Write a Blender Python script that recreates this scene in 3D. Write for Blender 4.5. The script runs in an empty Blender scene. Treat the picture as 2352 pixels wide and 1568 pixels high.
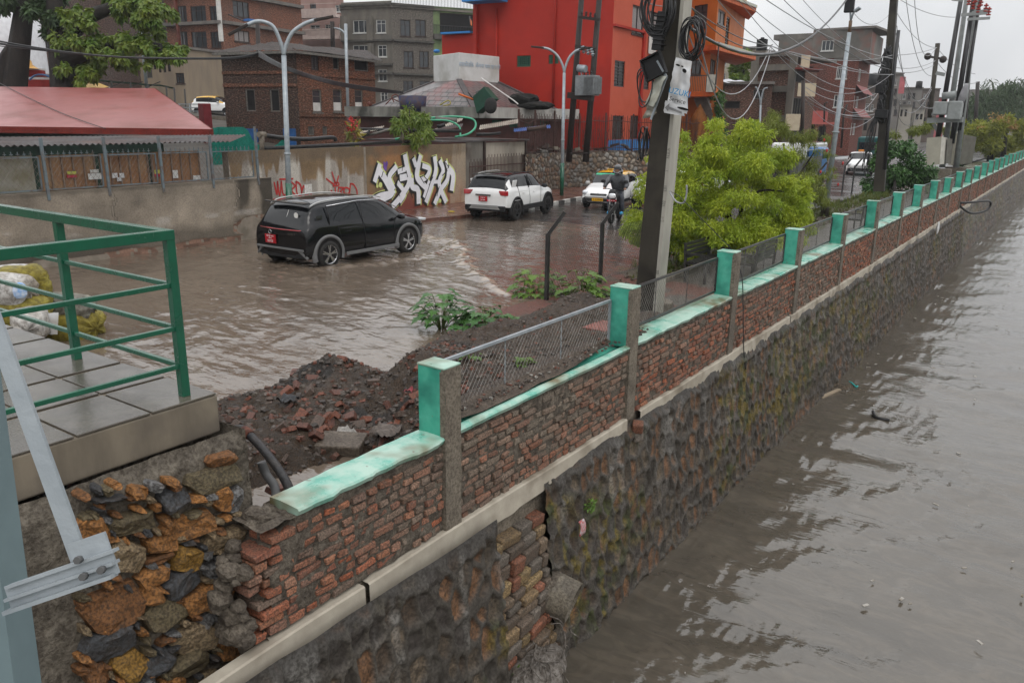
import bpy, math, random
import numpy as np
from mathutils import Vector, Matrix
random.seed(7); rng=np.random.default_rng(11)
SC=bpy.context.scene; COL=SC.collection
# ---------------------------------------------------------------- camera
H=3.5; F=1829.; CX=1176.; CY=784.
R=np.array([[0.81853341,0.16443935,-0.55042052],[0.57431977,-0.21316057,0.79039191],[0.01264358,-0.96307958,-0.26891982]])
C0=np.array([0,0,H])
cam=bpy.data.cameras.new('camera'); co=bpy.data.objects.new('camera',cam); COL.objects.link(co)
co.matrix_world=Matrix([[R[0,0],-R[0,1],-R[0,2],0],[R[1,0],-R[1,1],-R[1,2],0],[R[2,0],-R[2,1],-R[2,2],H],[0,0,0,1]])
cam.sensor_width=36; cam.lens=F/2352*36; cam.clip_start=.05; cam.clip_end=3000; SC.camera=co
# ---------------------------------------------------------------- world and sun
SUN_EL,SUN_AZ=math.radians(52),math.radians(120)
w=bpy.data.worlds.new('World'); SC.world=w; w.use_nodes=True; nt=w.node_tree; nt.nodes.clear()
out=nt.nodes.new('ShaderNodeOutputWorld'); bg=nt.nodes.new('ShaderNodeBackground'); nt.links.new(bg.outputs[0],out.inputs[0])
sky=nt.nodes.new('ShaderNodeTexSky'); sky.sky_type='NISHITA'; sky.sun_disc=False; sky.sun_elevation=SUN_EL; sky.sun_rotation=SUN_AZ; sky.dust_density=4; sky.air_density=1.5
mx=nt.nodes.new('ShaderNodeMix'); mx.data_type='RGBA'; mx.inputs[0].default_value=.92
tc=nt.nodes.new('ShaderNodeTexCoord'); nz=nt.nodes.new('ShaderNodeTexNoise'); nz.inputs['Scale'].default_value=2.2; nz.inputs['Detail'].default_value=4
nt.links.new(tc.outputs['Generated'],nz.inputs['Vector'])
cr=nt.nodes.new('ShaderNodeValToRGB'); cr.color_ramp.elements[0].position=.38; cr.color_ramp.elements[0].color=(7.0,7.15,7.4,1); cr.color_ramp.elements[1].position=.6; cr.color_ramp.elements[1].color=(10.0,10.0,10.05,1)
nt.links.new(nz.outputs[0],cr.inputs[0]); nt.links.new(sky.outputs[0],mx.inputs[6]); nt.links.new(cr.outputs[0],mx.inputs[7]); 
sep=nt.nodes.new('ShaderNodeSeparateXYZ'); nt.links.new(tc.outputs['Generated'],sep.inputs[0]); mr=nt.nodes.new('ShaderNodeMapRange'); mr.inputs[1].default_value=0; mr.inputs[2].default_value=1; mr.inputs[3].default_value=.95; mr.inputs[4].default_value=2.1; nt.links.new(sep.outputs[2],mr.inputs[0])
vm=nt.nodes.new('ShaderNodeVectorMath'); vm.operation='SCALE'; nt.links.new(mx.outputs[2],vm.inputs[0]); nt.links.new(mr.outputs[0],vm.inputs['Scale']); nt.links.new(vm.outputs[0],bg.inputs[0])
bg.inputs[1].default_value=.1
sl=bpy.data.lights.new('sun','SUN'); sl.energy=.6; sl.angle=math.radians(25); sl.color=(1,.97,.93)
so=bpy.data.objects.new('sun',sl); COL.objects.link(so); so.rotation_euler=(math.radians(90)-SUN_EL,0,math.pi-SUN_AZ)
SC.view_settings.view_transform='Standard'; SC.view_settings.look='None'; SC.view_settings.exposure=.08; SC.view_settings.gamma=1
SC.render.engine='CYCLES'; SC.cycles.max_bounces=6; SC.cycles.transparent_max_bounces=8; SC.cycles.volume_bounces=0; SC.cycles.use_denoising=True
# ---------------------------------------------------------------- geometry from the photograph's measurements (2352 px wide frame)
def ray(px,py): return R@np.array([px-CX,py-CY,F])
def gz(px,py,z=0.): r=ray(px,py); return C0+r*((z-H)/r[2])
def gx(px,py,x): r=ray(px,py); return C0+r*(x/r[0])
def gd(px,py,d): return C0+ray(px,py)*(d/F)
def gp(px,py,P,n): r=ray(px,py); P=np.array(P,float); n=np.array(n,float); return C0+r*(((P-C0)@n)/(r@n))
def hz(px,py,d): return gd(px,py,d)[2]
# ---------------------------------------------------------------- numpy noise
def _h(ix,iy,s):
    n=(ix*374761393+iy*668265263+s*2147483647)&0x7fffffff; n=(n^(n>>13))*1274126177&0x7fffffff; return ((n^(n>>16))&0xffff)/65535.
def vnoise(x,y,s=0):
    x=np.asarray(x,float); y=np.asarray(y,float); ix=np.floor(x).astype(np.int64); iy=np.floor(y).astype(np.int64); fx=x-ix; fy=y-iy
    fx=fx*fx*(3-2*fx); fy=fy*fy*(3-2*fy)
    a=_h(ix,iy,s);b=_h(ix+1,iy,s);c=_h(ix,iy+1,s);d=_h(ix+1,iy+1,s)
    return (a*(1-fx)+b*fx)*(1-fy)+(c*(1-fx)+d*fx)*fy
def fbm(x,y,o=4,s=0):
    t=0;a=.5;k=1
    for i in range(o): t=t+a*(vnoise(x*k,y*k,s+i)-.5)*2; a*=.5;k*=2.03
    return t
# ---------------------------------------------------------------- objects
def _props(o,label,cat,group,kind):
    if label: o['label']=label
    if cat: o['category']=cat
    if group: o['group']=group
    if kind: o['kind']=kind
def thing(name,label,cat,loc=(0,0,0),rz=0,group=None):
    o=bpy.data.objects.new(name,None); COL.objects.link(o); o.location=loc; o.rotation_euler=(0,0,rz); o.empty_display_size=.1; _props(o,label,cat,group,None); return o
class MB:
    def __init__(s): s.v=[];s.f=[];s.m=[];s.mi=0;s.sm=False;s.smf=[];s.T=None;s.col=None;s.cols=[];s.n=0
    def add(s,vs,fs,mi=None,smooth=None):
        vs=np.asarray(vs,float).reshape(-1,3)
        if s.T is not None: M=np.array(s.T); vs=vs@M[:3,:3].T+M[:3,3]
        b=s.n; s.v.append(vs); s.n+=len(vs)
        for f in fs:
            s.f.append([b+i for i in f]); s.m.append(s.mi if mi is None else mi); s.smf.append(s.sm if smooth is None else smooth); s.cols.append(s.col)
        return b
    def box(s,c,size,rz=0,rx=0,ry=0,mi=None,taper=1.):
        x,y,z=[k/2 for k in size]; p=[(-x,-y,-z),(x,-y,-z),(x,y,-z),(-x,y,-z),(-x*taper,-y*taper,z),(x*taper,-y*taper,z),(x*taper,y*taper,z),(-x*taper,y*taper,z)]
        p=np.array(p)
        if rx or ry or rz:
            M=np.array(Matrix.Rotation(rz,3,'Z')@Matrix.Rotation(ry,3,'Y')@Matrix.Rotation(rx,3,'X')); p=p@M.T
        s.add(p+np.array(c),[(0,3,2,1),(4,5,6,7),(0,1,5,4),(1,2,6,5),(2,3,7,6),(3,0,4,7)],mi,False)
    def bb(s,a,b,mi=None):
        a=np.array(a,float);b=np.array(b,float); s.box((a+b)/2,np.abs(b-a),mi=mi)
    def beam(s,a,b,w,h,mi=None,up=(0,0,1)):
        a=np.array(a,float);b=np.array(b,float);d=b-a;L=np.linalg.norm(d);d/=L;u=np.array(up,float)
        if abs(d@u)>.98: u=np.array([0,1.,0])
        r=np.cross(d,u);r/=np.linalg.norm(r);u=np.cross(r,d)
        P=[]
        for q in(a,b):
            for (i,j) in((-1,-1),(1,-1),(1,1),(-1,1)): P.append(q+r*i*w/2+u*j*h/2)
        s.add(P,[(0,1,2,3),(7,6,5,4),(0,4,5,1),(1,5,6,2),(2,6,7,3),(3,7,4,0)],mi,False)
    def tube(s,pts,r,n=8,mi=None,caps=True,smooth=True):
        pts=np.array(pts,float); m=len(pts); rr=np.ones(m)*np.array(r,float) if np.ndim(r)==0 else np.array(r,float)
        t=np.gradient(pts,axis=0); t/=np.linalg.norm(t,axis=1)[:,None]+1e-12
        u=np.array([0,0,1.]) if abs(t[0][2])<.9 else np.array([1.,0,0]); V=[]
        for i in range(m):
            a=np.cross(t[i],u); a/=np.linalg.norm(a)+1e-12; u=np.cross(a,t[i])
            for k in range(n):
                q=2*math.pi*k/n; V.append(pts[i]+rr[i]*(a*math.cos(q)+u*math.sin(q)))
        Fc=[]
        for i in range(m-1):
            for k in range(n): Fc.append((i*n+k,i*n+(k+1)%n,(i+1)*n+(k+1)%n,(i+1)*n+k))
        b=s.add(V,Fc,mi,smooth)
        if caps: s.f+= [[b+k for k in range(n)][::-1],[b+(m-1)*n+k for k in range(n)]]; s.m+=[s.mi if mi is None else mi]*2; s.smf+=[False]*2; s.cols+=[s.col]*2
    def cyl(s,a,b,r,r2=None,n=16,mi=None): s.tube([a,b],[r,r if r2 is None else r2],n,mi)
    def lathe(s,prof,n=24,c=(0,0,0),axis='z',mi=None,smooth=True):
        V=[]
        for (r,h) in prof:
            for k in range(n):
                q=2*math.pi*k/n; x,y=r*math.cos(q),r*math.sin(q)
                V.append((x,y,h) if axis=='z' else ((x,h,y) if axis=='y' else (h,x,y)))
        Fc=[(i*n+k,i*n+(k+1)%n,(i+1)*n+(k+1)%n,(i+1)*n+k) for i in range(len(prof)-1) for k in range(n)]
        if axis=='y': Fc=[f[::-1] for f in Fc]
        s.add(np.array(V)+np.array(c),Fc,mi,smooth)
    def prism(s,poly,z0,z1,mi=None):
        n=len(poly); V=[(x,y,z0) for x,y in poly]+[(x,y,z1) for x,y in poly]
        s.add(V,[tuple(range(n))[::-1],tuple(range(n,2*n))]+[(i,(i+1)%n,(i+1)%n+n,i+n) for i in range(n)],mi,False)
    def poly3(s,pts,thick=None,nrm=None,mi=None):
        pts=np.array(pts,float);n=len(pts)
        if thick is None: s.add(pts,[tuple(range(n))],mi,False);return
        nn=np.array(nrm,float) if nrm is not None else np.cross(pts[1]-pts[0],pts[2]-pts[0]); nn/=np.linalg.norm(nn)
        s.add(np.vstack([pts,pts+nn*thick]),[tuple(range(n))[::-1],tuple(range(n,2*n))]+[(i,(i+1)%n,(i+1)%n+n,i+n) for i in range(n)],mi,False)
    def grid(s,P,mi=None,smooth=True,flip=False):
        a,b=P.shape[:2]; idx=np.arange(a*b).reshape(a,b)
        q=np.stack([idx[:-1,:-1],idx[1:,:-1],idx[1:,1:],idx[:-1,1:]],-1).reshape(-1,4)
        if flip:q=q[:,::-1]
        s.add(P.reshape(-1,3),q.tolist(),mi,smooth)
    def build(s,name,mats,parent=None,label=None,cat=None,group=None,kind=None,bevel=0,sub=0):
        me=bpy.data.meshes.new(name); V=np.vstack(s.v) if s.v else np.zeros((0,3))
        me.from_pydata(V.tolist(),[],s.f)
        if not isinstance(mats,(list,tuple)): mats=[mats]
        for m in mats: me.materials.append(m)
        me.polygons.foreach_set('material_index',np.array(s.m,dtype=np.int32)); me.polygons.foreach_set('use_smooth',np.array(s.smf,dtype=bool))
        if any(c is not None for c in s.cols):
            at=me.color_attributes.new('Col','FLOAT_COLOR','CORNER'); cc=[]
            for p,c in zip(s.f,s.cols): cc+= [(*(c if c is not None else (.5,.5,.5)),1)]*len(p)
            at.data.foreach_set('color',np.array(cc,dtype=np.float32).ravel())
        me.update(); auto_uv(me)
        o=bpy.data.objects.new(name,me); COL.objects.link(o)
        if parent is not None: o.parent=parent
        _props(o,label,cat,group,kind)
        if bevel: b=o.modifiers.new('b','BEVEL'); b.width=bevel; b.segments=2; b.limit_method='ANGLE'
        if sub: b=o.modifiers.new('s','SUBSURF'); b.levels=sub; b.render_levels=sub
        return o
def auto_uv(me):
    n=len(me.loops)
    if n==0: return
    uv=me.uv_layers.new(name='UVMap'); vi=np.zeros(n,dtype=np.int32); me.loops.foreach_get('vertex_index',vi)
    co_=np.zeros(len(me.vertices)*3); me.vertices.foreach_get('co',co_); co_=co_.reshape(-1,3)
    nn=np.zeros(len(me.polygons)*3); me.polygons.foreach_get('normal',nn); nn=nn.reshape(-1,3)
    lt=np.zeros(len(me.polygons),dtype=np.int32); me.polygons.foreach_get('loop_total',lt); pf=np.repeat(np.arange(len(lt)),lt)
    N=nn[pf];P=co_[vi]; flat=np.abs(N[:,2])>.75; L=np.hypot(N[:,0],N[:,1])+1e-9
    u=np.where(flat,P[:,0],(-N[:,1]*P[:,0]+N[:,0]*P[:,1])/L); v=np.where(flat,P[:,1],P[:,2]*np.where(flat,1,1/np.maximum(L,.5)))
    uv.data.foreach_set('uv',np.stack([u,v],-1).ravel().astype(np.float32))
def npmesh(name,V,Fq,mat,parent=None,smooth=True,col=None,**k):
    """fast mesh from numpy arrays: V (n,3), Fq (m,3|4)"""
    me=bpy.data.meshes.new(name); m,c=Fq.shape
    me.vertices.add(len(V)); me.vertices.foreach_set('co',V.astype(np.float32).ravel()); me.loops.add(m*c); me.loops.foreach_set('vertex_index',Fq.astype(np.int32).ravel())
    me.polygons.add(m); me.polygons.foreach_set('loop_start',np.arange(0,m*c,c,dtype=np.int32)); me.polygons.foreach_set('loop_total',np.full(m,c,dtype=np.int32))
    me.polygons.foreach_set('use_smooth',np.full(m,smooth)); me.materials.append(mat); me.update(calc_edges=True); me.validate()
    if col is not None:
        at=me.color_attributes.new('Col','FLOAT_COLOR','POINT'); at.data.foreach_set('color',np.hstack([col,np.ones((len(col),1))]).astype(np.float32).ravel())
    auto_uv(me)
    o=bpy.data.objects.new(name,me); COL.objects.link(o)
    if parent is not None:o.parent=parent
    _props(o,k.get('label'),k.get('cat'),k.get('group'),k.get('kind')); return o
def gridmesh(name,X,Y,Z,mat,flip=False,**k):
    a,b=X.shape; idx=np.arange(a*b).reshape(a,b); q=np.stack([idx[:-1,:-1],idx[1:,:-1],idx[1:,1:],idx[:-1,1:]],-1).reshape(-1,4)
    if flip:q=q[:,::-1]
    return npmesh(name,np.stack([X,Y,Z],-1).reshape(-1,3),q,mat,**k)
def copy_tree(o,parent=None,loc=None,rz=None,label=None,scale=None):
    c=o.copy(); COL.objects.link(c)
    if parent is not None: c.parent=parent
    for ch in [x for x in o.children]: copy_tree(ch,c)
    if loc is not None: c.location=loc
    if rz is not None: c.rotation_euler=(0,0,rz)
    if scale is not None: c.scale=(scale,)*3
    if label: c['label']=label
    return c
# ---------------------------------------------------------------- materials
MATS={}
def nodes(name):
    m=bpy.data.materials.new(name); m.use_nodes=True; t=m.node_tree; b=t.nodes['Principled BSDF']; return m,t,b
def N(t,ty,**k):
    n=t.nodes.new(ty)
    for a,v in k.items():
        if a.startswith('i_'): n.inputs[a[2:].replace('_',' ')].default_value=v
        else: setattr(n,a,v)
    return n
def mixc(t,fac,a,b,mode='MIX'):
    n=t.nodes.new('ShaderNodeMix'); n.data_type='RGBA'; n.blend_type=mode
    for i,x in((0,fac),(6,a),(7,b)):
        if hasattr(x,'is_linked') or hasattr(x,'links'): t.links.new(x,n.inputs[i])
        else: n.inputs[i].default_value=(*x,1) if isinstance(x,tuple) and len(x)==3 else x
    return n.outputs[2]
def ramp(t,src,p0,p1,c0=(0,0,0),c1=(1,1,1)):
    r=t.nodes.new('ShaderNodeValToRGB'); e=r.color_ramp.elements; e[0].position=p0;e[1].position=p1;e[0].color=(*c0,1);e[1].color=(*c1,1); t.links.new(src,r.inputs[0]); return r.outputs[0]
def coords(t,kind='Object',scale=(1,1,1)):
    tc=t.nodes.new('ShaderNodeTexCoord'); mp=t.nodes.new('ShaderNodeMapping'); mp.inputs['Scale'].default_value=scale; t.links.new(tc.outputs[kind],mp.inputs[0]); return mp.outputs[0]
def noise(t,vec,scale,detail=4,rough=.6,dist=0):
    n=N(t,'ShaderNodeTexNoise'); n.inputs['Scale'].default_value=scale;n.inputs['Detail'].default_value=detail;n.inputs['Roughness'].default_value=rough;n.inputs['Distortion'].default_value=dist; t.links.new(vec,n.inputs['Vector']); return n.outputs[0]
def bump(t,b,h,strength,dist=.02):
    n=N(t,'ShaderNodeBump'); n.inputs['Strength'].default_value=strength; n.inputs['Distance'].default_value=dist; t.links.new(h,n.inputs['Height']); t.links.new(n.outputs[0],b.inputs['Normal']); return n
def mat(name,c1,c2=None,rough=.6,scale=3,bmp=0,metal=0,rr=.15,streak=False,c3=None,coat=0,spec=.5,p=(.35,.65),det=5,bd=.02,bs=None,chips=None):
    if name in MATS: return MATS[name]
    m,t,b=nodes(name); MATS[name]=m
    v=coords(t,'Object',(1,1,.25) if streak else (1,1,1))
    n=noise(t,v,scale,det)
    if c2 is None: c2=tuple(x*.72 for x in c1)
    c=mixc(t,ramp(t,n,*p),c1,c2)
    if c3 is not None:
        n3=noise(t,coords(t),scale*.31+.2,3); c=mixc(t,ramp(t,n3,.5,.68),c,c3)
    if bmp>=.3: c=mixc(t,ramp(t,noise(t,coords(t),bs or 34,5,.75),.40,.58),mixc(t,1.,c,(.50,.48,.46),'MULTIPLY'),c)  # dark speckle put into the colour for shade and dirt in small crevices
    if chips is not None: c=mixc(t,ramp(t,noise(t,coords(t),chips[0],6,.7),chips[1],chips[1]+.03),c,chips[2])
    t.links.new(c,b.inputs['Base Color']); b.inputs['Metallic'].default_value=metal; b.inputs['Specular IOR Level'].default_value=spec if rough<.4 else spec*.4
    mr=N(t,'ShaderNodeMapRange'); mr.inputs[3].default_value=max(0.02,rough-rr); mr.inputs[4].default_value=min(1,rough+rr); t.links.new(n,mr.inputs[0]); t.links.new(mr.outputs[0],b.inputs['Roughness'])
    if coat: b.inputs['Coat Weight'].default_value=coat; b.inputs['Coat Roughness'].default_value=.06
    if bmp: nb=noise(t,coords(t),bs or scale*6,6,.65); bump(t,b,nb,bmp,bd)
    return m
def brickmat(name,c1,c2,mortar,bw=.24,bh=.075,ms=.012,rough=.8,dirt=(.12,.1,.09),dp=(.5,.75),bmp=.5,ds=.35):
    if name in MATS: return MATS[name]
    m,t,b=nodes(name); MATS[name]=m; v=coords(t,'UV')
    nd=noise(t,coords(t,'Object'),9,3); vv=N(t,'ShaderNodeVectorMath',operation='MULTIPLY_ADD'); 
    sub=N(t,'ShaderNodeVectorMath',operation='ADD'); sc=N(t,'ShaderNodeMath',operation='MULTIPLY'); sc.inputs[1].default_value=.012; t.links.new(nd,sc.inputs[0]); t.links.new(v,sub.inputs[0]); t.links.new(sc.outputs[0],sub.inputs[1])
    bt=N(t,'ShaderNodeTexBrick'); bt.inputs['Scale'].default_value=1; bt.inputs['Brick Width'].default_value=bw; bt.inputs['Row Height'].default_value=bh; bt.inputs['Mortar Size'].default_value=ms; bt.inputs['Mortar Smooth'].default_value=.3
    bt.inputs['Color1'].default_value=(*c1,1); bt.inputs['Color2'].default_value=(*c2,1); bt.inputs['Mortar'].default_value=(*mortar,1); t.links.new(sub.outputs[0],bt.inputs['Vector'])
    n1=noise(t,coords(t,'Object'),ds,5,.65); n2=noise(t,coords(t,'Object'),14,4,.7)
    c=mixc(t,ramp(t,n1,*dp),bt.outputs[0],mixc(t,.75,bt.outputs[0],dirt)); c=mixc(t,ramp(t,n2,.35,.75),c,mixc(t,.3,c,(.05,.035,.03)))
    n4=noise(t,coords(t,'UV',(1,3.2,1)),2.6,5,.75); c=mixc(t,ramp(t,n4,.48,.62),c,mixc(t,.6,c,dirt)); n5=noise(t,coords(t,'UV',(1,2.2,1)),7,3,.8); c=mixc(t,ramp(t,n5,.45,.56),c,mixc(t,1.,c,(.42,.40,.40),'MULTIPLY')); c=mixc(t,ramp(t,n5,.36,.42,(1,1,1),(0,0,0)),c,mixc(t,.3,c,(.5,.36,.27))); t.links.new(c,b.inputs['Base Color']); b.inputs['Roughness'].default_value=rough; b.inputs['Specular IOR Level'].default_value=.15
    inv=N(t,'ShaderNodeMath',operation='SUBTRACT'); inv.inputs[0].default_value=1; t.links.new(bt.outputs['Fac'],inv.inputs[1])
    bump(t,b,inv.outputs[0],bmp,.012); return m
def attrmat(name,rough=.75,scale=12,bmp=.5,tint=(.2,.17,.14),amt=(.5,.75),bd=.015,spec=.22,fine=.45):
    if name in MATS: return MATS[name]
    m,t,b=nodes(name); MATS[name]=m; a=N(t,'ShaderNodeVertexColor'); a.layer_name='Col'
    n=noise(t,coords(t),scale,6,.7); c=mixc(t,ramp(t,n,*amt),a.outputs[0],mixc(t,.6,a.outputs[0],tint)); n2=noise(t,coords(t),scale*4,4); 
    c=mixc(t,ramp(t,n2,.42,.60),c,mixc(t,min(1,fine*1.35),c,(.02,.017,.014)))  # fine dark mix painted over the base colour as crevice shade and dirt
    t.links.new(c,b.inputs['Base Color']); b.inputs['Specular IOR Level'].default_value=spec
    mr=N(t,'ShaderNodeMapRange'); mr.inputs[3].default_value=max(.05,rough-.25); mr.inputs[4].default_value=min(1,rough+.2); t.links.new(n,mr.inputs[0]); t.links.new(mr.outputs[0],b.inputs['Roughness'])
    bump(t,b,noise(t,coords(t),scale*3.5,7,.7),bmp,bd); return m
def glassmat(name,c,rough=.06):
    if name in MATS: return MATS[name]
    m,t,b=nodes(name); MATS[name]=m; n=noise(t,coords(t),1.3,2); t.links.new(mixc(t,n,tuple(x*.6 for x in c),tuple(min(1,x*1.5) for x in c)),b.inputs['Base Color']); b.inputs['Roughness'].default_value=rough; b.inputs['IOR'].default_value=1.5; return m
# ================================================================ materials used widely
M={}
M['teal']=mat('teal_paint',(.045,.30,.215),(.09,.39,.29),rough=.45,scale=7,bmp=.25,c3=(.035,.20,.15),p=(.35,.7),bd=.01,det=8,chips=(11,.66,(.16,.14,.11)))
M['tealtop']=mat('teal_coping_paint',(.10,.35,.27),(.32,.47,.39),rough=.3,scale=4,bmp=.25,c3=(.13,.11,.055),p=(.36,.56),bd=.01,det=9,chips=(9,.64,(.14,.12,.09)))
M['conc']=mat('weathered_concrete',(.22,.19,.15),(.14,.12,.095),rough=.7,scale=5,bmp=.7,c3=(.13,.11,.09),bd=.01)
M['band']=mat('concrete_band',(.42,.38,.31),(.29,.255,.205),rough=.65,scale=4,bmp=.28,c3=(.19,.16,.12),p=(.3,.75),bd=.008)
M['black']=mat('black_metal',(.012,.012,.013),(.03,.028,.026),rough=.35,scale=8)
M['wire']=mat('galvanised_wire',(.24,.23,.21),(.10,.09,.08),rough=.5,scale=6,metal=.2)
M['galv']=mat('galvanised_steel',(.33,.36,.38),(.24,.27,.29),rough=.42,scale=7,metal=.35,bmp=.1)
M['mud']=mat('wet_mud',(.07,.05,.036),(.035,.028,.024),rough=.42,scale=7,bmp=1,c3=(.12,.085,.065),rr=.25,bd=.04,bs=26)
M['green']=mat('green_paint',(.004,.085,.045),(.003,.065,.034),rough=.25,scale=6,coat=.12,bmp=.05)
M['rubber']=mat('black_rubber',(.013,.013,.014),(.03,.029,.028),rough=.4,scale=9,bmp=.2)
def watermat(name,body,ripples,rough=.04,stretch=(.35,1,1),rot=.6,attr=False,foam=None):
    m,t,b=nodes(name); MATS[name]=m
    tc=t.nodes.new('ShaderNodeTexCoord'); mp=t.nodes.new('ShaderNodeMapping'); mp.inputs['Scale'].default_value=stretch; mp.inputs['Rotation'].default_value=(0,0,rot); t.links.new(tc.outputs['Object'],mp.inputs[0]); v=mp.outputs[0]
    h=None
    for (sc,am,di) in ripples:
        n=noise(t,v,sc,3,.55,di); k=N(t,'ShaderNodeMath',operation='MULTIPLY'); k.inputs[1].default_value=am; t.links.new(n,k.inputs[0])
        if h is None:h=k.outputs[0]
        else:
            a=N(t,'ShaderNodeMath',operation='ADD'); t.links.new(h,a.inputs[0]);t.links.new(k.outputs[0],a.inputs[1]); h=a.outputs[0]
    bump(t,b,h,1,.1)
    if attr: a=N(t,'ShaderNodeVertexColor'); a.layer_name='Col'; c=a.outputs[0]
    else: c=mixc(t,ramp(t,noise(t,v,.6,4,.6,1.5),.35,.7),body,tuple(x*.72 for x in body))
    c=mixc(t,ramp(t,noise(t,v,2.3,5,.6,2),.45,.62),c,mixc(t,.08,c,(.3,.24,.18)))
    t.links.new(c,b.inputs['Base Color']); b.inputs['Roughness'].default_value=rough; b.inputs['IOR'].default_value=1.6; b.inputs['Specular IOR Level'].default_value=.5
    return m
def lumpy(m,c,ax,ay,az,seed,n=12,k=9,am=.16,sq=.72):
    V=[];
    for i in range(k+1):
        ph=math.pi*i/k
        for j in range(n):
            th=2*math.pi*j/n; d=np.array([math.sin(ph)*math.cos(th),math.sin(ph)*math.sin(th),math.cos(ph)])
            q=np.sign(d)*np.abs(d)**sq; s_=1+am*float(fbm(np.array(d[0]*1.7+seed),np.array(d[1]*1.7+d[2]*1.3+seed*.7),3,int(seed)%50)); V.append(np.array(c)+(np.array(ax)*q[0]+np.array(ay)*q[1]+np.array(az)*q[2])*s_)
    m.add(V,[(i*n+j,i*n+(j+1)%n,(i+1)*n+(j+1)%n,(i+1)*n+j) for i in range(k) for j in range(n)],smooth=False)
# ================================================================ river
WZ=-2.42
def rivh(X,Y):
    a=.35; U=X*math.cos(a)+Y*math.sin(a); V=-X*math.sin(a)+Y*math.cos(a)
    wx=fbm(X*.35,Y*.3,3,3)*1.6; wy=fbm(X*.35+9,Y*.3,3,5)*1.6
    n1=fbm(U*.40+wx,V*1.0+wy,3,7); n2=fbm(U*1.2+wx*1.5,V*2.8+wy*2,3,17); n3=fbm(U*3.5+wx*3,V*7+wy*4,2,27)
    h=.05*n1+.058*(.5-np.abs(n2)**.8)*np.clip(.7+n1*1.5,.25,1.4)+.034*(.5-np.abs(n3)**.8)*np.clip(.5+n2*2,0,1.3)
    e=np.clip(1-(X+3.9)/1.2,0,1); h=h+e*.018*fbm(X*5,Y*5,2,31)
    return h
ys=[-3.];
while ys[-1]<260: ys.append(ys[-1]+.035+max(0,ys[-1]-2)*.011)
ys=np.array(ys); us=np.linspace(0,1,330)**1.9
Yg,Ug=np.meshgrid(ys,us,indexing='ij'); Xg=-4.05+Ug*(9+Yg*.55+3)
M['river']=watermat('river_water',(.080,.069,.054),[(1.3,.18,.6),(4.2,.10,1.2),(12,.014,1.)],.01,(.55,1.25,1),.35)
gridmesh('river_water',Xg,Yg,WZ+rivh(Xg,Yg),M['river'],flip=True,kind='structure')
# ================================================================ stone retaining wall under the brick wall
def worley(u,v,s=0,jit=.8):
    iu=np.floor(u).astype(np.int64); iv=np.floor(v).astype(np.int64); f1=np.full(u.shape,9.);f2=np.full(u.shape,9.);idc=np.zeros(u.shape)
    for du in(-1,0,1):
        for dv in(-1,0,1):
            a=iu+du;b=iv+dv; off=.5*(b&1)
            px=a+.5+off+(_h(a,b,s)-.5)*jit; py=b+.5+(_h(a,b,s+1)-.5)*jit
            d=np.hypot(u-px,v-py); cid=_h(a,b,s+2)
            m=d<f1; f2=np.where(m,f1,np.minimum(f2,d)); idc=np.where(m,cid,idc); f1=np.where(m,d,f1)
    return f1,f2,idc
STC=np.array([(.085,.062,.045),(.105,.082,.06),(.16,.085,.045),(.065,.055,.048),(.15,.115,.08),(.05,.043,.035),(.20,.105,.055)])
def retwall(y0,y1,dy,nt_,name,parent,lo=1.,xoff=0.):
    n=int((y1-y0)/dy); Y,T=np.meshgrid(np.linspace(y0,y1,n),np.linspace(0,1,nt_),indexing='ij')
    Z=-.2-T*2.57; X=-4.23+.10*np.clip(T/.06,0,1)+T*.27+xoff
    Yw=Y+fbm(Y*2,Z*2,2,3)*.06
    f1,f2,cid=worley(Yw/.19,Z/.30,5); e=f2-f1
    stone=np.clip((e-.17)/.15,0,1); stone=stone*stone*(3-2*stone)
    arch=np.clip((np.mod(Z/.36,1)),0,1)
    rel=-.055*stone+stone*.04*np.clip(1-f1*1.6,0,1)*(cid>.25)+.03*fbm(Y*2,Z*2,3,9)+.012*fbm(Y*11,Z*9,3,19)
    top=np.clip(1-T/.09,0,1); rel=rel*(1-top)+top*(.07*vnoise(Y*3,Z*3,4)+.03)
    X=X+rel
    mort=np.array((.082,.072,.060))*(1+.5*fbm(Y*3,Z*1.5,3,21))[...,None]
    sc=STC[(cid*6.99).astype(int)]*(1.0+.5*fbm(Y*6,Z*6,3,8))[...,None]
    c=mort*(1-stone[...,None])+sc*stone[...,None]
    moss=np.clip((fbm(Y*.8,Z*1.1,4,44)+.12-.22*np.abs(T-.35)*2)*5,0,1)*np.clip(fbm(Y*9,Z*5,3,45)*4+.4,0,1)
    mc=np.where((vnoise(Y*5,Z*5,46)>.5)[...,None],np.array((.16,.12,.016)),np.array((.05,.065,.012))); c=c*(1-moss[...,None]*.75)+mc*moss[...,None]*.75
    strk=np.clip((fbm(Y*7,Z*.7,3,51)-.18)*6,0,1)*np.clip(1-T*1.6,0,1); c=c*(1-strk[...,None]*.6)+np.array((.26,.25,.23))*strk[...,None]*.6
    wet=np.clip((T-.86)*9,0,1); c=c*(1-.35*wet[...,None]); tp=top[...,None]; c=c*(1-tp)+np.array((.06,.055,.05))*tp
    return gridmesh(name,X,Y,Z,M['rubblewall'],parent=parent,col=np.clip(c,0.004,1).reshape(-1,3))
M['rubblewall']=attrmat('mossy_rubble',.55,9,.9,(.05,.045,.035),(.45,.75),.02)
rw=thing('retaining_wall','mossy dark rubble stone retaining wall rising from the river under the brick wall','retaining wall',(0,0,0))
yP=gx(1140,1250,-4.05)[1]; yQ=gx(1262,1330,-4.05)[1]
retwall(-1.5,yP,.02,110,'wall_face',rw,xoff=.10)
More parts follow.
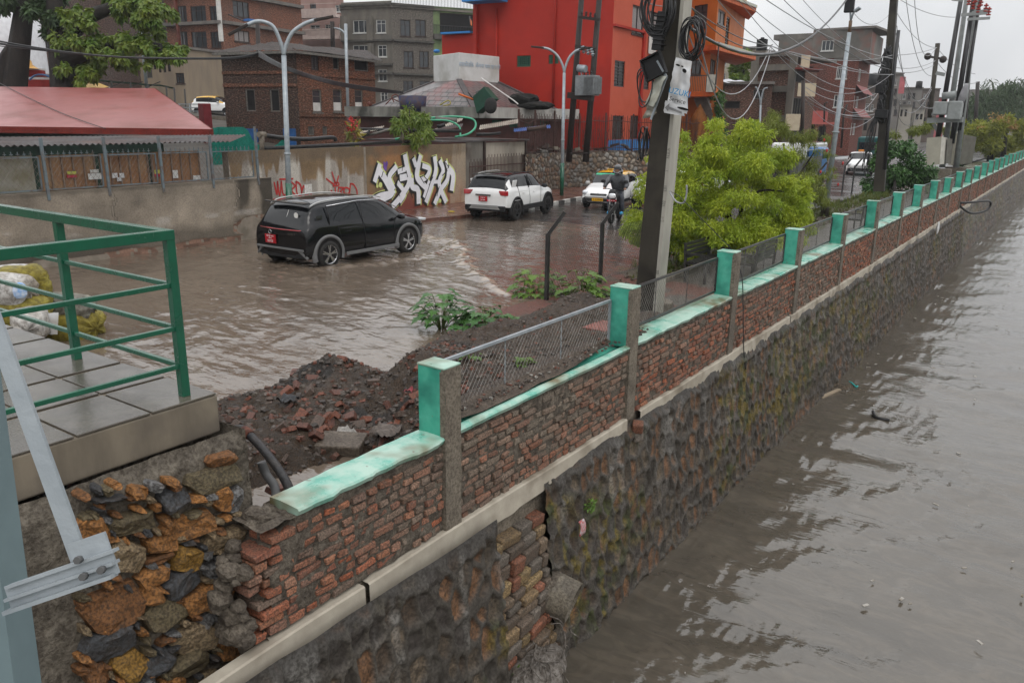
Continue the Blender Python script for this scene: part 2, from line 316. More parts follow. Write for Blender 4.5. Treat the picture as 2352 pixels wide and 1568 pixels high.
MBt=MB(); MBt.bb((-4.6,yP-.02,-2.8),(-3.95,yP+.0,-.5)); 
retwall(yQ,15,.024,100,'wall_face',rw); retwall(15,42,.055,60,'wall_face',rw); retwall(42,150,.25,26,'wall_face',rw)
gr=MB(); gr.sm=True
n_=40; Yp,Tp=np.meshgrid(np.linspace(yP,yP+.001,2),np.linspace(0,1,n_),indexing='ij'); Xp=np.where(Yp>yP+.0005,-4.35,-4.05+Tp*.28)
gridmesh('wall_return',Xp,Yp,-.42-Tp*2.35,M['conc'],parent=rw)
# exposed masonry beside the drain pipe
ms=MB(); 
Yp,Tp=np.meshgrid(np.linspace(yP,yQ+.05,50),np.linspace(0,1,80),indexing='ij'); Zp=-.42-Tp*2.35
gridmesh('mortar_backing',-4.27+Tp*.3+.03*fbm(Yp*8,Zp*8,4,3),Yp,Zp,M['mud'],parent=rw)
z=-.55
while z>-2.7:
    hh=random.uniform(.1,.2); y=yP+.02
    while y<yQ-.04:
        ww=min(random.uniform(.14,.36),yQ-y); ms.col=tuple(np.array(random.choice([(.22,.16,.11),(.28,.19,.10),(.16,.12,.09),(.30,.12,.07),(.2,.17,.14),(.36,.25,.12)]))*random.uniform(.7,1.1))
        T=(-.42-z)/2.35; ms.box((-4.26+T*.3+random.uniform(0,.05),y+ww/2,z-hh/2),(.22,ww-.02,hh-.022),rx=random.uniform(-.06,.06),rz=random.uniform(-.08,.08),ry=.12); y+=ww
    z-=hh
M['block']=attrmat('rough_block',.7,14,.8,(.10,.085,.07),(.4,.7),.02)
ms.build('masonry_blocks',M['block'],rw,bevel=.018)
# ================================================================ brick boundary wall with teal pillars
PY=[5.0+3.535*k for k in range(32)]; BX=-4.2
bw=thing('boundary_wall','long low brick wall with turquoise pillars and wire mesh panels along the river bank','boundary wall',(BX,5,0))
bw.location=(0,0,0)
M['brickface']=attrmat('rough_brick',.75,16,.8,(.16,.13,.10),(.42,.72),.012)
M['mortar']=mat('rough_mortar',(.17,.145,.115),(.075,.062,.05),rough=.8,scale=9,bmp=1,bd=.02,bs=40)
def brickpanel(y0,y1,z0,z1,red,jag=0,fine=True):
    b=MB(); rows=int((z1-z0)/.077); 
    for r in range(rows):
        z=z0+.0385+r*.077; y=y0-random.uniform(0,.2)
        if jag: y=y0+jag(z)+random.uniform(-.05,.07)
        while y<y1:
            L=random.choice((.23,.11,.115,.15)); ya=max(y,y0 if not jag else y); yb=min(y+L,y1)
            if yb-ya>.05:
                q=random.random(); base=np.array((.36,.115,.058)) if q<.45 else (np.array((.25,.09,.055)) if q<.7 else (np.array((.17,.10,.075)) if q<.88 else np.array((.38,.16,.09))))
                mudc=np.array((.215,.175,.135))*random.uniform(.8,1.15); k=min(1,max(0,(1-red)+random.uniform(-.35,.35)+.5*float(fbm(np.array(ya*.9),np.array(z*2),2,6)))); c=base*(1-k)+mudc*k
                b.col=tuple(c*random.uniform(.8,1.15)); off=random.uniform(-.022,.012)
                j=lambda s=.009:random.uniform(-s,s)
                x0=BX-.10; x1=BX+off; h=.0295
                V=[(x0,ya,z-h),(x0,yb-.01,z-h),(x0,yb-.01,z+h),(x0,ya,z+h),(x1+j(),ya+.004+j(),z-h+.004+j()),(x1+j(),yb-.014+j(),z-h+.004+j()),(x1+j(),yb-.014+j(),z+h-.004+j()),(x1+j(),ya+.004+j(),z+h-.004+j())]
                if jag and ya==y and y<y0+jag(z)+.1:
                    for q_ in(0,1,2,3): V[q_]=(x0-.14,V[q_][1],V[q_][2])
                b.add(V,[(4,5,6,7),(0,4,7,3),(1,2,6,5),(3,7,6,2),(0,1,5,4)])
            y+=L+.018
    p=b.build('brick_panel',M['brickface'],bw,bevel=.006 if fine else 0)
    dy=.03 if fine else .12; n=max(4,int((y1-y0)/dy)); m=max(4,int((z1-z0)/.03)) if fine else 8
    Y,Z=np.meshgrid(np.linspace(y0+(.12 if jag else 0),y1,n),np.linspace(z0,z1,m),indexing='ij'); X=BX-.02+.030*fbm(Y*9,Z*11,3,12)*(1 if fine else .2)
    if jag: X=np.where(Y<y0+.05+np.vectorize(jag)(Z)+.08,BX-.12,X)
    gridmesh('mortar_bed',X,Y,Z,M['mortar'],parent=p)
def coping(y0,y1,z,wob=.02,amp=.01,x0=-4.5,x1=-4.17):
    n=max(3,int((y1-y0)/.05)); y=np.linspace(y0,y1,n); e1=x1+amp*2*fbm(y*6,y*0,3,5); e0=x0+amp*fbm(y*4,y*0+3,2,6)
    zt=z+.006*fbm(y*3,y*0,2,8)
    prof=[(e0,zt-.07),(e0,zt),(e0*.66+e1*.34,zt+.006),(e0*.33+e1*.67,zt+.002),(e1-.012,zt-.004),(e1,zt-.02),(e1-.02,zt-.06)]
    P=np.array([[ (a[i],y[i],b[i]) for i in range(n)] for a,b in prof]); m=MB(); m.grid(P,smooth=False); 
    m.poly3([P[k,0] for k in range(7)][::-1]); m.poly3([P[k,-1] for k in range(7)]); return m.build('coping',M['tealtop'],bw)
jagf=lambda z:.12+float(np.interp(z,[-.1,.3,.55,.7,.8],[.02,-.03,.04,.22,.38]))+.035*math.sin(z*31)
brickpanel(2.98,PY[0],-.1,.74,.74,jag=lambda z:jagf(z)-.12)
coping(3.36,PY[0],.805,amp=.02)
ml=MB(); ml.sm=False
for k_ in range(30):
    z_=random.uniform(-.05,.76); y_=3.10+(float(np.interp(z_,[-.1,.3,.55,.7,.8],[.02,-.03,.04,.22,.38]))-.12)*1.0; s_=random.uniform(.035,.10); lumpy(ml,(random.uniform(-4.5,-4.23),y_-.13+random.uniform(-.03,.06),z_),(s_,0,0),(0,s_*.9,0),(0,0,s_*.7),k_*2.3,9,6,.4,.8)
ml.build('mortar_lumps',M['mortar'],bw)
# broken core of the wall end
V=[];bm_=MB(); bm_.sm=False
Yc,Zc=np.meshgrid(np.linspace(0,1,9),np.linspace(-.35,.76,16),indexing='ij'); Xc=-4.52+Yc*.30; 
yy=3.02+np.vectorize(lambda z:jagf(z)-.12)(Zc)+.07*fbm(Xc*9,Zc*9,3,4)+.03
bm_.grid(np.stack([Xc,yy,Zc],-1)); 
bm_.grid(np.stack([Xc*0-4.52,yy.mean(0)[None,:]+Yc*2.0,Zc],-1),flip=True)
bm_.build('broken_core',M['mortar'],bw)
cp=MB(); Yc,Tc=np.meshgrid(np.linspace(3.05,3.45,9),np.linspace(0,1,9),indexing='ij'); cp.grid(np.stack([-4.52+Tc*.32,Yc,.745+.03*fbm(Yc*12,Tc*5,3,3)],-1),flip=True); cp.build('broken_core',M['mortar'],bw)
reds=[.25,.72,.8,.45,.8,.6,.8,.7,.5,.8,.7,.7,.8,.7,.6,.7]
for k in range(22):
    y0=PY[k]+.21; y1=PY[k+1]; zc=.85 if k else .83
    brickpanel(y0,y1,-.12,zc-.06,reds[k%16],fine=k<4)
    coping(y0-.0,y1,zc,amp=.012 if k else .004,x0=-4.5 if k else -4.26)
fb=MB(); fb.bb((-4.45,PY[22],-.2),(BX,PY[30],.8)); fb.build('brick_panel',brickmat('far_wall_brick',(.30,.11,.06),(.2,.09,.06),(.2,.17,.14)),bw)
coping(PY[22],PY[30],.85)
bk=MB(); bk.bb((-4.5,3.6,-.12),(-4.36,PY[30],.78)); bk.build('plastered_back',M['teal'],bw); bk=MB(); bk.bb((-4.52,3.0,-.7),(-4.24,PY[30],-.13)); bk.build('footing',M['conc'],bw)
# concrete band
nb=900; y=np.concatenate([np.linspace(-2,30,700),np.linspace(30.3,PY[30],150)]); zt=-.11+.012*fbm(y*1.2,y*0,2,3)-.09*np.clip((4.6-y)/6,0,1); zb=zt-.22-.05*fbm(y*.8,y*0,3,9)-.03*vnoise(y*6,y*0,2)
for (ya,yb) in ((-2,3.97),(3.985,8.55),(8.85,15.4),(15.42,PY[30])):
    k=(y>=ya)&(y<=yb); yk,a,b_=y[k],zt[k],zb[k]; m=MB()
    P=np.array([[(-4.26,yk[i],a[i]) for i in range(len(yk))],[(-4.17,yk[i],a[i]) for i in range(len(yk))],[(-4.155,yk[i],a[i]-.01) for i in range(len(yk))],[(-4.15,yk[i],b_[i]) for i in range(len(yk))],[(-4.22,yk[i],b_[i]-.03) for i in range(len(yk))]])
    m.grid(P,smooth=False); m.build('concrete_band',M['band'],bw)
# pillars
def pillar(k,yk,zt_):
    z0=.78 if k==0 else .8
    p=MB(); p.bb((-4.49,yk,z0),(-4.215,yk+.225,zt_)); o=p.build('pillar',[M['teal']],bw,bevel=.012 if k<6 else 0)
    c=MB(); 
    Y,Z=np.meshgrid(np.linspace(yk-.004,yk+.215,8),np.linspace(-.14,zt_-.03,40 if k<5 else 6),indexing='ij')
    X=-4.175+.006*fbm(Y*20,Z*14,3,k)+.004*np.sin(Z*40)*0
    c.grid(np.stack([X,Y,Z],-1)); c.grid(np.stack([np.linspace(-4.235,-4.175,4)[:,None]*np.ones((1,Z.shape[1])),np.full((4,Z.shape[1]),yk-.004),np.tile(Z[0],(4,1))],-1),flip=False)
    c.grid(np.stack([np.linspace(-4.215,-4.175,4)[:,None]*np.ones((1,Z.shape[1])),np.full((4,Z.shape[1]),yk+.215),np.tile(Z[0],(4,1))],-1),flip=True)
    c.bb((-4.22,yk,zt_-.035),(-4.177,yk+.21,zt_-.012)); c.build('concrete_strip',M['conc'],o)
    t=MB(); t.bb((-4.495,yk-.006,zt_-.012),(-4.185,yk+.23,zt_+.008)); t.build('pillar_top',M['tealtop'],o,bevel=.008)
zts=[1.43,1.55,1.54,1.53,1.51,1.55,1.54,1.55,1.51,1.44,1.52]
for k in range(31): pillar(k,PY[k],zts[k] if k<11 else random.uniform(1.46,1.55))
# wire mesh panels
def meshwires(m,u0,u1,z0,z1,P,pitch,r,ns=3):
    """diamond mesh of thin wires, P(u,z)->xyz"""
    Hh=z1-z0; k=1.25; L=Hh/k
    u=u0-L
    while u<u1:
        for s in(1,-1):
            a,b=(u,z0),(u+L,z1)
            if s<0:a,b=(u,z1),(u+L,z0)
            (ua,za),(ub,zb)=a,b
            if ub>u0 and ua<u1:
                if ua<u0: za+= (zb-za)*(u0-ua)/(ub-ua); ua=u0
                if ub>u1: zb= za+(zb-za)*(u1-ua)/(ub-ua); ub=u1
                if ub-ua>.01: m.tube([P(ua,za),P(ub,zb)],r,ns,caps=False,smooth=False)
        u+=pitch
for k in range(24):
    y0=PY[k]+.235;y1=PY[k+1]-.01; x=-4.475; zb=.9 if k else .84; ztp=1.43 if k else 1.37
    dr=.06 if k==0 else 0
    P=lambda u,z,x=x:(x+.008*math.sin(u*5),u,z)
    w_=MB(); meshwires(w_,y0,y1,zb,ztp,P,.07 if k<3 else (.09 if k<8 else .16),.0024 if k<1 else (.0017 if k<8 else .003))
    fr=MB(); fr.beam((x,y0,zb),(x,y1,zb),.03,.03); fr.beam((x,y0,ztp+dr*0),(x,y1,ztp),.03,.03); fr.beam((x,y0,zb),(x,y0,ztp),.03,.03); fr.beam((x,y1,zb),(x,y1,ztp),.03,.03)
    for q in(.33,.66): fr.beam((x-.01,y0+(y1-y0)*q,zb),(x-.01,y0+(y1-y0)*q,ztp),.01,.01)
    po=fr.build('mesh_panel',M['galv'] if k==0 else M['black'],bw); w_.build('wire_mesh',M['wire'],po)
# drain pipe stub and clod on the ledge
pp=gx(1290,1385,-3.95); dp=MB(); d=np.array([.55,.12,-.16]); a=pp+np.array([-.15,-.03,.12])
prof=[(.235,-.25),(.24,.3),(.205,.3),(.2,-.25)]
T=Matrix.Translation(Vector(a))@Vector(d).to_track_quat('Z','X').to_matrix().to_4x4(); dp.T=T; dp.lathe(prof,28); dp.T=None
dpo=dp.build('drain_pipe',mat('pipe_concrete',(.19,.165,.125),(.12,.105,.085),rough=.5,scale=7,bmp=.5),label='broken concrete drain pipe sticking out of the retaining wall above the river',cat='drain pipe')
lm=MB(); 
Yc,Tc=np.meshgrid(np.linspace(0,math.pi,14),np.linspace(0,1,8),indexing='ij'); lm.T=T; rr_=.25+.03*fbm(Yc*4,Tc*6,3,4)+.05*np.sin(Yc)*(1-Tc); lm.grid(np.stack([rr_*np.sin(Yc)*1.0,rr_*np.cos(Yc),-.26+Tc*.32],-1)); lm.T=None
lm.build('mortar_collar',M['mortar'],dpo)
cb=MB(); cb.col=(.24,.1,.06); cb.box((-4.1,8.72,-.26),(.14,.13,.14),rz=.4,rx=.3); cb.col=(.2,.17,.14); cb.box((-4.12,8.74,-.4),(.12,.15,.12),rz=-.3); cb.build('brick_lump',M['block'],label='broken lump of brick and mortar on the ledge below the second pillar',cat='brick lump',bevel=.02)
# black hose loop out of the wall, further along
hp=gx(2205,466,BX); h=MB(); L=[(0,0,0),(.5,.5,.0),(1.3,1.9,.02),(1.75,3.0,-.05),(1.8,3.3,-.35),(1.5,2.6,-.6),(.8,1.1,-.62),(.2,.2,-.3),(-.02,0,-.1)]
def smooth_path(L,n=40):
    L=np.array(L,float); t=np.linspace(0,len(L)-1,n); P=[]
    for q in t:
        i=min(int(q),len(L)-2); f=q-i; p0=L[max(i-1,0)];p1=L[i];p2=L[i+1];p3=L[min(i+2,len(L)-1)]
        P.append(.5*((2*p1)+(-p0+p2)*f+(2*p0-5*p1+4*p2-p3)*f*f+(-p0+3*p1-3*p2+p3)*f**3))
    return np.array(P)
h.tube(smooth_path(np.array(L)*np.array([.55,.75,.8])+hp),.05,8); h.build('outlet_hose',M['rubber'],label='black plastic hose looping out of the river wall',cat='hose')
# ================================================================ near stone plinth
pl=thing('stone_terrace','raised paved terrace with a concrete edge over orange and grey rubble stones','terrace',(0,0,0))
SX=-4.56
M['slab']=mat('wet_slab',(.095,.082,.066),(.06,.052,.042),rough=.2,scale=4,bmp=.25,c3=(.075,.065,.04),rr=.14,bd=.008,spec=.6)
M['slabedge']=mat('slab_edge',(.19,.16,.12),(.125,.105,.08),rough=.6,scale=4,bmp=.28,c3=(.10,.085,.07),bd=.01,streak=True)
s=MB(); s.bb((-12,-4,1.3),(-4.78,3.2,1.585)); s.build('edge_beam',M['slabedge'],pl,bevel=.015)
s=MB()
tx=[-4.775-.0]; 
for i in range(12):
    for j in range(14):
        x1=-4.77-i*.6-(.04 if i else 0); x0=-4.77-(i+1)*.6; y1=3.19-j*.5; y0=y1-.49; s.bb((x0+.006,y0+.004,1.586),(x1-.006,y1-.004,1.60+random.uniform(-.001,.002)))
s.build('paving_tiles',M['slab'],pl,bevel=.004)
g=MB(); Yc,Zc=np.meshgrid(np.linspace(-1.2,3.28,170),np.linspace(-.5,1.34,80),indexing='ij')
lump=.03*fbm(Yc*7,Zc*7,4,3)+.012*fbm(Yc*30,Zc*30,3,4); pier=np.clip((1.72-Yc)/.1,0,1)
Xc=SX-.035+lump*(1-pier*.6)+.05*pier-.06*np.clip((Zc-1.22)/.1,0,1)
g.grid(np.stack([Xc,Yc,Zc],-1)); 
Xc,Zc2=np.meshgrid(np.linspace(-9,SX-.035,60),np.linspace(-.5,1.34,40),indexing='ij'); g.grid(np.stack([Xc,3.27+.03*fbm(Xc*7,Zc2*7,3,5),Zc2],-1),flip=True)
g.build('mortar',mat('plinth_mortar',(.20,.175,.14),(.10,.085,.068),rough=.7,scale=9,bmp=1,bd=.03,bs=34),pl)
ST=[(210,1219,60,70,-20,'o'),(298,1200,112,45,-12,'b'),(384,1192,32,24,-20,'o'),(432,1204,108,52,-22,'o'),(367,1245,82,38,-12,'o'),(288,1276,78,70,10,'t'),(357,1281,66,18,-22,'r'),(429,1281,72,62,-3,'y'),(510,1241,90,46,-25,'t'),(350,1323,70,42,-35,'o'),(416,1336,94,46,-35,'k'),(497,1308,54,36,-15,'g'),(540,1280,32,30,-30,'b'),(343,1364,44,38,-30,'o'),(258,1393,138,86,-25,'r'),(374,1408,98,66,-30,'b'),(478,1368,136,44,-30,'o'),(254,1474,118,64,-30,'k'),(446,1466,98,62,-25,'t'),(538,1415,72,44,-30,'t'),(296,1525,76,56,-35,'y'),(354,1518,82,38,-30,'k'),(426,1527,96,44,-35,'b'),(526,1488,64,38,-20,'o'),(218,1546,56,46,-15,'r'),(563,1456,26,42,-10,'k'),(377,1470,38,16,-35,'r'),(543,1330,40,34,0,'o'),(316,1130,40,29,0,'o'),(352,1117,30,24,0,'g'),(389,1104,26,18,0,'o'),(398,1144,72,42,-22,'k'),(447,1142,34,18,-15,'o'),(490,1098,118,52,-20,'b'),(505,1058,56,30,-25,'r'),(508,1145,48,56,-35,'o'),(536,1145,24,60,5,'g'),(255,1145,74,14,-5,'k'),(354,1162,18,20,0,'o'),(480,1560,60,40,-25,'t'),(395,1570,50,40,-20,'o'),(340,1590,60,40,-20,'b'),(445,1180,40,16,-20,'b'),(470,1420,44,20,-30,'g')]
SCOL={'o':(.36,.165,.055),'r':(.22,.10,.04),'y':(.34,.19,.045),'b':(.15,.12,.07),'t':(.27,.2,.12),'k':(.07,.073,.078),'g':(.19,.19,.19)}
def rockface(m,P,A,B,seed):
    rd_=random.Random(seed*7+3); n=rd_.choice((7,8,9)); an=[2*math.pi*(k+rd_.uniform(-.28,.28))/n for k in range(n)]; sq=lambda t:(np.sign(math.cos(t))*abs(math.cos(t))**.6,np.sign(math.sin(t))*abs(math.sin(t))**.6)
    rr=[rd_.uniform(.86,1.08) for _ in an]; tilt=(rd_.uniform(-.03,.03),rd_.uniform(-.03,.03)); V=[]
    for (s_,dx) in((1.04,-.05),(1.0,.028),(.92,.046),(.55,.056)):
        for t,r in zip(an,rr): c_,q_=sq(t); j=rd_.uniform(-.014,.014) if dx>0 else 0; V.append(P+A*c_*r*s_*rd_.uniform(.96,1.03)+B*q_*r*s_*rd_.uniform(.96,1.03)+np.array([dx+j+tilt[0]*c_+tilt[1]*q_,0,0]))
    V.append(P+np.array([.058+rd_.uniform(-.015,.01),0,0])); F_=[]
    for l in range(3):
        for k in range(n): F_.append((l*n+k,l*n+(k+1)%n,(l+1)*n+(k+1)%n,(l+1)*n+k))
    F_+=[(3*n+k,3*n+(k+1)%n,4*n) for k in range(n)]; m.add(V,[f[::-1] for f in F_],smooth=False)
st=MB()
for k_ in range(300):
    ST.append((random.uniform(180,585),random.uniform(1110,1600),random.uniform(14,30),random.uniform(10,20),random.uniform(-40,10),random.choice('bktrgo')))
ST2=[]
for q in ST:
    if q[2]<32 and len(ST2)>=44 and any(math.hypot((q[0]-p[0])/(p[2]*.5+q[2]*.5),(q[1]-p[1])/(p[3]*.5+q[3]*.5))<.82 for p in ST2): continue
    ST2.append(q)
ST=ST2
for i,(px,py,w_,h_,an,c) in enumerate(ST):
    P=gx(px,py,SX); A=gx(px+w_/2*math.cos(math.radians(an)),py+w_/2*math.sin(math.radians(an)),SX)-P; B=gx(px-h_/2*math.sin(math.radians(an)),py+h_/2*math.cos(math.radians(an)),SX)-P
    st.col=tuple(np.array(SCOL[c])*random.uniform(.8,1.1)); rockface(st,P,A*1.10,B*1.10,i)
M['plstone']=attrmat('split_stone',.42,13,.9,(.09,.06,.04),(.48,.7),.025)
st.build('rubble_stones',M['plstone'],pl)
# ================================================================ green railing
rl=thing('green_railing','dark green square tube railing around the corner of the paved terrace','railing',(-4.88,3.01,1.6)); rl.location=(0,0,0)
RC=np.array([-4.9,3.02]); zt=1.6+1.15
def railpost(x,y):
    m=MB(); m.bb((x-.03,y-.03,1.6),(x+.03,y+.03,zt)); m.build('post',M['green'],rl,bevel=.004)
for i in range(0,4): railpost(RC[0]-i*1.46,RC[1])
railpost(RC[0],RC[1]-2.1)
for nm,zz,s_ in(('top_rail',zt+.0,.065),('middle_rail',1.6+.82,.032),('middle_rail',1.6+.52,.032),('bottom_rail',1.6+.24,.032)):
    pass
for zz,s_,nm in((zt-.02,.066,'top_rail'),(zt-.36,.032,'middle_rail'),(zt-.66,.032,'middle_rail'),(zt-.93,.032,'bottom_rail')):
    m=MB(); m.beam((RC[0]-4.4,RC[1],zz),(RC[0]+.02,RC[1],zz),s_,s_); m.build(nm,M['green'],rl,bevel=.004)
    m=MB(); m.beam((RC[0],RC[1]-3,zz+.001),(RC[0],RC[1]+.03,zz+.001),s_,s_); m.build(nm,M['green'],rl,bevel=.004)
# ================================================================ bridge steelwork at the left edge
sb=thing('bridge_truss','grey galvanised steel bridge bracing close to the viewer at the left edge','steel bracing',(0,0,0))
m=MB(); a=gd(-118,700,1.15);b=gd(6,1640,1.15); m.beam(a,b,.085,.06,up=tuple(R[:,2])); m.build('column',mat('painted_steel',(.14,.19,.20),(.11,.15,.16),rough=.5,scale=5),sb)
m=MB(); a=gd(-32,690,1.0);b=gd(193,1310,1.0); m.beam(a,b,.021,.006,up=tuple(-R[:,2])); m.build('brace',M['galv'],sb)
m=MB(); a=gd(20,1372,.985);b=gd(266,1288,.985); dn=R[:,1]; fw=R[:,2]
m.beam(a,b,.03,.004,up=tuple(-fw)); off=dn*.012
m.beam(a-dn*.014,b-dn*.014,.004,.016,up=tuple(-fw)); m.beam(a+dn*.001,b+dn*.001,.004,.02,up=tuple(-fw)); m.beam(a+dn*.016-fw*.004,b+dn*.016-fw*.004,.005,.018,up=tuple(-fw))
a2=gd(165,1312,.99);b2=gd(250,1283,.99); m.beam(a2-dn*.02,b2-dn*.02,.03,.004,up=tuple(-fw)); ch=m.build('angle_bar',M['galv'],sb)
m=MB()
for (px,py) in((184,1283),(196,1321),(237,1306)):
    c=gd(px,py,.975); m.cyl(c,c-fw*.008,.0048,n=6)
m.build('bolts',mat('bolt_steel',(.10,.10,.10),rough=.5),ch)
# ================================================================ flood water, street, pavement
def inter(px,py,hf,z0=0.):
    z=z0
    for _ in range(12): P=gz(px,py,z); z=float(hf(np.array(P[0]),np.array(P[1])))
    return gz(px,py,z)
FOAM=[gz(*p,0)[:2] for p in [(820,520),(960,540),(1040,560),(1080,600),(1120,650),(1175,680)]]+[np.array([-7.6,12.4])]
def segdist(X,Y,L):
    D=np.full(X.shape,99.); S=np.zeros(X.shape)
    for a,b in zip(L[:-1],L[1:]):
        d=b-a; t=np.clip(((X-a[0])*d[0]+(Y-a[1])*d[1])/(d@d),0,1); q=np.hypot(X-a[0]-t*d[0],Y-a[1]-t*d[1]); s=np.sign((X-a[0])*d[1]-(Y-a[1])*d[0]); m=q<D; D=np.where(m,q,D); S=np.where(m,s,S)
    return D,S
ys=[-5.]
while ys[-1]<26: ys.append(ys[-1]+.055)
Y,X=np.meshgrid(np.array(ys),np.arange(-23.5,-4.55,.055),indexing='ij')
Xr=X+.35*fbm(X*1.1,Y*1.1,3,2); Yr=Y+.35*fbm(X*1.1+7,Y*1.1,3,4)
D,S=segdist(Xr,Yr,FOAM); side=D*S   # one side of the foam line is deep brown water
deep=1 if True else 0
test=segdist(np.array([-14.]),np.array([10.]),FOAM); sg=float((test[0]*test[1])[0]); side=side*np.sign(sg) # positive on deep side
dp_=np.clip(side/1.0+.5,0,1)
a=-.35; U=X*math.cos(a)+Y*math.sin(a); V=-X*math.sin(a)+Y*math.cos(a)
wx=fbm(X*.5,Y*.5,3,60)*1.2
n1=fbm(U*.6+wx,V*1.6+wx,3,61); n2=fbm(U*1.5+wx*2,V*3.9+wx,3,62); n3=fbm(U*4+wx*3,V*8,2,63)
Hw=(.022*n1+.028*(.5-np.abs(n2)**.8)*np.clip(.7+n1,.2,1.3)+.012*(.5-np.abs(n3)**.8))*(.8+.2*dp_)
fo=np.exp(-(side/.22)**2); Hw=Hw+fo*(.02+.05*vnoise(X*6,Y*6,64))*np.clip((Y-12.6)/1,0,1)
# bow wave and wake round the black car
CARP=np.array([-15.0,15.2])
dc=np.hypot((X-CARP[0])/1.25,(Y-CARP[1])/2.6); wake=np.exp(-((dc-1.02)/.16)**2); Hw=Hw+wake*(.02+.06*vnoise(X*7,Y*7,66))
wk2=np.exp(-((Y-12.0+(X+15)*.25)/.35)**2)*(X<-11)*np.clip(1-np.abs(X+16)/6,0,1); Hw=Hw+wk2*.06*vnoise(X*5,Y*6,67)
Z=Hw+.0
brown=np.array((.115,.088,.066)); red=np.array((.115,.052,.038)); asph=np.array((.115,.092,.074)); foamc=np.array((.30,.235,.175))
rp=.5*np.clip((X+12.3+.6*(Y-13)/8)/1.8,0,1)*np.clip((24.5-Y)/2,0,1)*np.clip(.5+fbm(X*.7,Y*.7,3,70)*1.6,0,1)
sh=asph*(1-rp[...,None])+red*rp[...,None]
tile=(np.mod(X*5,1)<.12)|(np.mod(Y*5+np.floor(X*5)*.5,1)<.12); sh=sh*(1-.25*(tile*rp)[...,None])
c=brown*(1+.25*fbm(X*1.2,Y*1.2,4,71))[...,None]*dp_[...,None]+sh*(1-dp_[...,None])
ff=np.clip(fo*1.5*np.clip(fbm(X*7,Y*7,3,72)*3+.45,0,1)*np.clip((Y-12)/1,0,1)+wake*np.clip(fbm(X*9,Y*9,3,73)*3+.1,0,1)*.45,0,1)[...,None]*.75
c=c*(1-ff)+foamc*ff
M['flood']=watermat('flood_water',(.1,.1,.1),[(1.6,.14,.6),(4.5,.10,1.2),(13,.016,1.)],.015,(.5,1.3,1),-.35,attr=True)
gridmesh('flood_water',X,Y,Z,M['flood'],flip=True,col=np.clip(c,.004,1).reshape(-1,3),kind='structure')
# road beyond the flood
def wetmat(name,c1,c2,rough,scale,rip,brick=None,bmpA=.3):
    m,t,b=nodes(name); MATS[name]=m; n=noise(t,coords(t),scale,6,.6,.6); c=mixc(t,ramp(t,n,.35,.65),c1,c2)
    if brick:
        bt=N(t,'ShaderNodeTexBrick'); bt.inputs['Scale'].default_value=1; bt.inputs['Brick Width'].default_value=brick[0]; bt.inputs['Row Height'].default_value=brick[1]; bt.inputs['Mortar Size'].default_value=brick[2]; t.links.new(coords(t,'UV'),bt.inputs['Vector'])
        bt.inputs['Color1'].default_value=(1,1,1,1);bt.inputs['Color2'].default_value=(.7,.72,.75,1);bt.inputs['Mortar'].default_value=(.35,.35,.35,1); c=mixc(t,1.,c,bt.outputs[0],'MULTIPLY')
    t.links.new(c,b.inputs['Base Color']); n2=noise(t,coords(t,'Object',(.5,1.2,1)),.7,3,.6,.5)
    mr=N(t,'ShaderNodeMapRange'); mr.inputs[1].default_value=.35; mr.inputs[2].default_value=.62; mr.inputs[3].default_value=rough[0]; mr.inputs[4].default_value=rough[1]; t.links.new(n2,mr.inputs[0]); t.links.new(mr.outputs[0],b.inputs['Roughness'])
    h=noise(t,coords(t,'Object',(.6,1.3,1)),rip,4,.6,.6); bump(t,b,h,bmpA,.05); return m
M['road']=wetmat('wet_asphalt',(.062,.055,.05),(.035,.032,.031),(.06,.32),1.4,5)
Y,X=np.meshgrid(np.concatenate([np.arange(-8,40,.5),np.arange(40,420,8)]),np.arange(-32,-8.3,.7),indexing='ij')
Zr=-.16+.20*np.clip((Y-17)/8,0,1)+0*X
gridmesh('road',X,Y,Zr,M['road'],flip=True,kind='structure')
M['redpave']=wetmat('wet_red_paving',(.20,.085,.06),(.12,.06,.045),(.12,.4),2.5,9,(.2,.1,.008))
m=MB(); 
KA=[gz(*p,.06) for p in[(1195,486),(1280,468),(1345,455),(1420,443)]]; KB=gz(930,512,.05)
m.prism([(-22.5,16.),(KB[0],KB[1]-2),(KB[0],KB[1]),(KA[0][0],KA[0][1]),(KA[1][0],KA[1][1]),(KA[2][0],KA[2][1]),(KA[3][0]-.0,KA[3][1]),(-24,48),(-30,48)],-.3,.13); m.build('pavement',M['redpave'],kind='structure')
kb=thing('road_kerb','black and white painted kerb at the foot of the rubble wall pavement','kerb',(0,0,0)); kw,kk=MB(),MB()
Lk=[KA[0]]; 
pts=[KA[0],KA[1],KA[2],KA[3]]; acc=0
for a_,b_ in zip(pts[:-1],pts[1:]):
    n=max(1,int(np.linalg.norm(b_-a_)/.55))
    for i in range(n):
        p,q=a_+(b_-a_)*i/n,a_+(b_-a_)*(i+.96)/n; (kw if acc%2 else kk).beam((p[0],p[1],.085),(q[0],q[1],.085),.16,.19); acc+=1
kw.build('white_blocks',mat('white_kerb_paint',(.5,.49,.46),(.3,.29,.27),rough=.5,scale=6),kb,bevel=.015); kk.build('black_blocks',mat('black_kerb_paint',(.03,.03,.03),(.08,.075,.07),rough=.5,scale=6),kb,bevel=.015)
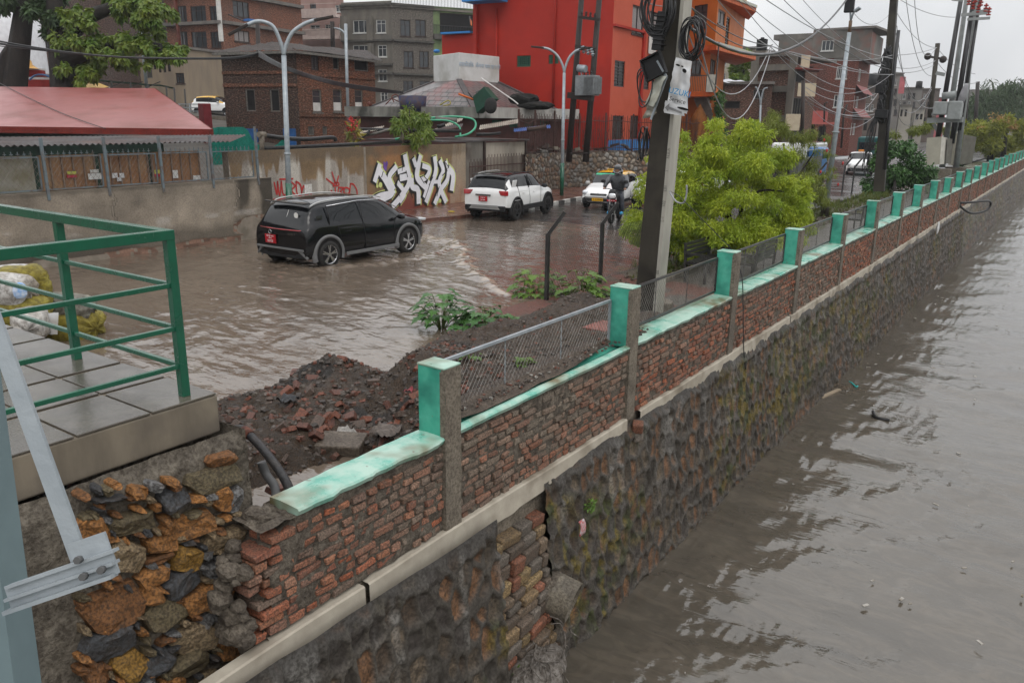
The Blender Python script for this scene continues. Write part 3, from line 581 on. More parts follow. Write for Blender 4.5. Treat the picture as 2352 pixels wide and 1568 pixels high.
# ================================================================ riverside garden strip
def gardh(X,Y): return .08+.02*fbm(X*2,Y*2,3,80)
Y,X=np.meshgrid(np.concatenate([np.arange(10.2,40,.12),np.arange(40,220,2)]),np.arange(-8.45,-4.42,.12),indexing='ij')
Z=gardh(X,Y); pa=np.clip(1-np.abs(X+6.0+.15*fbm(Y*.5,Y*0,2,3))/.95,0,1)>0.05
kind_=fbm(X*.9,Y*.5,4,81); c=np.where((kind_>.02)[...,None],np.array((.075,.085,.03)),np.array((.10,.08,.06)))*(1+.5*fbm(X*6,Y*6,3,82))[...,None]
pv=np.array((.105,.095,.085))*(1+.5*fbm(X*14,Y*14,2,83))[...,None]; rb=((Y<16.2)&(X<-5)&(fbm(X*1.3,Y*1.3,3,84)>-.15))[...,None]; pv=np.where(rb,np.array((.16,.06,.045)),pv)
c=np.where(pa[...,None]|rb,pv,c)
M['garden']=attrmat('wet_garden_ground',.35,10,.9,(.05,.04,.03),(.45,.7),.03)
gridmesh('garden_ground',X,Y,Z,M['garden'],flip=True,col=np.clip(c,.004,1).reshape(-1,3),kind='structure')
# the flooded verge between road and fence is paved red
m=MB(); m.beam((-7.1,11.5,.12),(-7.1,60,.12),.12,.14); m.beam((-4.95,12.5,.10),(-4.95,60,.10),.1,.1); m.build('path_kerb',M['conc'],kind='structure')
# grass tufts in the strip (stuff)
def blades(name,pts,h,wd,mat_,label,cat,group=None,kind='stuff',n=14,droop=.4,parent=None):
    V=[];Fq=[];k=0
    for p in pts:
        for i in range(n):
            a=random.uniform(0,6.28); hh=h*random.uniform(.5,1.2); r=random.uniform(0,.08); b=np.array(p)+np.array([math.cos(a)*r,math.sin(a)*r,0]); dx=np.array([math.cos(a),math.sin(a),0])*hh*droop*random.uniform(.4,1.6); sd=np.array([-math.sin(a),math.cos(a),0])*wd
            V+=[b-sd,b+sd,b+dx*.4+np.array([0,0,hh*.7])+sd*.7,b+dx*.4+np.array([0,0,hh*.7])-sd*.7,b+dx+np.array([0,0,hh])]; Fq+=[(k,k+1,k+2),(k,k+2,k+3),(k+3,k+2,k+4)]; k+=5
    return npmesh(name,np.array(V),np.array(Fq),mat_,parent=parent,smooth=False,label=label,cat=cat,group=group,kind=kind)
def leafmat(name,c1,c2,tr=.25,rough=.45,c3=None):
    if name in MATS: return MATS[name]
    m,t,b=nodes(name); MATS[name]=m; oi=coords(t); n=noise(t,oi,1.7,4,.6); n2=noise(t,oi,23,2,.5); c=mixc(t,ramp(t,n,.35,.65),c1,c2); c=mixc(t,ramp(t,n2,.35,.7),c,mixc(t,.45,c,c3 or tuple(x*.4 for x in c1)))
    t.links.new(c,b.inputs['Base Color']); b.inputs['Roughness'].default_value=rough; b.inputs['Specular IOR Level'].default_value=.25
    if tr:
        tn=N(t,'ShaderNodeBsdfTranslucent'); t.links.new(c,tn.inputs[0]); ms_=N(t,'ShaderNodeMixShader'); ms_.inputs[0].default_value=tr; o=t.nodes['Material Output']; t.links.new(b.outputs[0],ms_.inputs[1]); t.links.new(tn.outputs[0],ms_.inputs[2]); t.links.new(ms_.outputs[0],o.inputs[0])
    return m
M['grass']=leafmat('grass_blade',(.09,.13,.025),(.14,.15,.04))
gp_=[(x,y,.08) for x,y in ((random.uniform(-8.3,-4.8),random.uniform(12,44)) for _ in range(1500)) if fbm(np.array(x*.9),np.array(y*.5),4,81)>.04 and (abs(x+6)>.95)]
blades('grass',gp_,.13,.006,M['grass'],'short patchy green grass along the riverside path','grass')
# ================================================================ mud bank with rubble
def mudh(X,Y):
    X=np.asarray(X,float);Y=np.asarray(Y,float)
    n=fbm(X*1.6,Y*1.6,4,90); n2=fbm(X*6,Y*6,3,91)
    sm=lambda t:np.clip(t,0,1)**2*(3-2*np.clip(t,0,1))
    cut=5.15+(-4.5-X)*.62+.35*n
    rimx=-7.25+.35*fbm(Y*1.3,Y*0,2,92)
    mound=sm((Y-cut)/1.1)*sm((X-rimx)/.45)*sm((12.3+(X+4.5)*-.45-Y)/1.6)
    mz=.60+.22*np.clip((X+7)/2.6,0,1)*np.clip((9-Y)/2,0,1)+.12*n+.05*n2
    base=-.12+.30*sm((X+8.7)/.8)*sm((8.1+.3*n-Y)/1.0)+.10*n+.045*n2
    base=base+.12*np.exp(-(((X+8.0)/.5)**2+((Y-7.1)/.45)**2))
    pit=sm((X+6.75-.12*(Y-4))/1.4)*sm((6.0-Y)/.8); base=base-.55*pit
    ch=np.exp(-(((X+6.6+.55*(7.6-Y)*-.3)/.35)**2))*sm((8.2-Y)/.6)*sm((Y-5.2)/.8); base=base-.14*ch
    base=base-.35*sm((3.8-Y)/1.0)*sm((X+7.2)/1)
    far=-.2*sm((Y-11.6)/1.2)
    return np.where(mound>0,base*(1-mound)+mz*mound,base)+far*(1-mound)
Y,X=np.meshgrid(np.arange(.8,13.8,.035),np.arange(-10,-4.47,.035),indexing='ij'); Z=mudh(X,Y)+.030*fbm(X*20,Y*20,3,95)+.035*fbm(X*8,Y*8,3,99)
wl=np.clip((X+4.95)/.3,0,1)*np.clip((Y-5.2)/.3,0,1)*np.clip((8.6-Y)/.3,0,1); Z=np.maximum(Z,wl*(.875+.03*fbm(X*9,Y*9,3,96)+.02*fbm(X*30,Y*30,2,97))-(1-wl)*9)
c=np.array((.068,.045,.029))*(1+.6*fbm(X*2,Y*2,4,93))[...,None]; c=np.where((fbm(X*1.1+3,Y*1.1,3,94)>.12)[...,None]&((Z<.35)[...,None]),np.array((.022,.018,.015)),c); c=np.where((wl>.3)[...,None],np.array((.13,.10,.078)),c)
M['mudbank']=attrmat('mud_bank_surface',.34,14,1,(.035,.028,.022),(.42,.66),.045)
gridmesh('mud_bank',X,Y,Z,M['mudbank'],flip=True,col=np.clip(c,.004,1).reshape(-1,3),label='wet black mud bank and spoil heap behind the boundary wall',cat='mud bank',kind='stuff')
# spill of soil over the coping of the first fenced bay
Y,T=np.meshgrid(np.arange(5.25,8.55,.03),np.linspace(0,1,14),indexing='ij'); wd=.26*np.clip((8.6-Y)/1.2,.25,1)*(1-.25*vnoise(Y*3,Y*0,3))
gridmesh('soil_spill',-4.5+T*wd,Y,.845+.05*(1-T)**.7+.02*fbm(Y*12,T*5,3,98)*(1-T),mat('gritty_soil',(.14,.11,.085),(.08,.063,.05),rough=.6,scale=9,bmp=1,bd=.03,bs=50),flip=True,label='gritty soil spilled over the coping of the first fenced bay',cat='soil',kind='stuff')
# small grit on the mud: clods and chips (uncountable)
def clods(n,area,hf,smin,smax,cols,name,label,mat_,seed=1):
    rg=np.random.default_rng(seed); base=[]; m=MB()
    for i in range(n):
        x,y=area(rg); z=float(hf(x,y)); s=rg.uniform(smin,smax)**1; m.col=tuple(np.array(cols[rg.integers(len(cols))])*rg.uniform(.7,1.2)); a=rg.uniform(0,6.28)
        M3=np.array(Matrix.Rotation(a,3,'Z')@Matrix.Rotation(rg.uniform(-.7,.7),3,'X')); V=np.array([(-1,-1,-1),(1,-1,-1),(1,1,-1),(-1,1,-1),(-.7,-.8,1),(.8,-.6,1),(.7,.8,1),(-.8,.6,1)],float)*rg.uniform(.6,1.1,(8,3)); V=V*np.array([s,s*.7,s*.5]); V=V@M3.T+np.array([x,y,z])
        m.add(V,[(0,3,2,1),(4,5,6,7),(0,1,5,4),(1,2,6,5),(2,3,7,6),(3,0,4,7)],smooth=False)
    return m.build(name,mat_,label=label,cat='rubble',kind='stuff')
M['chip']=attrmat('rubble_chip',.6,20,.7,(.07,.055,.045),(.4,.7),.01)
RC_=[(.17,.058,.035),(.12,.055,.038),(.09,.075,.06),(.12,.10,.085),(.06,.05,.045),(.06,.05,.045),(.09,.07,.055)]
clods(2600,lambda r:(r.uniform(-8.4,-4.6),r.uniform(3.2,8)),mudh,.012,.06,RC_,'mud_rubble','small brick chips and clods scattered over the wet mud',M['chip'],3)
clods(1100,lambda r:(r.uniform(-7.3,-4.55),r.uniform(6,12)),mudh,.01,.04,RC_[2:]+RC_[:1],'heap_rubble','small clods and chips over the spoil heap behind the mesh',M['chip'],4)
clods(260,lambda r:(r.uniform(-4.5,-4.28),r.uniform(5.3,8.5)),lambda x,y:.885,.006,.022,RC_+[(.4,.38,.34)],'coping_grit','grit and pebbles on the coping under the mesh',M['chip'],5)
clods(90,lambda r:(r.uniform(-4.47,-4.3),8.75+abs(r.normal(0,.28))),lambda x,y:.86,.01,.04,RC_,'pillar_grit','heap of soil crumbs beside the second pillar',M['chip'],6)
clods(900,lambda r:(r.uniform(-8.2,-7.0),r.uniform(15,60)),lambda x,y:.11,.02,.06,[(.12,.09,.06),(.16,.13,.1),(.09,.07,.05),(.2,.14,.09)],'verge_rubble','broken stones and dead leaves on the verge along the path',M['chip'],7)
# loose bricks one could count
M['brick']=attrmat('loose_brick',.5,18,.6,(.10,.07,.055),(.45,.7),.008)
BK=[(562,942,.11,0),(575,960,.1,1),(613,925,.09,2),(655,903,.13,0),(683,887,.14,1),(711,897,.13,2),(742,910,.1,0),(775,903,.12,1),(623,964,.12,1),(640,985,.14,2),(664,987,.12,0),(688,958,.15,0),(702,985,.15,1),(727,972,.15,2),(745,965,.14,0),(723,1000,.15,1),(772,958,.14,0),(797,962,.15,1),(822,978,.13,2),(846,966,.13,0),(780,930,.12,0),(892,935,.1,1),(925,952,.12,2),(913,970,.11,0),(940,925,.1,1),(882,1010,.12,1),(960,905,.12,0),(1010,905,.12,2),(638,1122,.13,1),(655,1065,.11,2),(835,1100,.12,1),(900,1085,.12,0),(920,1110,.1,2),(970,915,.1,0),(1060,905,.11,1)]
bp=[]
for v in range(3):
    b=MB(); b.col=[(.19,.065,.038),(.13,.055,.04),(.10,.07,.055)][v]; b.box((0,0,0),(.22,.11,.07),taper=.93); o=b.build('loose_brick',M['brick'],bevel=.008); me=o.data
    for q in me.vertices: q.co+=Vector((random.uniform(-.012,.012),random.uniform(-.01,.01),random.uniform(-.008,.008)))
    bp.append(o)
def putbrick(P,v,s,i):
    o=bp[v] if not bp[v].get('label') else bp[v].copy()
    if o.name not in COL.objects: COL.objects.link(o)
    o.location=(P[0],P[1],P[2]+random.uniform(-.02,.015)); o.rotation_euler=(random.uniform(-.8,.8),random.uniform(-.8,.8),random.uniform(0,6)); o.scale=(s,)*3
    o['label']='loose broken red brick lying in the rubble and mud behind the wall'; o['category']='brick'; o['group']='loose bricks strewn over the mud bank'
for i,(px,py,s,v) in enumerate(BK):
    putbrick(inter(px,py,mudh),v,s/.14,i)
for i in range(38):
    x,y=(random.uniform(-8.2,-6.2),random.uniform(4.6,7.4)) if i<34 else (random.uniform(-7.1,-4.8),random.uniform(6.5,11.5)); putbrick((x,y,float(mudh(x,y))),i%3,random.uniform(.35,.95),i)
# concrete lump with a straight edge in the pit, worn black hose
P=inter(770,1010,mudh); cl=MB(); cl.box((P[0]+.1,P[1],P[2]-.02),(.5,.35,.13),rz=.5,rx=.12); cl.build('concrete_slab_piece',mat('muddy_concrete',(.14,.115,.09),(.085,.068,.055),rough=.5,scale=5,bmp=.8,bs=30),label='broken muddy concrete slab corner sticking out of the rubble',cat='concrete slab',bevel=.02)
def P_(px,py,x): return gx(px,py,x)
hl=[P_(500,1000,-5.75),P_(530,990,-5.7),P_(556,985,-5.6),P_(585,1010,-5.4),P_(618,1048,-5.15),P_(648,1090,-4.9),P_(665,1125,-4.75),P_(672,1160,-4.68)]
hs=MB(); hs.tube(smooth_path(hl,40),.038,12); ho=hs.build('black_pipe',mat('worn_hdpe',(.025,.026,.03),(.05,.045,.042),rough=.4,scale=8,bmp=.3),label='thick black plastic pipe arching from the terrace down into the muddy pit',cat='pipe')
hs=MB(); q=smooth_path(hl,40)[12:16]; hs.tube(q,.044,12); hs.build('rusty_joint',mat('rust_wrap',(.14,.05,.03),(.07,.03,.025),rough=.6,scale=9,bmp=.4),ho)
hs=MB(); hs.tube(smooth_path([P_(600,1060,-5.6),P_(612,1090,-5.55),P_(632,1120,-5.4),P_(632,1160,-5.3)],16),.04,10); hs.build('grey_pipe',mat('grey_hose',(.10,.10,.10),(.06,.06,.06),rough=.4),label='short length of grey pipe beside the black pipe in the pit',cat='pipe')
# litter
for (px,py,c,n_,s) in ((793,1000,(.35,.33,.3),'white plastic scrap caught in the rubble beside the pit',.14),(885,1000,(.13,.10,.08),'muddy cloth rag hanging over the drain edge',.2),(745,1120,(.28,.3,.34),'crumpled pale blue plastic scrap in the pit',.1),(880,1085,(.22,.05,.16),'purple wrapper on the black sludge by the wall',.07),(945,905,(.3,.02,.03),'red cloth scrap at the edge of the spoil heap',.1),(660,925,(.015,.015,.018),'black plastic bag scrap at the water edge of the mud',.16)):
    P=inter(px,py,mudh); b=MB(); b.sm=True; U_,V_=np.meshgrid(np.linspace(-1,1,9),np.linspace(-1,1,9),indexing='ij'); b.grid(np.stack([P[0]+U_*s*.7,P[1]+V_*s*.6,P[2]+.03+s*.5*(.5+fbm(U_*2+px,V_*2,3,int(px)))],-1)); b.build('litter',mat('scrap_%d'%px,c,rough=.35,scale=20,bmp=.6),label=n_,cat='litter')
# ================================================================ ground behind the street walls: rising hillside
def hillz(X,Y):
    d=np.clip(-X-22.5,0,200)*.8+np.clip(Y-60,0,1)*0; return .25+4.2*np.clip(d/34,0,1.0)*np.clip(1-(Y-45)/40,0,1)
X,Y=np.meshgrid(np.arange(-300,-20.9,3.),np.arange(-60,420,6.),indexing='ij')
gridmesh('town_ground',X,Y,np.where(X>-24,.0,hillz(X,Y)),mat('town_ground_soil',(.11,.10,.085),(.07,.065,.055),rough=.6,scale=1,bmp=.4),kind='structure')
g=MB(); g.bb((-400,-80,-3.4),(500,900,-3.3)); g.build('ground',mat('far_ground_soil',(.1,.1,.07),rough=.8),kind='structure')
# ================================================================ walls and buildings
def xy(px,d,py=270): return gd(px,py,d)[:2]
FR={}
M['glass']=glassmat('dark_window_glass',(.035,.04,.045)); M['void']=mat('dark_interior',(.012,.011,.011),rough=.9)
M['curtain']=mat('grey_curtain',(.30,.28,.27),(.18,.16,.16),rough=.8,scale=20)
M['frame_w']=mat('white_window_paint',(.55,.55,.53),(.4,.4,.38),rough=.5); M['frame_d']=mat('dark_window_wood',(.055,.035,.028),(.03,.022,.02),rough=.6); M['frame_g']=mat('grey_window_wood',(.16,.15,.13),(.09,.085,.08),rough=.7,scale=9)
M['frame_r']=mat('red_brown_paint',(.16,.045,.03),(.09,.03,.022),rough=.6)
M['panel_w']=mat('white_board',(.62,.61,.58),(.5,.49,.46),rough=.6); M['shutter']=mat('grey_shutter',(.10,.10,.10),(.07,.07,.07),rough=.5)
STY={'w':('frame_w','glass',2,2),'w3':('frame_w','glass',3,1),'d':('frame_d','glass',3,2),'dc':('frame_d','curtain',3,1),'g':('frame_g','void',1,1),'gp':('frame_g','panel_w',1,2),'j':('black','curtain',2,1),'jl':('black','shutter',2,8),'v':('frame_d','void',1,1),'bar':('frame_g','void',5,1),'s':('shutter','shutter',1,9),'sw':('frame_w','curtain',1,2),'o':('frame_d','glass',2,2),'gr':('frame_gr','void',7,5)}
M['frame_gr']=mat('green_grille',(.03,.10,.065),rough=.6)
def facade(parent,A,B,z0,z1,wm,wins=(),rev=.14,name='wall',z1b=None,flat=True):
    A=np.array(A[:2],float);B=np.array(B[:2],float); L=np.linalg.norm(B-A); d=(B-A)/L; n=np.array([d[1],-d[0]]); P0=np.array([A[0],A[1],0]); n3=np.array([n[0],n[1],0])
    z1b=z1 if z1b is None else z1b; top=lambda u:z1+(z1b-z1)*u/L
    H_=[]
    for w_ in wins:
        x0,y0,x1,y1,s_=w_[:5]; a=gp(x0,(y0+y1)/2,P0,n3);b=gp(x1,(y0+y1)/2,P0,n3); t=gp((x0+x1)/2,y0,P0,n3)[2]; bt=gp((x0+x1)/2,y1,P0,n3)[2]
        u0=(a[:2]-A)@d; u1=(b[:2]-A)@d
        if u0>u1:u0,u1=u1,u0
        u0=max(u0,.02);u1=min(u1,L-.02)
        if u1-u0<.05: continue
        H_.append((u0,u1,max(bt,z0+.02),min(t,top((u0+u1)/2)-.05),s_))
    us=sorted({0,L,*[h[0] for h in H_],*[h[1] for h in H_]}); zs=sorted({z0,*[h[2] for h in H_],*[h[3] for h in H_]})
    P=lambda u,z,o=0:(A[0]+d[0]*u+n[0]*o,A[1]+d[1]*u+n[1]*o,z)
    m=MB()
    for i in range(len(us)-1):
        ua,ub=us[i],us[i+1]; uc=(ua+ub)/2
        for j in range(len(zs)):
            za=zs[j]; zb=zs[j+1] if j+1<len(zs) else None
            if zb is not None:
                zc=(za+zb)/2
                if any(h[0]<uc<h[1] and h[2]<zc<h[3] for h in H_): continue
                m.add([P(ua,za),P(ub,za),P(ub,zb),P(ua,zb)],[(0,1,2,3)])
            else: m.add([P(ua,za),P(ub,za),P(ub,top(ub)),P(ua,top(ua))],[(0,1,2,3)])
    for (u0,u1,b_,t_,s_) in H_:
        m.add([P(u0,b_),P(u0,b_,-rev),P(u0,t_,-rev),P(u0,t_)],[(3,2,1,0)]); m.add([P(u1,b_),P(u1,b_,-rev),P(u1,t_,-rev),P(u1,t_)],[(0,1,2,3)])
        m.add([P(u0,b_),P(u1,b_),P(u1,b_,-rev),P(u0,b_,-rev)],[(0,1,2,3)]); m.add([P(u0,t_),P(u1,t_),P(u1,t_,-rev),P(u0,t_,-rev)],[(3,2,1,0)])
    wo=m.build(name,wm,parent)
    for (u0,u1,b_,t_,s_) in H_:
        fm,gm,nc,nr=STY[s_]; f=MB(); fw=min(.07,(u1-u0)*.12); 
        def bar(ua,ub,za,zb,o=-.05,th=.05):
            f.add([P(ua,za,o),P(ub,za,o),P(ub,zb,o),P(ua,zb,o),P(ua,za,o-th),P(ub,za,o-th),P(ub,zb,o-th),P(ua,zb,o-th)],[(0,1,2,3),(4,7,6,5),(0,4,5,1),(1,5,6,2),(2,6,7,3),(3,7,4,0)])
        bar(u0,u0+fw,b_,t_);bar(u1-fw,u1,b_,t_);bar(u0+fw,u1-fw,t_-fw,t_);bar(u0+fw,u1-fw,b_,b_+fw)
        for c in range(1,nc): uu=u0+(u1-u0)*c/nc; bar(uu-fw*.3,uu+fw*.3,b_+fw,t_-fw,-.055)
        for r_ in range(1,nr): zz=b_+(t_-b_)*(r_/nr if nr!=2 else .7); bar(u0+fw,u1-fw,zz-fw*.25,zz+fw*.25,-.06)
        if s_ in('w','w3','d','dc','gp','j','o'): bar(u0-.06,u1+.06,b_-.09,b_-.005,.06,.13)
        fo=f.build('window',M[fm],wo); g=MB()
        if s_=='gp':
            zm=b_+(t_-b_)*.42; g.add([P(u0,zm,-.11),P(u1,zm,-.11),P(u1,t_,-.11),P(u0,t_,-.11)],[(0,1,2,3)]); g.build('pane',M['glass'],fo); g=MB(); g.add([P(u0+fw,b_+fw,-.07),P(u1-fw,b_+fw,-.07),P(u1-fw,zm,-.07),P(u0+fw,zm,-.07)],[(0,1,2,3)]); g.build('lower_board',M['panel_w'],fo)
        else: g.add([P(u0,b_,-.11),P(u1,b_,-.11),P(u1,t_,-.11),P(u0,t_,-.11)],[(0,1,2,3)]); g.build('pane',M[gm],fo)
    return wo,(P,L)
def mass(parent,pts,z0,z1,mt,name='wall',faces=None):
    """plain faces of the footprint polygon (list of xy), plus closing roof"""
    m=MB(); n=len(pts)
    for i in (faces if faces is not None else range(n)):
        a,b=pts[i],pts[(i+1)%n]; m.add([(a[0],a[1],z0),(b[0],b[1],z0),(b[0],b[1],z1),(a[0],a[1],z1)],[(0,1,2,3)])
    return m.build(name,mt,parent)
def roofslab(parent,pts,z,th,over,mt,name='roof'):
    c=np.mean(np.array(pts),axis=0); q=[tuple(np.array(p)+(np.array(p)-c)/np.linalg.norm(np.array(p)-c)*over) for p in pts]; m=MB()
    A_=sum(q[i][0]*q[(i+1)%len(q)][1]-q[(i+1)%len(q)][0]*q[i][1] for i in range(len(q)))
    if A_<0:q=q[::-1]
    m.prism(q,z,z+th); return m.build(name,mt,parent,bevel=0)
def back(A,B,dep):
    A=np.array(A[:2]);B=np.array(B[:2]); d=(B-A)/np.linalg.norm(B-A); n=np.array([-d[1],d[0]]); return A+n*dep,B+n*dep
# ---------------------------------------------------------------- compound wall with mesh fence
WA=np.array([-19.2,2.0]); WB=np.array([-19.72,15.66]); wd_=(WB-WA)/np.linalg.norm(WB-WA); wn=np.array([wd_[1],-wd_[0]])
cw=thing('compound_wall','grey plastered wall with cracks, bare brick patch and mesh fence on top, left of the graffiti','compound wall',(0,0,0))
u,z=np.meshgrid(np.linspace(-9,np.linalg.norm(WB-WA),420),np.linspace(-.2,1.73,70),indexing='ij')
base=np.array((.22,.185,.145)); c=base*(1.12+.75*fbm(u*.6,z*1.1,4,101)+.3*fbm(u*3,z*3,3,102))[...,None]
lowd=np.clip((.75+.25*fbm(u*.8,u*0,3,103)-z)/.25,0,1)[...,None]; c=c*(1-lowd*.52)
wh=np.clip((fbm(u*2,z*5,4,104)-.1)*5,0,1)*np.exp(-((z-.85-.2*fbm(u*.8,u*0,3,103))/.16)**2); c=c*(1-wh[...,None]*.5)+np.array((.45,.42,.38))*wh[...,None]*.5
bl=np.clip((u-12.3)/.2,0,1)*np.clip((fbm(u*1.7,z*.6,3,105)+.25+(z-1.1)*.4)*4,0,1); c=c*(1-bl[...,None]*.72)
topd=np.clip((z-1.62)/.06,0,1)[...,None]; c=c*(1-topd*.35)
tr=np.zeros(u.shape)
for (cu,sd,zt0,zt1) in ((8.65,1,.9,1.73),(12.35,2,1.0,1.73)):
    cl_=cu+.07*np.sin(z*9+sd)+.12*fbm(z*3,z*0,3,sd+106); tr=np.maximum(tr,(np.abs(u-cl_)<.028)*(z>zt0))
c=c*(1-tr[...,None]*.85)
bp_=(((u-12.9)/.95)**2+((z-.42-.07*(u-12.9))/.26)**2+.5*fbm(u*3,z*4,3,107))<.8; bp_=bp_|((z<.17+.03*np.sin(u*3)))
row=np.floor(z/.085); br=(np.mod(z/.085,1)<.16)|(np.mod(u/.25+row*.5,1)<.07); bc=np.where(br[...,None],np.array((.12,.10,.085)),(np.array((.24,.14,.10))*(.6+.8*_h(np.floor(u/.25+row*.5).astype(int),row.astype(int),3))[...,None])); c=np.where(bp_[...,None],bc*.8,c)
off=.012*fbm(u*1.5,z*1.5,3,108)-.03*bp_+.02*(bp_&~br)-.02*tr
M['plaster']=attrmat('stained_plaster',.6,7,.5,(.12,.10,.08),(.55,.85),.012,fine=.18)
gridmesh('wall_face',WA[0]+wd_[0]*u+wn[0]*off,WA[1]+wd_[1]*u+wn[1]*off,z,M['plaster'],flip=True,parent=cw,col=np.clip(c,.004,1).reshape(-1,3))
m=MB(); A0=WA-wd_*9; q=[A0-wn*.3,WB-wn*.3,WB-wn*.01,A0-wn*.01]; m.prism([tuple(p) for p in q][::-1],-.2,1.728)
m.build('wall_core',mat('wall_core_plaster',(.26,.22,.18),(.15,.13,.1),rough=.6),cw)
rg=MB(); rgc=[random.choice([(.20,.15,.12),(.16,.12,.1)])]
# fence posts and panels
fe=thing('chain_link_fence','rusty framed chain-link fence with spiked top standing on the grey compound wall','fence',(0,0,0)); fx=-.12
def FP(u_,z_,o=fx): return (WA[0]+wd_[0]*u_+wn[0]*o,WA[1]+wd_[1]*u_+wn[1]*o,z_)
def upx(px,py): P=gp(px,py,[WA[0],WA[1],0],[wn[0],wn[1],0]); return float((P[:2]-WA)@wd_)
posts=[upx(x,420) for x in(-160,-20,107,249,374,490,594)]
M['bluepost']=mat('pale_blue_rusty_paint',(.12,.15,.165),(.10,.065,.05),rough=.5,scale=7,p=(.45,.7))
for i,u_ in enumerate(posts):
    m=MB(); m.beam(FP(u_,1.55,.0),FP(u_,2.95 if i<6 else 3.2,.0),.06,.06,mi=0); m.build('post',M['bluepost'],fe)
for i in range(len(posts)-1):
    a,b=posts[i]+.06,posts[i+1]-.06; m=MB(); z0_,z1_=1.78,2.52
    for p,q in(((a,z0_),(b,z0_)),((a,z1_),(b,z1_)),((a,z0_),(a,z1_)),((b,z0_),(b,z1_))): m.beam(FP(*p),FP(*q),.03,.03)
    for k in range(int((b-a)/.14)): uu=a+.07+k*.14; m.beam(FP(uu,z1_),FP(uu,z1_+.13),.012,.012); m.beam(FP(uu-.04,z1_+.07),FP(uu+.04,z1_+.07),.01,.012)
    po=m.build('panel_frame',M['bluepost'],fe); w_=MB(); meshwires(w_,a,b,z0_,z1_,lambda u_,z_:FP(u_,z_),.13,.004); w_.build('wire_mesh',mat('rusty_fence_wire',(.20,.17,.15),(.12,.08,.06),rough=.6),po)
# wooden boards behind the fence, posters
sh=thing('red_roof_shed','long low shed with a red painted roof, corrugated awning and wooden board front','shed',(0,0,0))
M['ply']=mat('weathered_plywood',(.27,.145,.075),(.19,.10,.055),rough=.6,scale=2.5,streak=True,c3=(.30,.21,.13),bmp=.2)
for (xa,xb,col) in ((0,104,'grey'),(116,244,'ply'),(258,366,'ply'),(376,484,'ply')):
    a,b=upx(xa,400),upx(xb,400); m=MB(); m.beam(FP(a,2.13,-.5),FP(b,2.13,-.5),.04,.82,mi=0); m.build('board_panel',M['ply'] if col=='ply' else mat('grey_sheet_board',(.28,.27,.23),(.20,.18,.12),rough=.5),sh)
    if col=='ply':
        m=MB()
        for k in range(0,6): uu=a+(b-a)*k/5; m.beam(FP(uu,1.75,-.46),FP(uu,2.54,-.46),.04,.03)
        m.build('batten',mat('batten_wood',(.24,.19,.15),(.14,.09,.07),rough=.7),sh)
mposter=[(273,394,30,12,(.6,.6,.58)),(262,414,26,10,(.58,.57,.55)),(237,393,9,14,(.6,.6,.6)),(250,394,8,10,(.55,.55,.55)),(364,408,14,10,(.35,.03,.05)),(364,398,14,9,(.5,.5,.1)),(385,398,9,14,(.6,.6,.6)),(410,407,14,8,(.6,.6,.58)),(168,402,16,9,(.4,.04,.06)),(168,393,15,8,(.45,.45,.08))]
pw=[(216,393,17,7),(216,405,28,12)]
for i,(px,py,w_,h_,cc) in enumerate([(215,393,17,6,(.6,.6,.57)),(217,405,28,11,(.62,.62,.6)),(262,403,11,9,(.6,.6,.6)),(278,403,10,9,(.6,.6,.6)),(272,412,9,7,(.55,.55,.55)),(361,402,16,6,(.4,.04,.06)),(361,395,16,8,(.5,.5,.1)),(401,400,12,16,(.6,.6,.58)),(450,408,18,9,(.58,.58,.56)),(163,404,18,6,(.42,.04,.07)),(163,398,17,7,(.45,.46,.1))]):
    uu=upx(px,py); P0=[*FP(uu,0,-.475)]; Pz=gp(px,py,P0,[wn[0],wn[1],0]); u0=float((Pz[:2]-WA)@wd_); s_=w_/78.; m=MB(); m.beam(FP(u0-s_/2,Pz[2],-.44),FP(u0+s_/2,Pz[2],-.44),.006,h_/75.); m.build('poster',mat('poster_%d'%i,cc,rough=.5,scale=30),label='small torn paper poster on the wooden boards behind the chain-link fence',cat='poster',group='torn posters on the wooden boards')
# shed roof : red slab roof, awning
M['redroof']=mat('faded_red_roof_paint',(.27,.075,.07),(.22,.06,.055),rough=.38,scale=.9,c3=(.17,.035,.025),bmp=.25,p=(.3,.7),det=7)
M['redfascia']=mat('red_fascia_paint',(.19,.022,.014),(.13,.018,.012),rough=.5,scale=3,bmp=.3)
def pl3(pts,th,mt,name,parent,nrm=None): m=MB(); m.poly3(pts,th,nrm); return m.build(name,mt,parent)
eL=gd(-140,292,26.5); eR=gd(490,298,26.2); eL[2]=eR[2]=3.03
Pn=np.array([eR[0],eR[1],3.03]); ridge_z=4.6
rR=gz(355,203,ridge_z); rL=rR+(eL-eR)*1.3; rL[2]=ridge_z
m=MB(); n_=30; Ug,Vg=np.meshgrid(np.linspace(0,1,60),np.linspace(0,1,24),indexing='ij')
Pm=(eL*(1-Ug[...,None])+eR*Ug[...,None])*(1-Vg[...,None])+(rL*(1-Ug[...,None])+rR*Ug[...,None])*Vg[...,None]; Pm[...,2]+=.025*fbm(Ug*9,Vg*4,3,5); m.grid(Pm,flip=False); m.grid(Pm-np.array([0,0,.16]),flip=True)
m.build('roof',M['redroof'],sh)
m=MB(); dwn=np.array([0,0,-.19]); m.add([eL+[0,0,.02],eR+[0,0,.02],eR+dwn,eL+dwn],[(3,2,1,0)]); m.add([eR+[0,0,.02],rR+[0,0,.02],rR+dwn,eR+dwn],[(3,2,1,0)]); rb=rR+(rR-eR)*np.array([1,1,-1])*.9
m.build('fascia',M['redfascia'],sh); m=MB(); m.add([rR+[0,0,-.02],rL+[0,0,-.02],rL+(rb-rR)+[0,0,0],rb],[(0,1,2,3)]); m.build('rear_roof',M['redroof'],sh)
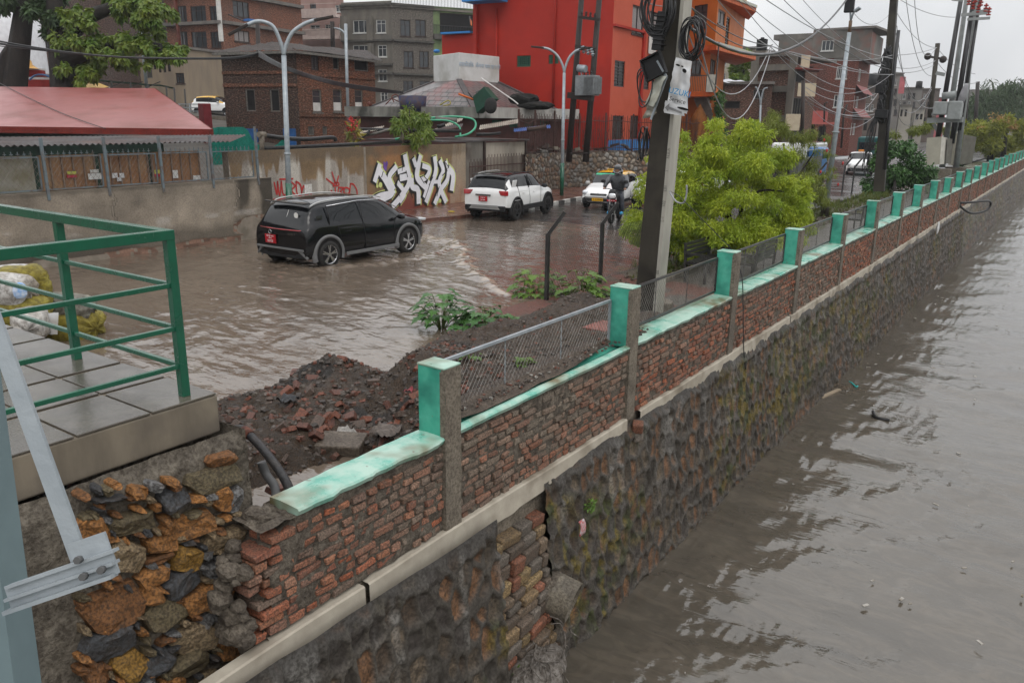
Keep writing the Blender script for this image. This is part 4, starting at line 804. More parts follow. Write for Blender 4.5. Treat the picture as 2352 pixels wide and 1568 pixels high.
# awning corrugated
aR=gd(538,319,24.6); aL=gz(-140,352,2.60); aR=np.array([*gz(538,319,2.60)[:2],2.60]) if False else np.array([*xy(538,24.6,319),2.62]); 
ad=(WB-WA)/np.linalg.norm(WB-WA); aR=np.array([WB[0],WB[1],0])*0+np.array([*(WA+wd_*(upx(538,319)-.1)-wn*.1),2.80]); 
zA=float(gp(300,330,[*(WA-wn*.1),0],[wn[0],wn[1],0])[2]); aR[2]=zA
aL=aR-np.array([wd_[0],wd_[1],0])*19
bR=eR+np.array([0,0,-.17])+np.array([wd_[0],wd_[1],0])*1.3; bL=bR-(aR-aL)
nn_=900; m=MB(); t_=np.linspace(0,1,nn_); wv=.022*np.sin(t_*19/.12*2*math.pi*.8); rows=[]
for k in range(3): rows.append((aL+(aR-aL)*t_[:,None])*(1-k/2)+(bL+(bR-bL)*t_[:,None])*(k/2)+np.array([0,0,1])*wv[:,None])
m.grid(np.array(rows),flip=True); M['tin']=mat('rusty_corrugated_tin',(.095,.09,.09),(.05,.04,.038),rough=.65,scale=1.6,c3=(.10,.055,.045),p=(.35,.65)); m.build('awning',M['tin'],sh)
m=MB(); g0=eR+np.array([-.3,-.6,0]); m.beam((eL[0]-1.5,eL[1],1.85),(eR[0]-1.6,eR[1]-.9,1.85),.2,1.9); m.build('back_wall',mat('dark_green_shed_wall',(.008,.025,.016),(.006,.01,.008),rough=.7,scale=2),sh)

m=MB(); m.tube(smooth_path([gp(x_,y_,eR+np.array([0,0,.04]),np.cross(eR-eL,rR-eR)) for x_,y_ in((-5,189),(60,222),(130,255),(190,278),(243,296))],20),.014,5); m.build('roof_cable',M['rubber'],label='thin dark cable lying diagonally across the red shed roof',cat='cable')
# ---------------------------------------------------------------- graffiti wall
GA=np.array([-20.25,14.6]); GB=np.array([-21.02,26.65]); gd_=(GB-GA)/np.linalg.norm(GB-GA); gn=np.array([gd_[1],-gd_[0]]); GL=np.linalg.norm(GB-GA)
def GP(u_,z_,o=0.): return np.array([GA[0]+gd_[0]*u_+gn[0]*o,GA[1]+gd_[1]*u_+gn[1]*o,z_])
def gpx(px,py): P=gp(px,py,[GA[0],GA[1],0],[gn[0],gn[1],0]); return float((P[:2]-GA)@gd_),float(P[2])
gw=thing('graffiti_wall','tall rust-streaked wall covered in white runs, red tags and a big silver graffiti piece','graffiti wall',(0,0,0))
u,z=np.meshgrid(np.linspace(0,GL,560),np.linspace(-.1,2.5,120),indexing='ij')
ust,_=gpx(1290/4+516.8,440); 
c=np.array((.20,.135,.075))*(1+.4*fbm(u*.7,z*1.5,4,111)+.2*fbm(u*5,z*2,3,112))[...,None]
gry=np.array((.30,.27,.235))*(1+.2*fbm(u*2,z*.7,3,113))[...,None]; lef=np.clip((ust-u)/.1,0,1); tp=1.75+.35*fbm(u*1.5,u*0,3,114)+.45*np.clip(fbm(u*5,u*0,2,115)*3,-.4,1)
k=lef*np.clip((tp-z)/.10,0,1); c=c*(1-k[...,None])+gry*k[...,None]
dr=lef*np.clip((vnoise(u*6.3,u*0,116)-.48)*7,0,1)*np.clip((tp+.25-z)/.25,0,1)*np.clip(fbm(u*6,z*.5,2,118)*2+.8,0,1); c=c*(1-dr[...,None]*.75)+np.array((.52,.49,.43))*dr[...,None]*.75
rr2=(1-lef)*np.clip((.9-z+.35*fbm(u*1.2,z,3,119))*2.5,0,1)*.8; c=c*(1-rr2[...,None])+np.array((.21,.045,.04))*rr2[...,None]
orn=(1-lef)*np.clip(fbm(u*.9,z*1.0,3,120)*3,0,1)*.6; c=c*(1-orn[...,None])+np.array((.36,.15,.05))*orn[...,None]
wt=np.clip((u-(GL-1.2))/.1,0,1)*np.clip(fbm(u*3,z*.8,3,121)*3+.6,0,1)*.6; c=c*(1-wt[...,None])+np.array((.40,.34,.26))*wt[...,None]
tpd=np.clip((z-2.05+.15*fbm(u*1.2,u*0,3,122))/.15,0,1)*.5; c=c*(1-tpd[...,None])+np.array((.10,.08,.06))*tpd[...,None]
up=GP(0,0)[None,None]; off=.01*fbm(u*2,z*2,3,123)-.03*(np.abs(u-ust-.05)<.05)
gridmesh('wall_face',GA[0]+gd_[0]*u+gn[0]*off,GA[1]+gd_[1]*u+gn[1]*off,z,M['plaster'],flip=True,parent=gw,col=np.clip(c,.004,1).reshape(-1,3))
m=MB(); q=[GA-gn*.25,GB-gn*.25,GB-gn*.012,GA-gn*.012]; m.prism([tuple(p) for p in q][::-1],-.1,2.49); m.build('wall_core',mat('wall_core_plaster',(.2,.2,.2)),gw)
def ribbon(mb,pts,w_,o,uvf=gpx,PF=GP):
    pts=[np.array(uvf(*p)) for p in pts]; 
    P=[]; 
    if len(pts)>2: P=smooth_path([(p[0],p[1],0) for p in pts],len(pts)*6)[:,:2]
    else: P=np.array(pts)
    t=np.gradient(P,axis=0); t/=np.linalg.norm(t,axis=1)[:,None]+1e-9; nn=np.stack([-t[:,1],t[:,0]],-1); P[0]-=t[0]*w_*.35; P[-1]+=t[-1]*w_*.35
    L_=P+nn*w_/2;R_=P-nn*w_/2; V=[PF(*p,o) for p in L_]+[PF(*p,o) for p in R_]; k=len(P); mb.add(V,[(i,i+1,k+i+1,k+i) for i in range(k-1)],smooth=False)
    return k
zz=lambda x,y:(775.2+x/2.753,246.9+y/2.753)
STR=[([(262,370),(235,460)],34),([(262,400),(300,455),(345,540)],44),([(365,380),(325,440),(350,510)],34),([(200,605),(265,565),(330,550)],44),([(240,600),(330,560),(350,530)],30),([(350,620),(400,560),(450,470),(432,350),(425,310)],38),([(385,405),(440,385)],30),([(400,445),(460,440),(470,500),(505,520),(510,595)],40),([(480,330),(500,375),(520,312)],32),([(510,360),(500,440),(550,500)],40),([(540,370),(578,390),(560,440),(520,460)],32),([(560,590),(590,500),(618,400),(612,322)],36),([(640,470),(600,470)],24),([(648,345),(665,400),(640,480),(680,590)],36),([(615,600),(650,520),(690,460),(700,400)],36),([(705,392),(728,430),(720,512)],44),([(692,375),(684,345)],22),([(380,480),(420,540),(395,590)],30),([(575,470),(545,560)],26)]
M['g_halo']=mat('lime_spray_paint',(.55,.60,.22),(.5,.54,.2),rough=.6); M['g_blk']=mat('black_spray_paint',(.02,.02,.02),(.035,.033,.03),rough=.5); M['g_sil']=mat('silver_spray_paint',(.72,.72,.75),(.64,.64,.67),rough=.6,scale=4); M['g_red']=mat('red_spray_paint',(.42,.035,.03),(.33,.03,.03),rough=.6); M['g_pur']=mat('purple_spray_paint',(.16,.08,.32),rough=.6)
px2m=1/2.753/1829*31*1.0
for nm,mt,add,o in(('halo_paint','g_halo',23,.014),('outline_paint','g_blk',19,.019),('letter_paint','g_sil',0,.024)):
    m=MB()
    for i,(L_,w_) in enumerate(STR): ribbon(m,[(zz(x-(7 if nm=='outline_paint' else 0),y+(5 if nm=='outline_paint' else 0))) for x,y in L_],(w_+add)*px2m,o+i*.00018)
    m.build(nm,M[mt],gw)
m=MB()
for L_,w_ in [([(285,405),(275,440)],6),([(430,400),(440,440)],6),([(560,400),(545,430),(560,455)],6),([(600,440),(575,490)],6),([(660,430),(690,400)],7),([(455,520),(470,570)],6),([(520,440),(545,480)],6),([(640,500),(625,560)],6),([(385,430),(370,500),(390,560)],6),([(680,350),(700,380)],6),([(490,380),(480,420)],5),([(410,350),(405,400)],5)]: ribbon(m,[zz(x,y) for x,y in L_],w_*px2m,.029)
m.build('letter_lines',M['g_blk'],gw)
m=MB()
for (x,y,r) in((268,490,16),(248,498,10),(470,435,12),(645,590,14),(630,600,8),(545,435,8)): 
    u0,z0=gpx(*zz(x,y)); m.add([GP(u0+r*px2m*math.cos(a),z0+r*px2m*math.sin(a),.0285) for a in np.linspace(0,6.28,14,endpoint=False)],[tuple(range(14))[::-1]])
m.build('lime_spots',M['g_halo'],gw); m=MB()
for (x,y,r) in((300,375,20),(310,355,12),(293,350,7),(755,415,18),(760,455,8)): 
    u0,z0=gpx(*zz(min(x,740),y)); m.add([GP(u0+r*px2m*.8*math.cos(a),z0+r*px2m*1.2*math.sin(a),.0118) for a in np.linspace(0,6.28,14,endpoint=False)],[tuple(range(14))[::-1]])
m.build('purple_spots',M['g_pur'],gw)
z2=lambda x,y:(516.8+x/4,344.5+y/4)
RT=[[(450,300),(475,410),(480,290)],[(480,290),(500,420),(515,290)],[(515,290),(530,400),(560,400),(560,280)],[(575,270),(590,400)],[(600,290),(640,330),(610,370),(650,420)],[(650,290),(660,400),(700,410),(690,320),(650,290)],[(700,400),(720,330),(740,400),(730,440),(790,420),(770,390),(750,430)],[(445,455),(580,440)],[(500,270),(620,265)],
 [(930,265),(1000,320)],[(980,205),(1010,300)],[(1040,240),(1020,320)],[(990,330),(1040,325),(1035,300),(1000,305)],[(895,430),(940,410),(1010,430),(970,370),(1010,430),(1010,350)],[(1040,345),(1035,430),(1080,420),(1060,380),(1090,350),(1040,345)],[(1090,430),(1095,350),(1140,360),(1130,400),(1095,400)],[(1150,310),(1145,430),(1200,450),(1210,380),(1180,320),(1150,310)],[(920,435),(1140,440)]]
m=MB()
for L_ in RT: ribbon(m,[z2(*p) for p in L_],.055,.016)
m.build('red_tag_paint',M['g_red'],gw)
m=MB(); u0,z0=gpx(*z2(762,360)); m.add([GP(u0-.17,z0-.13,.018),GP(u0+.17,z0-.15,.018),GP(u0+.16,z0+.16,.018),GP(u0-.16,z0+.15,.018)],[(3,2,1,0)][::-1]); o=m.build('poster',mat('torn_paper',(.6,.6,.58),(.4,.37,.33),rough=.6,scale=14),label='torn white paper notice pasted on the graffiti wall between the red tags',cat='poster')
# things on top of the graffiti wall: long black pipes, short grey posts
def onwall(px,py,o=-.12): u_,z_=gpx(px,py); return GP(u_,z_,o)
m=MB(); m.cyl(onwall(605,342),onwall(950,325),.06,n=10); m.build('drain_pipe',M['rubber'],label='long straight black plastic pipe lying on top of the graffiti wall',cat='pipe')
m=MB(); m.tube(smooth_path([onwall(652,310,-1.2),onwall(700,318,-1.2),onwall(760,322,-1.2),onwall(822,318,-1.2),onwall(830,326,-1.2)],24),.07,8); m.build('drain_pipe',M['rubber'],label='bent black pipe with an elbow raised behind the graffiti wall',cat='pipe')
for (px,yt,yb,lab) in((608,308,348,'left grey pipe stub with a wide cap on the graffiti wall'),(929,298,330,'right grey pipe stub with a tee cap on the graffiti wall')):
    m=MB(); a=onwall(px,yb);b=onwall(px,yt+4); m.cyl(a,b,.075,n=12); m.cyl(b+np.array([*(-gd_*.13),.03]),b+np.array([*(gd_*.13),.03]),.085,n=12); m.build('pipe_stub',M['conc'],label=lab,cat='pipe stub')
# ---------------------------------------------------------------- green shade net between shed and brick house
m=MB(); n_=24; t=np.linspace(0,1,n_); A_=gd(478,292,31);B_=gd(655,300,33); topz=np.interp(t,[0,.15,.45,.62,.8,1],[3.0,3.05,3.05,2.35,2.2,2.75]); P=np.array([[(A_[0]+(B_[0]-A_[0])*a+.1*math.sin(a*30),A_[1]+(B_[1]-A_[1])*a,1.6+(tz-1.6)*v) for a,tz in zip(t,topz)] for v in(0,.5,1)]); m.grid(P,flip=True); m.build('shade_net',mat('green_shade_net',(.01,.20,.15),(.008,.15,.115),rough=.55,scale=3,bmp=.4),label='green shade netting strung between the red roof shed and the brick house',cat='net')
# ---------------------------------------------------------------- brick house
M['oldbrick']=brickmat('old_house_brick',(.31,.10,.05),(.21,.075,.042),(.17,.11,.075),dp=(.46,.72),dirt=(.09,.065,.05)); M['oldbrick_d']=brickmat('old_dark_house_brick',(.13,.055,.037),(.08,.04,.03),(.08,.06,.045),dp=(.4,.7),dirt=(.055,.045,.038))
M['stucco']=mat('mossy_stucco',(.15,.13,.10),(.085,.08,.06),rough=.7,scale=2,c3=(.05,.05,.04),streak=True,bmp=.3)
bh=thing('brick_house','old two-storey brick house with a sagging tiled roof and white lower window boards','house',(0,0,0))
hA,hB,hC=xy(519,48),xy(688,46),xy(864,51); zT=5.0
zt_=hz(688,122,46)
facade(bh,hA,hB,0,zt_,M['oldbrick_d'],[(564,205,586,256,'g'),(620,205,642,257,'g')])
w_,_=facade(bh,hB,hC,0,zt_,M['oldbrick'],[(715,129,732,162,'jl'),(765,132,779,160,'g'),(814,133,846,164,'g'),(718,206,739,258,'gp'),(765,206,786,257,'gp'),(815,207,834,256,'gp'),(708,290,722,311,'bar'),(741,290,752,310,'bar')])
m=MB(); 
for (a,b,za,zb,o) in((hB,hC,hz(690,174,46),hz(690,170,46),.08),(hA,hB,hz(690,171,46),hz(690,164,46),.06),(hA,hB,hz(690,200,46),hz(690,193,46),.06),(hB,hC,hz(690,268,46),hz(690,262,46),.09)):
    d=(b-a)/np.linalg.norm(b-a); nn=np.array([d[1],-d[0]]); m.beam((*(a+nn*o*.5),(za+zb)/2),(*(b+nn*o*.5),(za+zb)/2),o,abs(zb-za))
m.build('cornice',M['oldbrick'],bh)
d=(hC-hB)/np.linalg.norm(hC-hB); nn=np.array([d[1],-d[0]]); m=MB(); z_g=hz(690,266,46); m.add([(*(hB+nn*.03),0),(*(hC+nn*.03),0),(*(hC+nn*.03),z_g),(*(hB+nn*.03),z_g)],[(0,1,2,3)]) if False else None
bA,bC=back(hA,hB,9.)[0],back(hB,hC,7)[1]
roof=MB(); ztA=hz(519,110,48); E=[hA+(hA-hB)*.04,hB,hC+(hC-hB)*.04]
ov=.45; dl=(hB-hA)/np.linalg.norm(hB-hA); nl=np.array([dl[1],-dl[0]]); dr_=(hC-hB)/np.linalg.norm(hC-hB); nr_=np.array([dr_[1],-dr_[0]])
e0=(*(E[0]+nl*ov),zt_+.0);e1=(*(hB+nl*ov+nr_*ov*.9),zt_+.02);e2=(*(E[2]+nr_*ov),zt_-.1); r0=gd(620,88,51); r1=gd(840,110,56); r0[2]=zt_+1.0; r1[2]=zt_+.95; r00=gd(560,88,53); r00[2]=zt_+.9
M['tile']=mat('old_roof_tiles',(.06,.038,.03),(.028,.022,.019),rough=.65,scale=3.5,bmp=1,c3=(.035,.03,.027),bd=.08,bs=7)
def tilegrid(a,b,c_,d_,nu,nv,amp):
    a,b,c_,d_=[np.array(q,float) for q in(a,b,c_,d_)]; U_,V_=np.meshgrid(np.linspace(0,1,nu),np.linspace(0,1,nv),indexing='ij'); P=(a*(1-U_[...,None])+b*U_[...,None])*(1-V_[...,None])+(d_*(1-U_[...,None])+c_*U_[...,None])*V_[...,None]
    P[...,2]+=amp*(np.mod(V_*nv/2,1)*.8+.5*vnoise(U_*nu*.8,V_*nv*.8,7))+.1*fbm(U_*5,V_*2,3,9); return P
roof.grid(tilegrid(e1,e2,r1,r0,90,14,.09)); roof.grid(tilegrid(e0,e1,r0,r00,60,14,.09)); roof.build('roof',M['tile'],bh)
m=MB(); m.beam(np.array(e1)+[0,0,-.08],np.array(e2)+[0,0,-.08],.1,.14); m.beam(np.array(e0)+[0,0,-.08],np.array(e1)+[0,0,-.08],.1,.14); m.poly3([e0,e1,e2,tuple(r1-[0,0,.3]),tuple(r00-[0,0,.3])][::-1]); m.build('eave_board',M['frame_g'],bh)
m=MB(); m.beam((*(hA*.15+hB*.85+nl*.5),2.0),(*(hB+nl*.45),2.0),.1,1.6); m.build('blue_door',mat('blue_board_paint',(.02,.09,.26),(.015,.06,.17),rough=.5),bh); m=MB(); m.beam((*(hA+nl*.5),2.2),(*((hA+hB)/2+nl*.5),2.2),.1,1.1); m.build('blue_board',mat('blue_board_paint',(.02,.09,.26),(.015,.06,.17),rough=.5),bh)
# ---------------------------------------------------------------- big brick building
M['rbrick']=brickmat('red_brick_facade',(.36,.12,.065),(.28,.09,.05),(.22,.16,.12),dp=(.48,.74),dirt=(.08,.065,.055),ds=.25); M['greyband']=mat('grey_floor_band',(.17,.155,.14),(.11,.10,.09),rough=.7,scale=1.5)
bb=thing('brick_apartment_block','tall red brick block with brown window bays and grey shutters at street level','apartment building',(0,0,0))
A_,B_,C_=xy(402,78),xy(527,75),xy(705,84); zb_=3.5
rows=[(-42,-8),(14,52),(73,110)]; W=[]
for (a,b) in rows:
    for (x0,x1) in((408,429),(438,473),(482,505)): W.append((x0+(2 if a>60 else 0),a,x1+(2 if a>60 else 0),b,'d'))
for (x0,x1) in((432,450),(463,492),(502,524)): W.append((x0,140,x1,172,'d'))
W+=[(433,198,463,240,'s'),(464,198,489,240,'s'),(492,192,503,240,'v')]
facade(bb,A_,B_,zb_,22,M['rbrick'],W); facade(bb,B_,C_,zb_,22,M['rbrick'],[(535,4,572,40,'w3' if 0 else 'd'),(538,71,573,97,'dc'),(535,-60,572,-25,'d')])
m=MB()
for y_ in(-5,58,122,184):
    z_=hz(527,y_,75); 
    for a,b in((A_,B_),(B_,C_)): d=(b-a)/np.linalg.norm(b-a); nn=np.array([d[1],-d[0]]); m=MB(); m.beam((*(a+nn*.15),z_),(*(b+nn*.15),z_),.55,.28); m.build('floor_band',M['greyband'],bb)
m=MB(); d=(B_-A_)/np.linalg.norm(B_-A_); nn=np.array([d[1],-d[0]]); m.beam((*(B_-d*.15+nn*.1),hz(527,100,75)),(*(B_-d*.15+nn*.1),22),.3,.3)
m.build('white_pilaster',M['panel_w'],bb); m=MB()
for x_ in(432,476,508):
    P=xy(x_,77.); m=MB(); m.beam((P[0]+.0,P[1]-.2,hz(x_,180,77)),(P[0],P[1]-.2,22),.25,.25); m.build('brown_pilaster',M['frame_r'],bb)
a,b=back(A_,B_,12); b2=back(B_,C_,12)[1]; roofslab(bb,[A_,B_,C_,b2,a],22,.3,.5,M['greyband'])
# ---------------------------------------------------------------- grey concrete block, pink block
M['greyc']=mat('grey_cement_render',(.17,.155,.13),(.11,.10,.085),rough=.7,scale=1.2,c3=(.10,.095,.085),streak=True,bmp=.2); M['greyblk']=brickmat('painted_block_wall',(.19,.175,.145),(.16,.145,.125),(.18,.17,.15),bmp=.3,dirt=(.12,.11,.10))
gb=thing('grey_concrete_block','grey cement rendered apartment block with white windows and a roof railing','apartment building',(0,0,0))
A_,B_,C_,D_=xy(794,84),xy(906,82),xy(998,84),xy(1100,86)
facade(gb,A_,B_,2.5,hz(850,14,83),M['greyc'],[(811,47,848,76,'w3'),(864,46,886,76,'w'),(811,104,850,135,'w3'),(868,104,888,131,'w'),(869,160,889,187,'w'),(874,212,891,236,'w')])
facade(gb,B_,C_,2.5,hz(950,23,83),M['greyblk'],[(919,46,943,84,'o'),(954,46,978,84,'o'),(927,118,950,156,'o'),(963,118,985,156,'o'),(926,186,949,215,'o'),(964,186,988,215,'o')])
facade(gb,C_,D_,2.5,hz(1050,27,85),mat('pale_green_wall',(.16,.22,.09),(.08,.11,.06),rough=.7,scale=.7),[(1010,32,1092,88,'v')],rev=2.5)
m=MB()
for y_ in(22,44,99,172,152):
    z_=hz(900,y_,83)
    for a,b in((A_,B_),(B_,C_)):
        if y_ in(44,) : continue
        if y_==152 and a is B_: continue
        d=(b-a)/np.linalg.norm(b-a); nn=np.array([d[1],-d[0]]); m=MB(); m.beam((*(a+nn*.1),z_),(*(b+nn*.1),z_),.45,.2); m.build('floor_band',mat('dark_grey_band',(.09,.085,.075),(.055,.052,.048),rough=.7),gb)
m=MB(); z_=hz(1050,92,85); m.beam((*C_,z_),(*D_,z_),.6,.5); m.build('floor_band',mat('dark_grey_band',(.09,.085,.075),(.055,.052,.048),rough=.7),gb)
m=MB()
for i in range(60):
    P=B_+(D_-B_)*i/59; zr=hz(950,24,83); m.beam((*P,zr),(*P,zr+.95),.03,.03)
m.beam((*B_,hz(950,24,83)+.95),(*D_,hz(950,24,83)+.95),.05,.05); 
for i in range(30):
    P=C_+(D_-C_)*i/29; zr=hz(1050,87,85); m.beam((*P,zr),(*P,zr+.9),.025,.025)
m.beam((*C_,zr+.9),(*D_,zr+.9),.05,.05); m.build('railing',M['black'],gb)
m=MB()
for (px,yt,yb) in((798,45,98),(856,45,98),(892,45,98),(857,104,170),(897,104,235)):
    P=xy(px,82.6); m=MB(); m.beam((*P,hz(px,yb,82.6)),(*P,hz(px,yt,82.6)),.6,.35); m.build('pilaster',M['greyc'],gb)
a,b=back(A_,D_,10); roofslab(gb,[A_,B_,C_,D_,b,a],hz(900,24,83)-.2,.2,.2,M['greyc'])
pk=thing('pink_apartment_block','pink rendered apartment block with white balcony balusters behind the grey block','apartment building',(0,0,0)); M['pink']=mat('pink_render',(.36,.235,.205),(.28,.18,.16),rough=.7,scale=1,streak=True)
A_,B_=xy(700,96),xy(800,94); facade(pk,A_,B_,2,hz(750,-30,95),M['pink'],[(713,58,735,77,'w'),(747,57,761,73,'w'),(779,56,793,73,'w'),(712,8,726,26,'o'),(770,12,786,28,'w')])
m=MB()
for (yt,yb,o) in((76,92,.9),(33,47,1.3)):
    zt0,zb0=hz(750,yt,95),hz(750,yb,95); d=(B_-A_)/np.linalg.norm(B_-A_); nn=np.array([d[1],-d[0]]); m.beam((*(A_+nn*o),zb0-.1),(*(B_+nn*o),zb0-.1),.9,.35)
    if yt==76:
        for i in range(34): P=A_+nn*1.25+(B_-A_)*i/33; m.beam((*P,zb0),(*P,zt0),.12,.12)
        m.beam((*(A_+nn*1.25),zt0),(*(B_+nn*1.25),zt0),.16,.12)
    else: m.beam((*(A_+nn*1.6),(zt0+zb0)/2),(*(B_+nn*1.6),(zt0+zb0)/2),.12,zt0-zb0); m.beam((*(A_+nn*1.6),zt0+.5),(*(B_+nn*1.6),zt0+.5),.06,.06)
m.build('balcony',mat('pale_pink_paint',(.50,.40,.36),(.40,.31,.28),rough=.6),pk); roofslab(pk,[A_,B_,*[tuple(q) for q in back(A_,B_,8)[::-1]]],hz(750,-30,95),.3,.5,M['pink'])
# ---------------------------------------------------------------- buildings behind the big trees
def simple(name,label,cat,pxa,da,pxb,db,yt,z0,mt,wins,dep=9,roofm=None,ytb=None,side=None):
    t=thing(name,label,cat,(0,0,0)); a,b=xy(pxa,da),xy(pxb,db); zt0=hz(pxa,yt,da); zt1=zt0 if ytb is None else hz(pxb,ytb,db)
    facade(t,a,b,z0,zt0,mt,wins,z1b=zt1); ba,bb_=back(a,b,dep); mass(t,[a,b,bb_,ba],z0,min(zt0,zt1),mt,faces=[1,2,3]); roofslab(t,[tuple(a),tuple(b),tuple(bb_),tuple(ba)],min(zt0,zt1),.2,.3,roofm or M['greyband']); return t
M['dbrick']=brickmat('dark_brick',(.13,.065,.05),(.10,.055,.045),(.09,.07,.06),dp=(.4,.7))
simple('brick_building','dark brown brick building behind the two big tree trunks','building',30,66,150,64,-60,3,M['dbrick'],[(118+k*-26,y0,136+k*-26,y0+26,'d') for k in(0,1,2) for y0 in(-8,40,88,134)])
simple('brick_building','dark grey-brown building with small windows behind the tree branches','building',150,80,300,78,-40,3.5,mat('soot_grey_render',(.075,.062,.052),(.05,.045,.042),rough=.7,scale=1),[(160+k*20,y0,172+k*20,y0+24,random.choice('vwd')) for k in range(6) for y0 in(-20,20,60,100,140)])
simple('concrete_building','unfinished grey concrete building seen between the tree branches','building',215,88,292,86,28,4,M['greyc'],[(232,45,244,60,'v')])
simple('beige_building','beige two-storey building with small dark windows behind the green shelter','building',300,72,432,70,118,3.6,mat('beige_render',(.27,.215,.15),(.20,.16,.12),rough=.7,scale=1,streak=True),[(334,148,349,180,'bar'),(364,146,370,167,'v'),(375,146,381,167,'v'),(385,146,392,165,'v'),(352,142,358,160,'v'),(404,168,424,192,'d'),(312,146,322,170,'v')])
# ---------------------------------------------------------------- red building
M['red']=mat('red_wall_paint',(.34,.020,.011),(.28,.017,.009),rough=.55,scale=.8,p=(.3,.7),c3=(.38,.022,.010),bmp=.15,bd=.02); M['coral']=mat('coral_wall_paint',(.46,.085,.045),(.41,.075,.04),rough=.55,scale=1,p=(.3,.7),bmp=.12)
M['bluep']=mat('blue_plinth_paint',(.04,.21,.52),(.035,.17,.42),rough=.5,scale=2)
rb=thing('red_building','tall bright red and coral building with a blue plinth beside the transformer poles','building',(0,0,0))
RCn=xy(1399,43); RR=xy(1585,53.5); RL=xy(1096,47.6); RLL=xy(1017,49)
def trect(x0,y0,x1,y1,s): return (x0,y0,x1,y1,s)
facade(rb,RL,RCn,1.2,16,M['red'],[(1187,128,1219,154,'gr'),(1260,126,1283,147,'gr')])
STY['gr']=('frame_rg','void',8,6); 
facade(rb,RLL,RL,1.2,hz(1017,86,49),M['red'],())
facade(rb,RCn,RR,2.45,16,M['coral'],[(1452,14,1479,80,'j'),(1491,28,1515,88,'j'),(1411,140,1435,200,'jl'),(1469,149,1492,206,'jl'),(1406,266,1431,322,'jl'),(1447,266,1471,322,'jl'),(1530,165,1552,215,'jl'),(1535,268,1560,322,'jl')])
facade(rb,RCn,RR,.8,2.45,M['bluep'],(),name='plinth')
d=(RR-RCn)/np.linalg.norm(RR-RCn); nn=np.array([d[1],-d[0]]); m=MB()
for px_ in(1446,): P=RCn+d*4.1+nn*.06; m.beam((*P,2.5),(*P,hz(1446,73,45)),.12,.25)
P0_=RCn+nn*.08; m.beam((*(P0_),hz(1399,64,43)),(*(P0_+d*4.1),hz(1399,64,43)),.16,.12); m.build('ledge',M['red'],rb)
m=MB(); dl=(RCn-RL)/np.linalg.norm(RCn-RL); nl=np.array([dl[1],-dl[0]])
for f_,za,zb in((.16,3,9.5),(.60,3,16),(.78,3,7)): P=RL+dl*np.linalg.norm(RCn-RL)*f_+nl*.07; m.tube([(*P,za),(*P,zb)],.06,6)
m.beam((*(RL+nl*.1),3),(*(RL+nl*.1),16),.25,.3); m.build('wall_pipe',M['red'],rb)
m=MB(); zb_=hz(1130,11,47); a=xy(1083,47.3); b=xy(1160,46.2); m.beam((*(a+nl*.4),zb_),(*(b+nl*.4),zb_),1.2,.35); m.beam((*(xy(1019,48.8)),hz(1019,86,49)+.06),(*(xy(1085,47.8)),hz(1019,86,49)+.06),.5,.1); m.build('blue_ledge',M['bluep'],rb)
ba,bb_=back(RL,RCn,12); roofslab(rb,[tuple(RL),tuple(RCn),tuple(RR),tuple(ba)],16,.3,.3,M['greyband'])
m=MB(); c0=gp(1496,104,[*RCn,0],[*nn,0]); m.beam(c0+np.array([*(-d*.55+nn*.08),0]),c0+np.array([*(d*.55+nn*.08),0]),.04,1.0); so_=m.build('wall_sign',M['panel_w'],label='white notice board with faint grey lettering on the coral wall',cat='sign')
m=MB()
for k,(a_,b_) in enumerate(((-.42,.40),(-.2,.3),(-.35,.35),(-.15,.2),(-.42,.42))): m.beam(c0+np.array([*(d*a_+nn*.103),.34-k*.17]),c0+np.array([*(d*b_+nn*.103),.34-k*.17]),.004,.05)
m.build('lettering',mat('faint_grey_ink',(.42,.40,.40),(.55,.53,.52),rough=.6,scale=60),so_)
M['frame_rg']=mat('red_clay_grille',(.38,.07,.04),rough=.6)
# ---------------------------------------------------------------- orange building
M['orange']=mat('orange_wall_paint',(.46,.13,.022),(.39,.11,.02),rough=.55,scale=1,bmp=.1); M['orange_d']=mat('deep_orange_paint',(.50,.10,.02),rough=.55)
ob=thing('orange_building','orange three-storey house with overhanging bays, balcony and outside stair','house',(0,0,0))
oA,oB,oC=xy(1562,50),xy(1629,48),xy(1692,56); oB2=xy(1622,50)
zs1,zs0=hz(1630,108,48),hz(1630,128,48)
facade(ob,oA,oB,zs1,16,M['orange'],[(1593,12,1624,64,'o')]); facade(ob,oB,oC,zs1,16,M['orange'],[(1637,10,1646,66,'j'),(1649,24,1666,58,'j'),(1667,38,1675,106,'jl')])
oD=xy(1655,57); facade(ob,oA,oB2,.8,zs1,M['orange'],[(1588,138,1611,172,'o')]); facade(ob,oB2,oD,.8,zs1,M['orange'],[(1624,134,1642,212,'dc')])
m=MB(); m.prism([tuple(oA),tuple(oB+np.array([.3,-.5])),tuple(oC+np.array([1.2,-.6])),tuple(xy(1680,60))],zs1-.3,zs1); z2_=hz(1650,8,48); m.prism([tuple(xy(1632,47.6)),tuple(xy(1715,53)),tuple(xy(1700,57)),tuple(xy(1640,52))],z2_-.05,z2_+.2); m.prism([tuple(xy(1575,47)),tuple(xy(1637,46)),tuple(xy(1655,57)),tuple(oA)],hz(1600,224,48),hz(1600,213,48)); m.build('floor_slab',M['orange_d'],ob)
m=MB(); m.beam((*(oB+np.array([.3,-.52])),zs1+.06),(*(oC+np.array([1.2,-.62])),zs1+.06),.1,.16); m.beam((*xy(1632,47.5),z2_+.26),(*xy(1715,52.9),z2_+.26),.1,.16); m.build('eave_trim',mat('pale_blue_trim',(.33,.40,.42),(.5,.42,.25),rough=.5,scale=3),ob)
m=MB(); zr=hz(1600,213,47.5); a=xy(1577,47);b=xy(1636,46.2)
